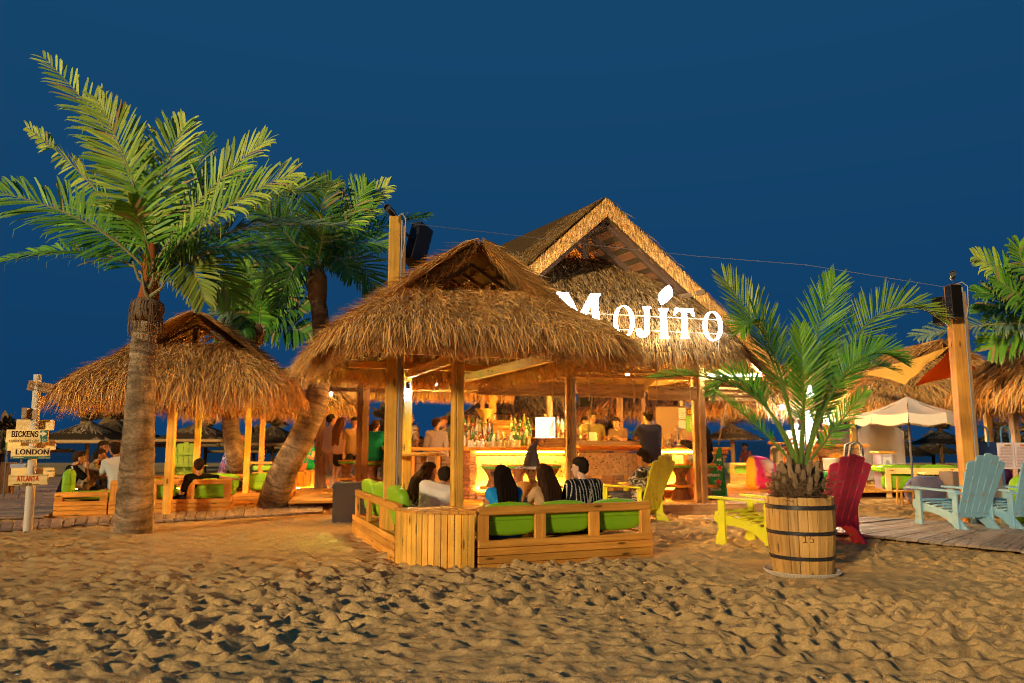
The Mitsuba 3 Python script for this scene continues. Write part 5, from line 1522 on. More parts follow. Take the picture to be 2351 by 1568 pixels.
SKIN, TAN, PALE = (.50, .29, .17), (.36, .19, .10), (.58, .37, .25)
def person(label, loc, face, pose='sit', skin=SKIN, shirt=(.5, .5, .5), legs=(.03, .04, .07), hair=(.02, .014, .01), hairlen=0, shorts=False, skirt=False, sleeve=.55, lean=0.0, side=0.0,
           turn=0.0, nod=0.0, arms=('rest', 'rest'), seat=.43, scale=1.0, edge=.034, shoes=(.03, .03, .03), reach=None, strap=None, crop=False, group=None, hat=None, build=1.0, knees=.42, stripes=None, print_=None, beard=False):
    """a figure that faces local +y and is turned to 'face' degrees; loc is the floor point under the hips"""
    t = thing('person', label, 'person', group)
    V = lambda *a: np.array(a, float)
    sit = pose != 'stand'
    hz = seat + .09 if sit else .93
    J = {}
    J['hip'] = V(0, 0, hz)
    cl, sl = math.cos(lean), math.sin(lean)
    cs, ss = math.cos(side), math.sin(side)

    def up(x, y, z):                                            # a point of the torso, bent forward and sideways about the hips
        y, z = y * cl + z * sl, -y * sl + z * cl
        x, z = x * cs + z * ss, -x * ss + z * cs
        return J['hip'] + V(x, y, z)
    w = .175 * build
    J['waist'], J['chest'] = up(0, 0, .20), up(0, .005, .38)
    J['neck'], J['sh_l'], J['sh_r'] = up(0, .0, .53), up(-w, -.01, .47), up(w, -.01, .47)
    hd = up(0, .035 + .06 * nod, .69 - .02 * abs(nod))
    J['head'] = hd
    J['hl'], J['hr'] = V(-.085, 0, hz), V(.085, 0, hz)
    if pose == 'stand':
        J['kl'], J['kr'] = V(-.10, .02, .49), V(.10, .04, .49)
        J['al'], J['ar'] = V(-.11, -.03, .08), V(.12, -.01, .08)
    elif pose == 'recline':
        J['kl'], J['kr'] = V(-.12, .50, hz + .06), V(.12, .50, hz + .06)
        J['al'], J['ar'] = V(-.12, .85, .12), V(.12, .85, .10)
    else:
        J['kl'], J['kr'] = V(-.13, knees, hz - .0), V(.13, knees, hz - .0)
        J['al'], J['ar'] = V(-.13, knees - .06, .08), V(.13, knees - .02, .08)
    J['tl'], J['tr'] = J['al'] + V(-.02, .15, -.045), J['ar'] + V(.02, .15, -.045)
    for s_, n_, mode in ((-1, 'l', arms[0]), (1, 'r', arms[1])):
        S_ = J['sh_' + n_]
        if isinstance(mode, tuple):
            e_, h_ = S_ + V(*mode[0]), S_ + V(*mode[1])
        elif mode == 'rest' and sit:
            e_, h_ = S_ + V(s_ * .06, .06, -.26), J['k' + n_] + V(-s_ * .02, -.12, .09)
        elif mode == 'rest':
            e_, h_ = S_ + V(s_ * .06, -.03, -.28), S_ + V(s_ * .07, .04, -.53)
        elif mode == 'fwd':
            e_, h_ = S_ + V(s_ * .05, .12, -.23), S_ + V(-s_ * .02, .34, -.16)
        elif mode == 'face':
            e_, h_ = S_ + V(s_ * .03, .20, -.18), hd + V(s_ * .07, .12, -.10)
        J['e' + n_], J['w' + n_] = e_, h_
    # limb lengths are kept: no arm longer than an arm
    for n_ in 'lr':
        S_ = J['sh_' + n_]
        e_ = S_ + unit(J['e' + n_] - S_) * .285
        h_ = e_ + unit(J['w' + n_] - e_) * .255
        J['e' + n_], J['w' + n_] = e_, h_
    b = build
    torso = [m3.Manifold.batch_hull([sphere(up(-.075 * b, 0, .02), .115 * b), sphere(up(.075 * b, 0, .02), .115 * b), sphere(up(-.055 * b, .0, .20), .10 * b), sphere(up(.055 * b, .0, .20), .10 * b)]),
             m3.Manifold.batch_hull([sphere(up(-.055 * b, 0, .20), .10 * b), sphere(up(.055 * b, 0, .20), .10 * b), sphere(up(-.085 * b, .01, .37), .105 * b), sphere(up(.085 * b, .01, .37), .105 * b)]),
             m3.Manifold.batch_hull([sphere(up(-.085 * b, .01, .37), .105 * b), sphere(up(.085 * b, .01, .37), .105 * b), sphere(J['sh_l'], .062), sphere(J['sh_r'], .062), sphere(up(0, 0, .50), .06)])]
    body = list(torso)
    body.append(bone(J['neck'], .055, hd + V(0, -.015, -.06), .052))
    ct_, st_ = math.cos(turn), math.sin(turn)
    def hp(x, y, z):
        return hd + V(x * ct_ - y * st_, x * st_ + y * ct_, z)
    body.append(m3.Manifold.batch_hull([sphere(hp(0, -.02, .03), .088), sphere(hp(0, .015, .025), .082), sphere(hp(0, .04, -.055), .055), sphere(hp(0, .05, -.09), .036)]))
    body.append(bone(hp(0, .09, .005), .012, hp(0, .112, -.025), .016))
    for s_ in (-1, 1):
        body.append(m3.Manifold.batch_hull([sphere(hp(s_ * .083, -.01, .015), .018), sphere(hp(s_ * .086, -.018, -.02), .014)]))
    arm_b = {}
    for s_, n_ in ((-1, 'l'), (1, 'r')):
        arm_b[n_] = [bone(J['sh_' + n_], .058, J['e' + n_], .043)]
        body += arm_b[n_] + [bone(J['e' + n_], .043, J['w' + n_], .029)]
        d = unit(J['w' + n_] - J['e' + n_])
        sd = unit(np.cross(d, [0, 0, 1.0]) + 1e-6)
        nn = np.cross(sd, d)
        palm = J['w' + n_] + d * .045
        body.append(m3.Manifold.batch_hull([sphere(J['w' + n_], .026), sphere(palm + sd * .025, .018), sphere(palm - sd * .025, .018), sphere(palm + d * .03, .018)]))
        for k in range(4):
            o_ = palm + sd * (.030 - .02 * k) + d * .03
            L = (.034, .042, .039, .030)[k]
            m_ = o_ + d * L - nn * .008
            body += [bone(o_, .0105, m_, .0095), bone(m_, .0095, m_ + d * L * .8 - nn * .02, .008)]
        th = J['w' + n_] + d * .02 + sd * s_ * -.028
        body += [bone(th, .013, th + d * .03 + sd * s_ * -.022, .011), bone(th + d * .03 + sd * s_ * -.022, .011, th + d * .058 + sd * s_ * -.022, .009)]
        body += [bone(J['h' + n_], .092 * b, J['k' + n_], .062), bone(J['k' + n_], .060, (J['k' + n_] * .65 + J['a' + n_] * .35) + V(0, -.015, 0), .056), bone(J['k' + n_] * .65 + J['a' + n_] * .35 + V(0, -.015, 0), .056, J['a' + n_], .038), bone(J['a' + n_] + V(0, -.02, -.03), .036, J['t' + n_], .028)]
    M = rotz(math.radians(face)) * scale
    loc = np.asarray(loc, float)

    def add(nm, tm, col, mat='matte', **k):
        v = np.array(tm.vertices)
        c = np.broadcast_to(np.asarray(col, float), (len(v), 3)) if not callable(col) else col(v)
        return put(t, nm, MB().raw(v @ M.T + loc, np.array(tm.faces), c), mat, True, **k)
    add('body', soft(body, edge, 8), skin)
    grow = .014
    cl_ = [m3.Manifold.batch_hull([sphere(up(-.08 * b, 0, .0), .118 * b + grow), sphere(up(.08 * b, 0, .0), .118 * b + grow), sphere(up(-.058 * b, .0, .20), .105 * b + grow), sphere(up(.058 * b, .0, .20), .105 * b + grow)]),
           m3.Manifold.batch_hull([sphere(up(-.058 * b, 0, .20), .105 * b + grow), sphere(up(.058 * b, 0, .20), .105 * b + grow), sphere(up(-.087 * b, .01, .37), .106 * b + grow), sphere(up(.087 * b, .01, .37), .106 * b + grow)])]
    if sleeve > 0:
        cl_.append(m3.Manifold.batch_hull([sphere(up(-.087 * b, .01, .37), .106 * b + grow), sphere(up(.087 * b, .01, .37), .106 * b + grow), sphere(J['sh_l'], .066 + grow), sphere(J['sh_r'], .066 + grow), sphere(up(0, 0, .485), .06)]))
        for n_ in 'lr':
            q = J['sh_' + n_] + (J['e' + n_] - J['sh_' + n_]) * min(sleeve, 1)
            cl_.append(bone(J['sh_' + n_], .062 + grow, q, .052 + grow))
            if sleeve > 1:
                cl_.append(bone(J['e' + n_], .05 + grow, J['w' + n_], .036 + grow))
    if not crop:
        add('top', soft(cl_, edge * (.45 if stripes or print_ else .9), 6), shirt if stripes is None and print_ is None else (stripes or print_))
    else:
        q = [m3.Manifold.batch_hull([sphere(up(-.075 * b, 0, .04), .118 * b + grow), sphere(up(.075 * b, 0, .04), .118 * b + grow), sphere(up(-.055 * b, .0, .16), .10 * b + grow), sphere(up(.055 * b, .0, .16), .10 * b + grow)])]
        add('top', soft(q, edge * .9, 6), shirt)
    lg = []
    for n_ in 'lr':
        k_ = J['h' + n_] + (J['k' + n_] - J['h' + n_]) * (.8 if shorts else 1)
        lg.append(bone(J['h' + n_], .098 * b + .012, k_, .070 if shorts else .068))
        if not shorts:
            lg.append(bone(J['k' + n_], .068, J['a' + n_] + V(0, 0, .04), .052))
    lg.append(bone(J['hl'], .105 * b, J['hr'], .105 * b))
    if skirt:
        lg = [m3.Manifold.batch_hull([sphere(J['hl'] + V(0, 0, .06), .10), sphere(J['hr'] + V(0, 0, .06), .10), sphere(J['hl'] + (J['kl'] - J['hl']) * .62, .115), sphere(J['hr'] + (J['kr'] - J['hr']) * .62, .115)])]
    add('skirt' if skirt else 'shorts' if shorts else 'trousers', soft(lg, edge, 6), legs)
    for n_ in 'lr':
        add('shoe', soft([bone(J['a' + n_] + V(0, -.03, -.035), .043, J['t' + n_], .036)], edge, 4), shoes)
    if hair is not None:
        hs = [m3.Manifold.batch_hull([sphere(hp(0, -.025, .045), .095), sphere(hp(0, .02, .065), .078), sphere(hp(0, -.05, -.01), .070)])]
        if hairlen:
            for x in (-.06, -.03, 0, .03, .06):
                g_ = hp(x, -.075, .0)
                e_ = up(x * 1.5, -.135, .52 - hairlen + .04 * math.cos(x * 60))
                mid = up(x * 1.5, -.115, .50)
                hs += [bone(hp(x * .9, -.05, .06), .055, g_, .05), bone(g_, .052, mid, .052), bone(mid, .052, e_, .026)]
            for s_ in (-1, 1):
                hs.append(bone(hp(s_ * .07, -.01, .05), .035, up(s_ * .10, -.05, .46), .045))
        hm = soft(hs, edge * .7, 5)
        hm.vertices += (meshkit.fbm(hm.vertices * [70, 70, 16], 2, 5) - .5)[:, None] * .016 * unit(np.ones(3))
        add('hair', hm, lambda v: np.asarray(hair) * (.6 + .9 * meshkit.fbm(v * [60, 60, 9], 2, 3))[:, None])
    for s_ in (-1, 1):
        add('eye', trimesh.Trimesh(*[np.array(a) for a in (trimesh.creation.icosphere(1, .010).vertices + hp(s_ * .033, .085, .018), trimesh.creation.icosphere(1, .010).faces)]), (.03, .02, .02), 'satin')
    add('mouth', soft([bone(hp(-.02, .087, -.062), .007, hp(.02, .087, -.062), .007)], .02, 1), np.asarray(skin) * [.75, .45, .4])
    if beard:
        add('beard', soft([m3.Manifold.batch_hull([sphere(hp(0, .045, -.075), .055), sphere(hp(-.05, .01, -.06), .03), sphere(hp(.05, .01, -.06), .03)])], .02, 4), hair or (.03, .02, .01))
    if hat == 'cap':
        add('cap', soft([m3.Manifold.batch_hull([sphere(hp(0, -.01, .055), .099), sphere(hp(0, .02, .05), .09)]), m3.Manifold.batch_hull([sphere(hp(-.05, .10, .045), .012), sphere(hp(.05, .10, .045), .012), sphere(hp(0, .17, .035), .012), sphere(hp(0, .05, .06), .03)])], .02, 4), (.012, .012, .012))
    if hat == 'pointed':
        m = MB()
        m.lathe([(0, .42), (.018, .39), (.06, .27), (.10, .13), (.125, .02), (.125, .0)], (0, 0, 0), 20, (.10, .085, .085))
        m.v[-1] += np.stack([-.10 * np.clip((m.v[-1][:, 2] - .2) / .22, 0, 1) ** 2, 0 * m.v[-1][:, 0], 0 * m.v[-1][:, 0]], 1)
        m.v = [v + hp(0, 0, .06) for v in m.v]
        put(t, 'pointed_hat', m.move(M, loc), 'matte', True)
        put(t, 'hat_brim', MB().lathe([(.11, .05), (.17, .05), (.25, .02), (.25, .01), (.17, .03), (.11, .02)], hp(0, 0, .03), 26, (.45, .42, .38)).move(M, loc), 'matte', True)
    if strap:
        p = [up(.10, .0, .535), up(.08, -.075, .50), up(.02, -.135, .36), up(-.06, -.14, .20), up(-.12, -.11, .06)]
        p = CubicSpline(np.linspace(0, 1, 5), np.array(p))(np.linspace(0, 1, 14))
        q = np.gradient(p, axis=0)
        sdn = np.cross(q, [0, 1.0, 0])
        sdn /= np.linalg.norm(sdn, axis=1, keepdims=True)
        m = MB().blades(p[None], np.full((1, 14), .045), sdn[None], np.array([strap]))
        put(t, 'bag_strap', m.move(M, loc), 'matte')
        for k in range(1, 13, 2):
            put(t, 'strap_mark', MB().ball(p[k] + [0, -.004, 0], [.008, .004, .012], 1, (.03, .03, .03)).move(M, loc), 'matte')
    return t, J, up, M, loc

def deg_of(v):
    return math.degrees(math.atan2(v[1], v[0])) - 90

def stripe_fn(dark, light, freq, wd=.16):
    return lambda v: np.where((np.abs(((v[:, :1] * freq + .5) % 1) - .5) < wd * .5), np.asarray(light), np.asarray(dark))
def blotch_fn(cols, s, seed=1):
    cols = np.asarray(cols, float)
    return lambda v: cols[np.clip(((meshkit.fbm(v * s, 2, seed) - .25) * 2 * len(cols)).astype(int), 0, len(cols) - 1)]

F2 = math.degrees(PH)
# --- in the near pavilion (seen from behind)
person('woman in a blue and white floral top leaning towards the man in white', C0 - E1 * .18 + E2 * 1.30, F2 - 62, skin=TAN, print_=blotch_fn([(.02, .02, .05), (.62, .60, .60), (.05, .08, .36), (.55, .55, .6), (.04, .06, .3), (.02, .02, .03)], 16), legs=(.02, .02, .025), hairlen=.30, lean=.42, turn=-.2, scale=.93, seat=.27, sleeve=.8, edge=.026, arms=('rest', 'fwd'))
person('man in a white T-shirt bent forward on the left bench of the near pavilion', C0 - E1 * .12 + E2 * .72, F2 - 28, skin=SKIN, shirt=(.66, .62, .58), legs=(.16, .19, .26), lean=.55, side=.22, scale=.95, seat=.26, sleeve=.75, edge=.026, build=1.15, arms=('fwd', 'fwd'))
person('woman with long black hair over a bright blue top on the front bench', C0 - E2 * .25 + E1 * .52, F2 + 4, skin=TAN, shirt=(.02, .24, .62), legs=(.03, .03, .04), hair=(.012, .008, .006), hairlen=.44, seat=.22, scale=.92, edge=.026, lean=.16, sleeve=.12)
person('woman with long brown hair and a lime strapless top on the front bench', C0 - E2 * .22 + E1 * 1.08, F2 + 14, skin=(.52, .31, .15), shirt=(.24, .42, .03), legs=(.2, .2, .2), hair=(.035, .017, .009), hairlen=.40, seat=.23, scale=.92, edge=.026, lean=.16, crop=True, arms=(((-.16, .12, -.2), (-.2, .34, -.16)), 'rest'))
person('man in a black and white striped shirt with a bag strap across his back', C0 - E2 * .22 + E1 * 1.56, F2 + 8, skin=PALE, stripes=stripe_fn((.010, .010, .012), (.55, .53, .48), 22), legs=(.03, .03, .03), seat=.26, scale=.96, edge=.022, lean=.16, sleeve=.7, build=1.15, turn=.5, strap=(.35, .31, .25))
person('person in a tall grey pointed hat with a pale brim, beyond the front bench', np.append((C0 + E1 * 1.38 + E2 * 1.0)[:2], 0), F2 + 150, skin=(.5, .28, .13), shirt=(.5, .26, .08), legs=(.1, .06, .04), hair=None, seat=.20, scale=.93, hat='pointed', edge=.03, lean=.1, sleeve=.5)
# reclining man in the bar side chair
RC = G(1462, 1196) * [1, 1, 0]
arm_chair('yellow fan back chair with a man lying back in it, right of the front bench', RC, math.radians(46), (.60, .60, .012))
rd = rotz(math.radians(56))
person('man lying back in a yellow chair, dark shirt with a pale print, hands in lap', RC + rd @ [0, -.06, 0], 56, 'recline', skin=(.52, .28, .15), print_=blotch_fn([(.03, .03, .025), (.10, .09, .06), (.45, .42, .38), (.05, .05, .04), (.5, .47, .42), (.08, .08, .06)], 9, 4), legs=(.06, .06, .07), lean=-.20, seat=.26, edge=.026, nod=.5, sleeve=.7, arms=(((-.06, .20, -.22), (.06, .42, -.26)), ((.06, .20, -.22), (-.02, .42, -.26))))
# --- behind and around the counter
def on_deck(px, Y, z=DZ):
    return np.append(P(px, 1000, Y)[:2], z)
person('bartender in an olive T-shirt with a white print, standing behind the raised counter', on_deck(1360, 16.2), 178, 'stand', skin=(.5, .28, .15), print_=lambda v: np.where((v[:, 1:2] > .07) & (np.abs(v[:, :1] - .02) < .11) & (np.abs(v[:, 2:] - 1.18) < .12), np.array([[.62, .58, .5]]), np.array([[.16, .13, .045]])), legs=(.03, .03, .04), hair=(.03, .02, .012), arms=('rest', 'fwd'), build=1.1, scale=1.02)
person('man in a navy hooded jacket standing at the counter with his back to the camera', on_deck(1492, 15.2), 12, 'stand', skin=SKIN, shirt=(.018, .022, .055), legs=(.03, .035, .09), sleeve=1.5, lean=.10, turn=.5, arms=('face', 'fwd'), build=1.1)
person('girl in a black top and pale denim shorts perched on the rightmost bar stool', on_deck(1618, 15.1), 60, skin=(.55, .30, .16), shirt=(.015, .012, .015), legs=(.28, .36, .50), shorts=True, hairlen=.36, hair=(.015, .01, .008), seat=.72, lean=.15, sleeve=1.4, knees=.36, arms=('fwd', 'fwd'), shoes=(.4, .2, .1))
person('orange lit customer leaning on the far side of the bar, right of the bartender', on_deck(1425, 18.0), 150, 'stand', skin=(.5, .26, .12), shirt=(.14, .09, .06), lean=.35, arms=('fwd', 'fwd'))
person('customer half hidden by the counter, left of the bartender behind the post', on_deck(1338, 18.2), 200, 'stand', skin=(.45, .24, .12), shirt=(.2, .12, .07), lean=.2)
person('man in a cream T-shirt and pale trousers standing at far left of the bar', on_deck(757, 18.6), -20, 'stand', skin=TAN, shirt=(.62, .55, .40), legs=(.52, .42, .30), shoes=(.5, .45, .38), turn=-.3, scale=1.03)
person('woman with long brown hair, white top and short black skirt, standing by the left post', on_deck(781, 18.3), -40, 'stand', skin=SKIN, shirt=(.62, .48, .36), legs=(.02, .018, .015), skirt=True, hair=(.10, .04, .018), hairlen=.34, sleeve=0, shoes=(.02, .02, .02), scale=.98)
person('person in a brown T-shirt and black shorts with white shoes, right of the skirted woman', on_deck(812, 18.2), -150, 'stand', skin=SKIN, shirt=(.28, .17, .07), legs=(.02, .02, .02), shorts=True, shoes=(.7, .65, .6), arms=('fwd', 'rest'), scale=.98)
person('man in a teal T-shirt seated between the left bar post and the mast', on_deck(858, 17.0), -14, skin=TAN, shirt=(.01, .22, .19), legs=(.05, .04, .03), seat=.72, lean=.1, sleeve=.6, build=1.15, hair=(.05, .025, .012))
person('man in a camouflage shirt and grey jeans standing right of the mast', on_deck(937, 16.2), -20, 'stand', skin=(.45, .25, .13), print_=blotch_fn([(.10, .06, .03), (.36, .26, .15), (.22, .18, .12), (.5, .42, .3), (.16, .10, .05)], 8, 7), legs=(.16, .17, .2), turn=-.6, sleeve=.8, hair=(.10, .05, .02))
person('woman in a grey striped blouse with short dark hair behind the lit post', on_deck(1002, 16.0), 6, 'stand', skin=SKIN, stripes=stripe_fn((.30, .27, .24), (.42, .38, .34), 40, .4), legs=(.05, .05, .05), hair=(.03, .015, .01), turn=-.9, sleeve=1.2, scale=.93)
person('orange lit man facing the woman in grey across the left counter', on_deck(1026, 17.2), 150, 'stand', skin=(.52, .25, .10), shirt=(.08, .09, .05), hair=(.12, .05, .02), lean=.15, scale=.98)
# --- left pavilion
LF = math.degrees(PL)
person('young man in a black sports top with three white shoulder stripes, hand to his cheek', CL - L1 * 2.02 + L2 * 1.1, LF - 60, skin=SKIN, print_=lambda v: np.where((np.abs(((v[:, 1:2] * 26) % 1) - .5) < .2) & (np.abs(v[:, 1:2]) < .065) & (v[:, :1] > .12), np.array([[.65, .63, .6]]), np.array([[.012, .012, .014]])), legs=(.02, .02, .02), seat=.24, lean=.25, arms=('rest', 'face'), sleeve=.7, hair=(.04, .025, .015))
person('young man in a khaki T-shirt beside the boy with white shoulder stripes', CL - L1 * 1.86 + L2 * 1.75, LF - 75, skin=TAN, shirt=(.26, .20, .10), legs=(.02, .02, .03), seat=.28, lean=.25, arms=('fwd', 'face'))
person('man with black hair sitting at the back of the left pavilion', CL - L1 * 1.95 + L2 * 2.5, LF - 100, skin=TAN, shirt=(.03, .03, .035), legs=(.02, .02, .03), seat=.42, lean=.15)
person('man in a white T-shirt facing left in the left pavilion', CL - L1 * 1.30 + L2 * 2.3, LF + 110, skin=TAN, shirt=(.55, .52, .52), legs=(.03, .03, .06), seat=.42, lean=.3, arms=('fwd', 'fwd'))
person('man in a light grey T-shirt seen from behind, partly hidden by the palm trunk', CL - L1 * 1.02 + L2 * .95, LF + 15, skin=TAN, shirt=(.42, .44, .42), legs=(.03, .03, .03), seat=.42, lean=.35, side=-.2, build=1.1)
person('man in a black cap and black T-shirt with an arm stretched along the bench rail', CL + L1 * .22 + L2 * .80, LF + 40, skin=(.52, .28, .15), shirt=(.012, .012, .013), legs=(.02, .02, .03), hat='cap', hair=(.03, .02, .015), seat=.15, scale=.97, lean=-.46, turn=-.7, sleeve=.75, edge=.026, arms=('rest', ((.20, -.20, -.02), (.44, -.42, -.04))))
# --- behind the bowed palm
person('person in a flowered blue shirt half hidden by the bowed palm trunk', np.append(P(517, 1000, 18.3)[:2], .1), -70, skin=TAN, print_=blotch_fn([(.05, .06, .25), (.5, .16, .25), (.06, .08, .35), (.6, .5, .55), (.04, .05, .2)], 14, 9), legs=(.02, .02, .03), seat=.36, lean=.2)
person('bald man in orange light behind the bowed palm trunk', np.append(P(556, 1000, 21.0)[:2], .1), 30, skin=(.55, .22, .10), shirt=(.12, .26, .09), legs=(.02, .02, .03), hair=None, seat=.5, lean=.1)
w_ = person('woman in a green dress on the rear deck holding a tall cup with straws', np.append(P(708, 1000, 21.2)[:2], .1), 165, skin=(.55, .26, .12), shirt=(.01, .25, .06), legs=(.01, .2, .05), hair=(.40, .20, .07), hairlen=.2, seat=.42, sleeve=.1, arms=('fwd', 'rest'))
person('blurred bather far off on the beach, between the bar and the kiosk', np.append(P(1716, 1000, 27.0)[:2], 0), 120, skin=(.3, .12, .06), shirt=(.2, .06, .05), legs=(.05, .05, .06), seat=.35, lean=.2, shorts=True)
person('kiosk attendant bending behind the date palm fronds', np.append(P(1822, 1000, 20.6)[:2], .17), 170, 'stand', skin=(.5, .32, .22), shirt=(.35, .28, .2), legs=(.1, .1, .1), lean=.4, arms=('fwd', 'fwd'))
person('hunched seated person behind the left end of the kiosk counter', np.append(P(1790, 1000, 22.8)[:2], .17), 100, skin=(.2, .12, .08), shirt=(.12, .1, .09), legs=(.1, .1, .1), seat=.42, lean=.3)

# ================================================================== the right hand side and the beach behind
# --- roofs behind the bar
def back_hut(label, px, Y, half, ze, zt, ang, n, seed, ridge=None, posts=((-.7, -.7), (.7, -.7), (-.7, .7), (.7, .7)), tone=1.0, dx=0.0, ln=(.3, .6), wd=.02, pal=6, zg=0.0):
    t = thing('thatched_hut', label, 'hut')
    o_ = np.array([P(px, 1000, Y)[0], Y, 0])
    tp = half * .28
    thatch_roof(t, (o_, ang), (-half, half, -half, half), (-tp, tp, -tp, tp), (ze, zt), ridge, n=n, ln=ln, wd=wd, rc=half * .3, seed=seed, tone=tone)
    M = rotz(ang)
    for a, b in posts:
        q = o_ + M @ [a * half, b * half, -.1]
        put(t, 'post', MB().bar(q, q + [0, 0, ze + .35], .14, .14, up=M[:, 1], pal=pal))
    for b in (-.7, .7):
        put(t, 'beam', MB().bar(o_ + M @ [-half * .8, b * half, ze + .2], o_ + M @ [half * .8, b * half, ze + .2], .08, .12, pal=6))
    return t
back_hut('orange lit thatched hut behind the two leaning palm trunks', 640, 22.6, 2.3, 2.35, 3.5, .2, 9000, 41, posts=((-.12, -.7), (.75, -.7), (.7, .7)), pal=0)
back_hut('thatched hut seen through the bar, behind the navy jacketed man', 1500, 25.5, 2.6, 2.35, 3.9, .1, 8000, 42, posts=((-.8, .7), (.8, .7)))
back_hut('dark thatched hut seen behind the bottles of the bar', 1200, 27.0, 2.3, 2.0, 3.3, .1, 6000, 47, tone=.6, posts=((-.8, .7), (.8, .7)))
back_hut('brightly lit thatched eave of the kiosk behind the date palm', 1745, 22.5, 2.2, 2.35, 3.6, .12, 9000, 43, posts=((.62, -.6), (.98, -.6)), pal=0)
back_hut('large thatched hut roof behind the two shade sails', 2105, 21.0, 2.75, 2.30, 3.62, .0, 16000, 44, ridge=(.35, -1.0, 1.5, 4.05, .9, 3.42), posts=((.16, -.9), (.9, .7)), pal=3)
back_hut('shaggy thatched roof at the right edge, behind the right mast', 2620, 14.6, 2.4, 2.35, 3.9, .2, 16000, 45, wd=.015, posts=((-.6, .6), (.7, .7)))

# --- kiosk under the right hand hut
ks = thing('kiosk_counter', 'orange lit wooden kiosk counter with a round barrel head on its front', 'counter')
def kp(px, z, Y):
    return np.array([P(px, 1000, Y)[0], Y, z])
put(ks, 'counter_top', MB().bar(kp(1770, 1.26, 19.6), kp(1812, 1.26, 19.6), .6, .06))
put(ks, 'counter_top', MB().bar(kp(1862, 1.20, 19.3), kp(1982, 1.20, 19.3), .6, .07))
for k in range(8):
    put(ks, 'board', MB().bar(kp(1776, .25 + k * .125, 19.4), kp(1808, .25 + k * .125, 19.4), .118, .3, up=(0, -1, 0), pal=7))
for k in range(8):
    put(ks, 'board', MB().bar(kp(1863, .25 + k * .125, 19.2), kp(1940, .25 + k * .125, 19.2), .118, .05, up=(0, -1, 0), pal=7 if k < 6 else 6))
for k in range(5):
    put(ks, 'drawer_board', MB().bar(kp(1945, .25 + k * .2, 19.15), kp(1980, .25 + k * .2, 19.15), .19, .06, up=(0, -1, 0), pal=6))
put(ks, 'barrel_head', MB().lathe([(0, .02), (.30, .02), (.31, 0), (.31, -.02)], kp(1918, .72, 19.1), 24, pal=0, axis=(0, -1, 0)), 'wood')
put(ks, 'barrel_head', MB().lathe([(0, .02), (.26, .02), (.27, 0)], kp(1854, .82, 19.1), 24, pal=4, axis=(0, -1, 0)), 'wood')
kpst = thing('lit_post', 'square kiosk post wrapped in glowing warm string lights, behind the date palm', 'post')
q = P(1862, 1000, 19.9)
put(kpst, 'post', MB().bar([q[0], 19.9, 0], [q[0], 19.9, 3.1], .2, .2, up=(0, 1, 0), pal=0))
for k in range(14):
    z = 1.35 + k * .10
    a = k * 1.9
    put(kpst, 'bulb', MB().ball([q[0] + .12 * math.cos(a), 19.9 - .115 - .02 * math.sin(a), z], .022, 1, (1, .8, .5)), 'matte')
stl = thing('light_strip', 'dazzling upright white light strip on the lit kiosk post', 'light strip')
put(stl, None, MB().bar([q[0] - .12, 19.77, 1.25], [q[0] - .12, 19.77, 2.1], .07, .03, up=(0, -1, 0)), 'matte', emit=np.array([1, .88, .66]) * 480)
klamp = thing('bulb_lamp', 'warm flame bulb high on the lit kiosk post', 'lamp')
put(klamp, None, MB().ball([q[0] - .02, 19.72, 2.62], [.07, .07, .16], 2), 'matte', True, emit=np.array([1, .60, .20]) * 420)
fl2 = thing('bulb_lamp', 'bright bulb hanging low to the right of the lit kiosk post', 'lamp')
put(fl2, None, MB().ball(P(1900, 968, 19.7), .08, 2), 'matte', True, emit=np.array([1, .84, .60]) * 1500)
fl3 = thing('bulb_lamp', 'bright bulb on the left post of the kiosk, above the bean bag', 'lamp')
put(fl3, None, MB().ball(P(1796, 935, 19.3), .06, 2), 'matte', True, emit=np.array([1, .82, .55]) * 1100)
s_ = thing('neon_squiggle', 'curly red tube sign on a stand beside the lit kiosk post', 'sign')
u = np.linspace(0, 1, 40)
put(s_, 'tube', MB().tube(np.stack([q[0] + .17 + .10 * np.sin(u * 9) + .02, np.full(40, 19.6), 1.27 + .52 * u + .08 * np.cos(u * 14)], 1), .014, 6, (.65, .07, .02)), 'satin', True)
put(s_, 'tube', MB().tube([[q[0] + .12, 19.6, 1.62], [q[0] + .46, 19.6, 1.36]], .014, 6, (.65, .07, .02)), 'satin', True)
put(s_, 'tube', MB().tube([[q[0] + .10, 19.6, 1.26], [q[0] + .30, 19.6, 1.26]], .016, 6, (.65, .07, .02)), 'satin', True)
ck = thing('drum_tin', 'white round tin standing on the sand before the kiosk', 'tin')
put(ck, None, MB().lathe([(0, 0), (.17, 0), (.18, .02), (.18, .26), (.19, .28), (0, .29)], np.append(P(1904, 1000, 18.4)[:2], .62), 20, (.62, .56, .42)), 'satin', 40)
bx_ = thing('beer_crate', 'dark green drink cooler box with a red star and white letters behind the red chair', 'cooler')
qb = np.append(P(1918, 1000, 17.6)[:2], .30)
put(bx_, 'box', MB().box(qb + [0, 0, .0], [.55, .45, .62], .1, .015, col=(.02, .22, .05)), 'satin')
m = meshkit.text_mesh('H', .10, .004, True)
put(bx_, 'lettering', MB().tri(m, (.75, .75, .72), np.array([[1, 0, 0, qb[0] + .06], [0, 0, -1, qb[1] - .26], [0, 1, 0, qb[2] + .0], [0, 0, 0, 1.0]])), 'matte')
hs_ = thing('hose_bundle', 'bundle of black and white hoses slung over the right end of the kiosk counter', 'hoses')
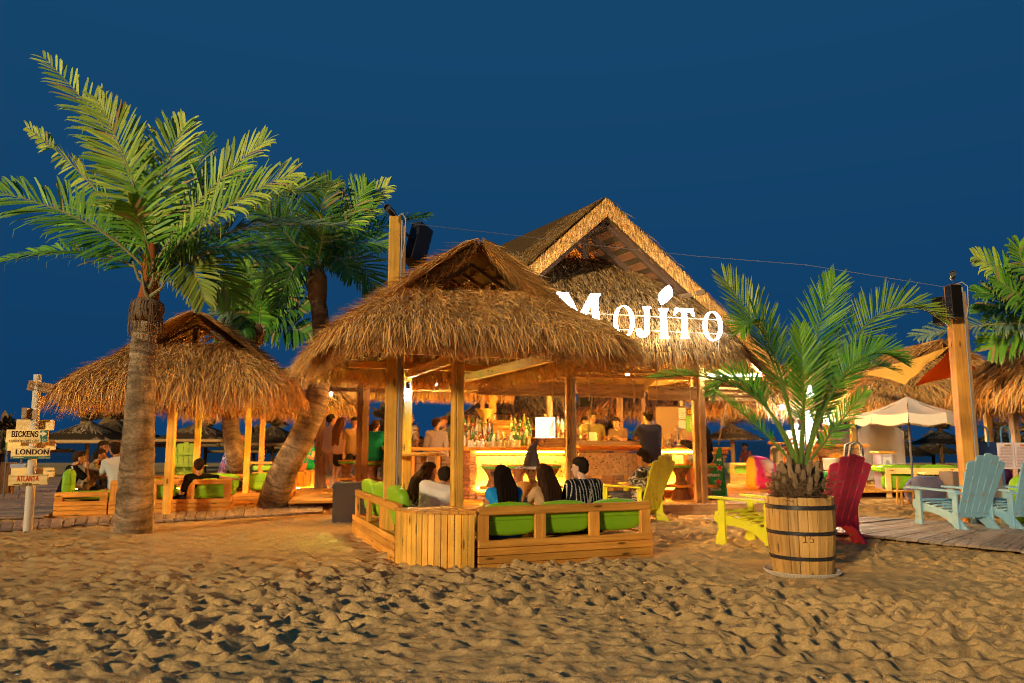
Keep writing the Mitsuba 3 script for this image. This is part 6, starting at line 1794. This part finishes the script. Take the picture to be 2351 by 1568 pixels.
for k in range(6):
    x = 1936 + k * 3.0
    col = (.02, .02, .02) if k % 3 else (.6, .55, .45)
    put(hs_, 'hose', MB().tube([kp(x - 4, .35, 18.8), kp(x - 3, .8, 18.75), kp(x + 2 + k, 1.22, 18.85), kp(x + 22 - k, 1.30, 19.0), kp(x + 36 - 2 * k, 1.20, 18.9), kp(x + 38 - 2 * k, .75 + .05 * k, 18.8)], .016, 6, col), 'satin', True)
cb = thing('painted_cabinet', 'small lilac cabinet with white ornamental panels and a wooden top, right of the kiosk', 'cabinet')
qc = np.append(P(2024, 1000, 18.6)[:2], .0)
put(cb, 'cabinet', MB().box(qc + [0, 0, .55], [.30, .4, .92], 0, .008, col=(.40, .33, .45)), 'satin')
put(cb, 'cabinet_top', MB().box(qc + [0, 0, 1.04], [.44, .5, .05], 0, .008, 0))
for z in (.36, .76):
    put(cb, 'panel', MB().box(qc + [0, -.205, z], [.20, .012, .33], 0, .003, col=(.62, .60, .62)), 'matte')
    put(cb, 'ornament', MB().ball(qc + [0, -.214, z], [.05, .006, .10], 1, (.3, .28, .33)), 'matte')
ob = thing('orange_banner', 'tall narrow orange advertising board leaning at the left of the kiosk', 'banner')
qo = np.append(P(1801, 1000, 18.2)[:2], .0)
put(ob, 'board', MB().box(qo + [0, 0, .53], [.09, .05, .95], 0, .004, col=(.62, .20, .03)), 'satin')
put(ob, 'board_top', MB().box(qo + [-.02, -.002, 1.04], [.10, .05, .08], 0, .004, col=(.7, .68, .62)), 'satin')
for k, ch_ in enumerate('CAIL'):
    m = meshkit.text_mesh(ch_, .06, .003, True)
    put(ob, 'lettering', MB().tri(m, (.8, .75, .65), np.array([[.8, 0, 0, qo[0] - .02], [0, 0, -1, qo[1] - .027], [0, 1, 0, .82 - k * .14], [0, 0, 0, 1.0]])), 'matte')
bb = thing('bean_bag', 'pink and white printed bean bag slumped on the bright deck by the kiosk', 'bean bag')
qq = np.append(P(1752, 1000, 18.4)[:2], DZ + .36)
v, f = superbox((.86, .7, .85), (18, 26), .55)
v[:, :2] *= (1.05 - .42 * np.clip((v[:, 2:] + .3) / .75, 0, 1))
v[:, 0] -= .18 * np.clip(v[:, 2] / .45, 0, 1)
v *= 1 + .09 * (meshkit.fbm(v * 4, 3, 3) - .5)[:, None] * 2
cc = np.where(meshkit.fbm(v * 3.0 + 5, 2, 8)[:, None] > .58, np.array([[.75, .7, .65]]), np.array([[.62, .03, .25]]))
cc = np.where((v[:, :1] < -.30), np.array([[.75, .45, .03]]), cc)
put(bb, 'cover', MB().raw(v + qq, f, cc), 'satin', True)
m = meshkit.text_mesh('OSh', .12, .004, True)
put(bb, 'lettering', MB().tri(m, (.8, .74, .68), np.array([[1, 0, 0, qq[0] - .12], [0, 0, -1, qq[1] - .365], [0, 1, 0, qq[2] - .30], [0, 0, 0, 1.0]])), 'matte')
rs = thing('stacked_trays', 'stack of pale round trays on the deck beside the bean bag', 'trays')
for k in range(9):
    put(rs, 'tray', MB().lathe([(0, 0), (.16, 0), (.17, .03), (.15, .035), (0, .035)], np.append(P(1784, 1000, 17.9)[:2], DZ + k * .042), 18, (.66, .6, .52)), 'satin', 40)
pw = thing('cushion', 'cream patterned pillow leaning between the bean bag and the orange board', 'cushion')
v, f = superbox((.34, .18, .5), e=.5)
put(pw, None, MB().raw(v + np.append(P(1783, 1000, 18.3)[:2], .95), f, np.where(meshkit.fbm(v * 9, 2, 2)[:, None] > .55, np.array([[.1, .1, .08]]), np.array([[.62, .56, .36]]))), 'matte', True)

# --- the green cone sign by the bar
gc = thing('cone_sign', 'tall green folded sign with red stars and white letters by the bar', 'sign')
q = np.append(P(1634, 1000, 15.0)[:2], DZ)
hgt, wb = 1.02, .42
tri_ = sg.Polygon([(-wb / 2, 0), (wb / 2, 0), (wb * .36, hgt), (wb * .28, hgt)])
put(gc, 'panel', MB().prism(tri_, .03, (q, (1, 0, 0), (0, 0, 1), (0, -1, 0)), col=(.012, .17, .035)), 'satin')
put(gc, 'side_panel', MB().prism(tri_, .03, (q + [wb * .46, .02, 0], (0, 1, 0), (0, 0, 1), (1, 0, 0)), col=(.012, .14, .03)), 'satin')
star = sg.Polygon([((1 if k % 2 == 0 else .42) * math.sin(k * math.pi / 5), (1 if k % 2 == 0 else .42) * math.cos(k * math.pi / 5)) for k in range(10)])
for z in (.34, .62):
    x = .06 + .10 * z / hgt
    put(gc, 'star', MB().prism(affinity.scale(star, .082, .082, origin=(0, 0)), .004, (q + [x, -.031, z], (1, 0, 0), (0, 0, 1), (0, -1, 0)), col=(.75, .72, .7)), 'matte')
    put(gc, 'star', MB().prism(affinity.scale(star, .066, .066, origin=(0, 0)), .004, (q + [x, -.036, z], (1, 0, 0), (0, 0, 1), (0, -1, 0)), col=(.62, .03, .02)), 'matte')
for z, tx, x in ((.17, 'dneck', -.10), (.45, 'eineck', -.13), (.75, 'ek', .07)):
    m = meshkit.text_mesh(tx, .062, .003, True)
    put(gc, 'lettering', MB().tri(m, (.78, .76, .72), np.array([[1, 0, 0, q[0] + x], [0, 0, -1, q[1] - .031], [0, 1, 0, q[2] + z], [0, 0, 0, 1.0]])), 'matte')

# --- yellow bench box beyond, white shed, market umbrella
yb = thing('lounge_bench', 'yellow lit wooden lounge bench on the sand beyond the bar deck', 'bench')
q0, q1 = P(1672, 1000, 20.5), P(1744, 1000, 20.5)
for k in range(4):
    put(yb, 'plank', MB().bar([q0[0], 20.5, .10 + k * .1], [q1[0], 20.5, .10 + k * .1], .095, .03, up=(0, -1, 0), pal=0))
for x in (q0[0] + .06, q1[0] - .06):
    put(yb, 'post', MB().bar([x, 20.5, .45], [x, 20.5, .70], .12, .05, up=(0, -1, 0), pal=0))
put(yb, 'top_rail', MB().bar([q0[0], 20.5, .70], [q1[0], 20.5, .70], .08, .06, up=(0, -1, 0), pal=0))
put(yb, 'cushion', MB().raw(superbox((.75, .5, .2))[0] + [(q0[0] + q1[0]) / 2, 20.8, .52], superbox((.75, .5, .2))[1], LIME), 'satin', True)

sd_ = thing('shed', 'white prefabricated shed with a dark ridged roof behind the market umbrella', 'shed')
YS = 25.0
a, b, c, d, e = P(1878, 1062, YS), P(1973, 1062, YS - .8), P(2078, 1070, YS - 1.0), P(1976, 985, YS - .8), P(2028, 958, YS - .9)
f_ = P(2078, 990, YS - 1.0)
zb = 0.0
W0, W1 = np.array([b[0], YS - .8, 0]), np.array([c[0], YS - 1.0, 0])
hh = (b[0], d[2], e[2], f_[2])
wallp = sg.Polygon([(0, 0), (np.linalg.norm(W1 - W0), 0), (np.linalg.norm(W1 - W0), f_[2]), (np.linalg.norm(W1 - W0) * .5, e[2]), (0, d[2])])
sx = unit(W1 - W0)
sn = unit(np.cross(sx, [0, 0, 1.0]))
put(sd_, 'gable_wall', MB().prism(wallp, .08, (W0, sx, (0, 0, 1), sn), col=(.78, .74, .66)), 'matte')
Wb = W0 + np.array([-1.0, 3.0, 0])
put(sd_, 'side_wall', MB().bar((W0 + Wb) / 2 * [1, 1, 0] + [0, 0, 0], (W0 + Wb) / 2 + [0, 0, d[2]], 3.1, .06, up=unit(np.cross(Wb - W0, [0, 0, 1])), col=(.36, .36, .37)), 'matte')
ov = unit(Wb - W0)
ridge0, eaveL, eaveR = W0 + sx * np.linalg.norm(W1 - W0) * .5 + [0, 0, e[2] + .03], W0 - sx * .12 + [0, 0, d[2] - .05], W1 + sx * .12 + [0, 0, f_[2] - .05]
for p_, nm in ((eaveL, 'roof'), (eaveR, 'roof')):
    v = np.array([ridge0 - ov * .12, p_ - ov * .12, p_ + ov * 3.2, ridge0 + ov * 3.2])
    put(sd_, nm, MB().raw(np.vstack([v, v + [0, 0, .04]]), [[0, 1, 2, 3], [4, 7, 6, 5], [0, 4, 5, 1], [1, 5, 6, 2], [2, 6, 7, 3], [3, 7, 4, 0]], (.20, .21, .25)), 'satin')
    for k in range(12):
        q = ov * (.1 + k * .26)
        put(sd_, 'roof_rib', MB().bar(ridge0 + q + [0, 0, .06], p_ + q + [0, 0, .06], .04, .03, col=(.15, .16, .2)), 'satin')

mu = thing('market_umbrella', 'square cream canvas market umbrella on a dark pole in front of the white shed', 'umbrella')
YU = 16.6
ctr = P(2082, 910, YU)
hw = 114 / FPX * YU * .96
zr_ = P(2082, 952, YU)[2]
apex = ctr
rot_ = .30
cor = []
for k in range(8):
    a = rot_ + k * math.pi / 4
    r_ = hw * (1.0 if k % 2 else .94)
    cor.append(np.array([ctr[0] + r_ * math.cos(a), YU + r_ * math.sin(a), zr_ + .02]))
m, mv = MB(), MB()
for k in range(8):
    p_, q_ = cor[k], cor[(k + 1) % 8]
    rows = []
    for s_ in np.linspace(0, 1, 7):
        rw = []
        for u_ in np.linspace(0, 1, 7):
            e_ = p_ + (q_ - p_) * u_
            x = apex + (e_ - apex) * s_
            x = x - np.array([0, 0, .05]) * math.sin(math.pi * u_) * s_ - np.array([0, 0, .05]) * math.sin(math.pi * s_)
            rw.append(x)
        rows.append(rw)
    v = np.array(rows).reshape(-1, 3)
    i, j = np.meshgrid(np.arange(6), np.arange(6), indexing='ij')
    qd = np.stack([i * 7 + j, i * 7 + j + 1, (i + 1) * 7 + j + 1, (i + 1) * 7 + j], -1).reshape(-1, 4)
    m.raw(v, qd, (.78, .71, .58))
    uu = np.linspace(0, 1, 7)
    tp = np.array(rows[-1])
    bt = tp + np.stack([0 * uu, 0 * uu, -.22 + .012 * np.sin(uu * 9)], 1) + (unit((p_ + q_) / 2 - [ctr[0], YU, zr_]) * .03)
    v = np.vstack([tp, bt])
    mv.raw(v, [[a_, a_ + 1, a_ + 8, a_ + 7] for a_ in range(6)], (.80, .75, .64))
    put(mu, 'rib', MB().bar(apex - [0, 0, .06], (p_) - [0, 0, .04], .02, .02, pal=6))
put(mu, 'canopy', m, 'matte', True)
put(mu, 'valance', mv, 'matte', True)
put(mu, 'pole', MB().tube([[ctr[0], YU, -.1], [ctr[0], YU, ctr[2] - .02]], .024, 10, (.10, .10, .11)), 'satin', True)
put(mu, 'finial', MB().ball(apex + [0, 0, .03], .04, 1, (.2, .18, .15)), 'satin', True)

# --- shade sails
def sail(label, pts, col, sag=.2, n=14, pl=.10):
    t = thing('shade_sail', label, 'sail')
    a, b, c = [np.asarray(p) for p in pts]
    v, idx = [], {}
    for i in range(n + 1):
        for j in range(n + 1 - i):
            w0, w1 = i / n, j / n
            w2 = 1 - w0 - w1
            x = a * w0 + b * w1 + c * w2
            cen = (a + b + c) / 3
            pull = 4 * (w0 * w1 + w1 * w2 + w0 * w2) - 9 * w0 * w1 * w2 * 1.333
            x = x + (cen - x) * pl * pull - np.array([0, .2, sag]) * 27 * w0 * w1 * w2 * .6
            x = x + np.array([0, .02, .012]) * math.sin(14 * w0 + 5 * w1)
            idx[i, j] = len(v)
            v.append(x)
    f = []
    for i in range(n):
        for j in range(n - i):
            f.append((idx[i, j], idx[i + 1, j], idx[i, j + 1]))
            if j < n - i - 1:
                f.append((idx[i + 1, j], idx[i + 1, j + 1], idx[i, j + 1]))
    put(t, 'cloth', MB().raw(v, f, col), 'matte', True)
    for p, e in ((a, P(2218, 765, 12.1)),):
        put(t, 'strap', MB().tube([p, e], .012, 5, (.5, .48, .45)), 'satin')
    return t
YA = 15.6
sail('yellow triangular shade sail stretched left of the right mast', (P(2183, 795, 14.6), P(1978, 858, 17.2), P(2078, 884, 15.8)), (.74, .46, .10))
sail('orange triangular shade sail just left of the right mast', (P(2184, 800, 14.4), P(2098, 886, 15.6), P(2245, 848, 16.6)), (.78, .11, .012), pl=.05)

# --- lounge seats, boxes and clutter around the umbrella
lb = thing('lounge_bench', 'pale wooden lounge bench with lime mattresses under the market umbrella', 'bench')
q0, q1 = P(2028, 1000, 17.8), P(2196, 1000, 17.8)
put(lb, 'top_rail', MB().bar([q0[0], 17.8, .62], [q1[0], 17.6, .62], .14, .06, up=(0, -1, 0), pal=3))
for f in (.02, .38, .72, .98):
    x = q0[0] + (q1[0] - q0[0]) * f
    put(lb, 'post', MB().bar([x, 17.78, 0], [x, 17.78, .56], .13, .05, up=(0, -1, 0), pal=3))
put(lb, 'table_top', MB().bar([q0[0] + .6, 17.4, .58], [q1[0] + .5, 17.2, .60], .35, .05, pal=3))
for f in (.25, .75):
    x = q0[0] + (q1[0] - q0[0]) * f
    cushion(f'lime mattress on the bench under the market umbrella, {"left" if f < .5 else "right"} one', 'mattresses under the market umbrella', [x, 18.2, .66], (1.0, .7, .16), 0)
    cushion(f'lime cushion behind the rails of the umbrella bench, {"left" if f < .5 else "right"} one', 'cushions behind the umbrella bench', [x, 18.05, .36], (.8, .3, .3), 0)
bl = thing('tarpaulin', 'heap of folded blue grey tarpaulin at the foot of the market umbrella', 'tarpaulin')
v, f = superbox((1.15, .8, .75), (24, 40), .75)
v[:, 2] *= 1 + .25 * (meshkit.fbm(v * [2, 2, 6], 3, 3) - .5)
v += .16 * (meshkit.fbm(np.stack([v[:, 0] * 1.6 + v[:, 2] * 7, v[:, 2] * 9, v[:, 1] * 2], 1), 3, 5) - .5)[:, None] * unit(v[0] * 0 + [0, -1, .4])
put(bl, None, MB().raw(v + [P(2136, 1000, 15.9)[0], 15.9, .22], f, np.array([.13, .14, .24]) * (.75 + .5 * meshkit.fbm(v * 5, 2, 1))[:, None]), 'matte', True)
gb = thing('storage_box', 'grey wooden storage box with two square hand holes, left of the right mast', 'box')
q = np.append(P(2220, 1000, 15.4)[:2], .34)
put(gb, 'box', MB().box(q, [.95, .6, .70], -.1, .012, col=(.16, .135, .12)), 'matte')
for x in (-.28, .22):
    put(gb, 'hand_hole', MB().box(q + rotz(-.1) @ [x, -.303, -.06], [.10, .012, .11], -.1, .002, col=(.006, .006, .006)), 'matte')
ch2 = thing('wooden_stool', 'small orange wooden toy chair in front of the tarpaulin heap', 'chair')
q = np.append(P(2068, 1000, 15.8)[:2], 0)
for x, y, h_ in ((-.12, -.1, .28), (.12, -.1, .28), (-.12, .12, .58), (.12, .12, .28)):
    put(ch2, 'leg', MB().bar(q + [x, y, 0], q + [x + (.06 if h_ > .5 else 0), y, h_], .035, .035, up=(0, 1, 0), pal=0))
put(ch2, 'seat', MB().box(q + [0, 0, .28], [.32, .30, .03], 0, .004, 0))
cr2 = thing('bottle_crate', 'dark crate of bottles right of the toy chair', 'crate')
q = np.append(P(2096, 1000, 16.0)[:2], 0)
for k in range(4):
    put(cr2, 'slat', MB().bar(q + [-.2, -.15, .06 + k * .11], q + [.2, -.15, .06 + k * .11], .08, .02, up=(0, -1, 0), pal=2))
for x in (-.2, .2):
    put(cr2, 'corner', MB().bar(q + [x, -.13, 0], q + [x, -.13, .46], .04, .04, up=(0, 1, 0), pal=2))
# piles of coloured covers at the right, menu stand, blue frame
for (px, Y, s, c, lab) in ((2165, 19.5, (.6, .5, .5), (.30, .03, .09), 'crimson cushion heap beyond the pale bench'), (2262, 18.5, (1.0, .6, .55), (.10, .03, .10), 'dark purple cloth heap left of the right mast'), (2240, 18.2, (.5, .2, .5), (.60, .05, .04), 'bright red folded cloth leaning on the purple heap'), (2285, 19, (.9, .5, .4), (.35, .06, .06), 'striped red cloth heap behind the right mast')):
    t = thing('cloth_heap', lab, 'cloth')
    v, f = superbox(s, (14, 22), .8)
    v = v * (1 + .25 * (meshkit.fbm(v * 5, 3, int(px)) - .5)[:, None])
    put(t, None, MB().raw(v + [P(px, 1000, Y)[0], Y, s[2] * .45 + .25], f, c), 'matte', True)
ms = thing('menu_stand', 'white two page menu board with printed lines behind the blue chairs', 'menu board')
YM = 15.2
def mpan(nm, x0, y0, x1, y1, col, d=0.0):
    a, b = P(x0, (y0 + y1) / 2, YM - d), P(x1, (y0 + y1) / 2, YM - d)
    put(ms, nm, MB().bar(a, b, abs(y1 - y0) / FPX * YM, .025, up=(0, -1, 0), ch=.003, col=col), 'matte')
mpan('page', 2291, 1017, 2329, 1076, (.62, .57, .62))
mpan('page', 2331, 1017, 2368, 1076, (.62, .57, .62))
for k in range(14):
    for x0, x1 in ((2295, 2326), (2334, 2365)):
        mpan('print_line', x0, 1026 + k * 3.4, x1 - 3 * R.random(), 1027.2 + k * 3.4, (.42, .26, .28), .015)
mpan('heading', 2306, 1020.5, 2321, 1024, (.30, .16, .05), .015)
mpan('heading', 2341, 1020.5, 2356, 1024, (.6, .15, .05), .015)
for px in (2296, 2362):
    put(ms, 'leg', MB().bar(np.append(P(px, 1000, YM + .06)[:2], 0), np.append(P(px, 1000, YM + .06)[:2], P(px, 1020, YM)[2]), .04, .04, up=(0, 1, 0), col=(.05, .12, .3)), 'satin')
bp = thing('blue_panel', 'dark blue folding panel with tubular blue handles behind the blue chairs', 'panel')
a, b = P(2236, 1047, 15.6), P(2289, 1047, 15.6)
put(bp, 'panel', MB().bar(a, b, 64 / FPX * 15.6, .05, up=(0, -1, 0), ch=.005, col=(.012, .035, .12)), 'satin')
for x0, x1 in ((2234, 2268), (2298, 2318)):
    z1 = P(x0, 980, 15.6)[2]
    A_, B_ = P(x0, 1000, 15.5), P(x1, 1000, 15.5)
    h_ = [[A_[0], 15.5, .2], [A_[0], 15.5, z1 - .08], [A_[0] + .04, 15.5, z1 - .01], [A_[0] + .12, 15.5, z1], [B_[0] - .12, 15.5, z1], [B_[0] - .04, 15.5, z1 - .01], [B_[0], 15.5, z1 - .08], [B_[0], 15.5, 1.2]]
    put(bp, 'handle', MB().tube(h_, .017, 8, (.02, .14, .34)), 'satin', True)
for k, px in enumerate((2335, 2344)):
    t = thing('lime_pouf', ('lime green round float lying behind the right blue chair', 'small lime float tucked behind the right blue chair')[k], 'float')
    v, f = superbox((.55, .3, .45), e=.9)
    put(t, None, MB().raw(v + np.append(P(px, 1000, 12.3 + k * .5)[:2], .22 + .3 * k), f, LIME), 'satin', True)

# --- reed beach umbrellas down to the sea
def reed_umbrella(px, py, Y, half, label, seed, tone=.75, square=True, tuft=True, n=620):
    t = thing('beach_umbrella', label, 'beach umbrella', None)
    g = np.random.default_rng(seed)
    top = P(px, py, Y)
    zt_ = top[2]
    ze = zt_ - half * .52
    x0 = top[0]
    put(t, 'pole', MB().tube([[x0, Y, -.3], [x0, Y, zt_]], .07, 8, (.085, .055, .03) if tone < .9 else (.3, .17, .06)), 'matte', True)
    a = g.uniform(0, 2 * np.pi, n)
    if square:
        r = 1 / np.maximum(np.abs(np.cos(a)), np.abs(np.sin(a)))
        r = np.minimum(r, 1.3)
    else:
        r = np.ones(n)
    rot_ = g.uniform(-.25, .25)
    d = np.stack([np.cos(a + rot_) * r, np.sin(a + rot_) * r, 0 * a], 1) * half
    s0 = np.where(np.arange(n) % 3 == 0, 0, g.uniform(0, .6, n))[:, None]
    base = np.array([x0, Y, zt_])
    dz = np.array([0, 0, ze - zt_])
    p0, p2 = base + (d + dz) * s0, base + (d + dz) * g.uniform(.96, 1.06, (n, 1))
    p1 = (p0 + p2) / 2 - [0, 0, .05 * half]
    side = np.cross(d, [0, 0, 1.0])
    side /= np.linalg.norm(side, axis=1, keepdims=True)
    w = half * .035
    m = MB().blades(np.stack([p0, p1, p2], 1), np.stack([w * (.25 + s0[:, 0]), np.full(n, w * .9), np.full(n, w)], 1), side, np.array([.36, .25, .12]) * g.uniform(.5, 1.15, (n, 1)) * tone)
    k = 24
    aa = np.arange(k) * 2 * np.pi / k
    rr = np.minimum(1 / np.maximum(np.abs(np.cos(aa)), np.abs(np.sin(aa))), 1.3) if square else np.ones(k)
    rim = base + dz * .97 + np.stack([np.cos(aa + rot_) * rr, np.sin(aa + rot_) * rr, 0 * aa], 1) * half * .97
    m.raw(np.vstack([base - [0, 0, .03], rim]), [[0, 1 + (j + 1) % k, 1 + j] for j in range(k)], (.06, .04, .02))
    put(t, 'canopy', m, 'matte', kind='stuff')
    # tied band of reeds along the edge
    fr = []
    if square:
        cs = [np.array([x0, Y, ze]) + rotz(rot_ + k_ * math.pi / 2) @ [half * 1.0, half * 1.0, 0] for k_ in range(4)]
        for k_ in range(4):
            put(t, 'edge_pole', MB().tube([cs[k_] * 1.0 + (cs[k_] - cs[k_ - 1]) * .03, cs[k_ - 1] + (cs[k_ - 1] - cs[k_]) * .03], half * .045, 8, np.array([.40, .27, .11]) * tone), 'matte', True)
    if tuft:
        n2 = 46
        b_ = base + [0, 0, .02]
        dd = g.normal(0, 1, (n2, 3)) * [1, 1, .5] + [0, 0, .65]
        dd /= np.linalg.norm(dd, axis=1, keepdims=True)
        L = half * g.uniform(.18, .48, (n2, 1))
        pts = np.stack([b_ + 0 * dd, b_ + dd * L * .6 + [0, 0, .04], b_ + dd * L - [0, 0, .03]], 1)
        put(t, 'tuft', MB().blades(pts, np.tile([.03, .10 * half, .02], (n2, 1)), np.cross(dd, g.normal(0, 1, (n2, 3))), np.array([.34, .22, .09]) * g.uniform(.4, 1.1, (n2, 1)) * tone), 'matte', kind='stuff')
    return t
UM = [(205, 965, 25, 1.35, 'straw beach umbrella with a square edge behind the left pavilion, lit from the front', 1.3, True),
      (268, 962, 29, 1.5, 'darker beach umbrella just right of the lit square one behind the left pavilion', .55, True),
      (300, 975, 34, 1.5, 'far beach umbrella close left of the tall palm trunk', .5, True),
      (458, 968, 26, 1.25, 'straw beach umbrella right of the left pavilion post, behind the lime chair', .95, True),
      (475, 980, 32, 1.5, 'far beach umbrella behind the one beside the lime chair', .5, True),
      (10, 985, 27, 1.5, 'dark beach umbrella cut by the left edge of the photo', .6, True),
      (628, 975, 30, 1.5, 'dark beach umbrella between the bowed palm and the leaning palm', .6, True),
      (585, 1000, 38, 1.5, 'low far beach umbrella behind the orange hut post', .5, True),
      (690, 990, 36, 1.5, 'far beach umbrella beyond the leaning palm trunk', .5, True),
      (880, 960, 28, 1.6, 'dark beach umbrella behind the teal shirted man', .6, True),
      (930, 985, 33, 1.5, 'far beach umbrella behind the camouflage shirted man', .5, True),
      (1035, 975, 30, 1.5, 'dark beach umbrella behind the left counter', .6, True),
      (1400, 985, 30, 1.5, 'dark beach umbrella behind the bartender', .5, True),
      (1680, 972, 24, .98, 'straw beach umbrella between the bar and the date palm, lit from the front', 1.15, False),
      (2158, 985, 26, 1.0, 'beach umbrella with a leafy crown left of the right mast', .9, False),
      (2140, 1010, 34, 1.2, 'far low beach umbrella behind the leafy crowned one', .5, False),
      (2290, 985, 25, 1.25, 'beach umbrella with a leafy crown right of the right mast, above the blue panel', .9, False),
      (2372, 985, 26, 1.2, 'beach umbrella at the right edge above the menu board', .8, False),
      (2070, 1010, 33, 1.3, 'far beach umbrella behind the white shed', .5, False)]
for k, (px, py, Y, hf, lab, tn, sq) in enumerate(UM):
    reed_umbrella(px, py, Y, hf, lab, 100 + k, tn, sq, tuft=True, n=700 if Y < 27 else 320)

# --- far left: dark litter bin and a small board
bn = thing('litter_bin', 'dark slatted litter bin at the left edge of the photo', 'bin')
q = np.append(P(6, 1000, 18.5)[:2], 0)
for k in range(16):
    a = k * 2 * math.pi / 16
    put(bn, 'slat', MB().bar(q + [.32 * math.cos(a), .32 * math.sin(a), .02], q + [.34 * math.cos(a), .34 * math.sin(a), .80], .10, .02, up=(math.cos(a), math.sin(a), 0), pal=2))
put(bn, 'liner', MB().lathe([(0, .05), (.29, .05), (.30, .78), (.28, .78), (.27, .1)], q, 16, (.02, .02, .02)), 'matte')
yw = thing('info_board', 'small olive and white notice board behind the signpost', 'board')
a, b = P(14, 1005, 17), P(60, 1005, 17)
put(yw, 'panel', MB().bar(P(14, 1018, 17), P(58, 1018, 17), .30, .03, up=(0, -1, 0), ch=.003, col=(.28, .27, .06)), 'matte')
put(yw, 'panel', MB().bar(P(24, 1070, 17), P(58, 1070, 17), .10, .03, up=(0, -1, 0), ch=.003, col=(.3, .33, .4)), 'matte')
for px in (20, 54):
    q = P(px, 1000, 17.05)
    put(yw, 'leg', MB().bar([q[0], 17.05, 0], [q[0], 17.05, 1.45], .04, .04, up=(0, 1, 0), col=(.04, .04, .045)), 'satin')
# --- rear deck: round tub table of the woman in green, bench, speaker and bits
tb_ = thing('tub_table', 'round orange lit wooden tub used as a table on the rear deck', 'table')
q = np.append(P(706, 1000, 20.75)[:2], .1)
for k in range(20):
    a = k * 2 * math.pi / 20
    put(tb_, 'stave', MB().bar(q + [.52 * math.cos(a), .52 * math.sin(a), 0], q + [.55 * math.cos(a), .55 * math.sin(a), .40], .155, .03, up=(math.cos(a), math.sin(a), 0), pal=0))
put(tb_, 'table_top', MB().lathe([(0, .40), (.56, .40), (.56, .43), (0, .43)], q, 24, pal=0), 'wood')
cup = thing('bucket_drink', 'orange bucket drink with long straws on the tub table', 'drink')
put(cup, 'bucket', MB().lathe([(0, .43), (.12, .43), (.15, .62), (.13, .62), (0, .6)], q + [-.1, -.1, 0], 16, (.5, .16, .04)), 'satin', True)
for k in range(4):
    put(cup, 'straw', MB().tube([q + [-.1 + .04 * k, -.1, .5], q + [.05 + .09 * k, -.15, 1.05 + .1 * k]], .008, 5, ((.7, .5, .4), (.05, .3, .15), (.7, .2, .15), (.1, .2, .5))[k]), 'satin')
rb_ = thing('lounge_bench', 'orange lit lounge bench on the rear deck between the two leaning palms', 'bench')
q0, q1 = P(583, 1000, 20.9), P(628, 1000, 20.9)
for k in range(4):
    put(rb_, 'plank', MB().bar([q0[0], 20.9, .14 + k * .095], [q1[0], 20.9, .14 + k * .095], .09, .03, up=(0, -1, 0), pal=0))
put(rb_, 'top_rail', MB().bar([q0[0] - .1, 20.9, .72], [q1[0], 20.9, .72], .07, .06, up=(0, -1, 0), pal=0))
put(rb_, 'cushion', MB().raw(superbox((.6, .4, .16))[0] + [(q0[0] + q1[0]) / 2, 21.1, .58], superbox((.6, .4, .16))[1], LIME), 'satin', True)
tl_ = thing('light_strip', 'thin horizontal amber light strip behind the leaning palm trunk', 'light strip')
put(tl_, None, MB().bar(P(655, 1041, 22.5), P(742, 1039, 22.0), .025, .03), 'matte', emit=AMBER * 30)
speaker('black loudspeaker hanging under the corner of the bar beside the leaning palm', P(695, 912, 19.4), math.radians(-25), .3, (.55, .35, .32))
sp3 = speaker('dark loudspeaker hanging in the bar left of the bartender', P(1342, 918, 18.8), math.radians(20), .2, (.42, .3, .3))
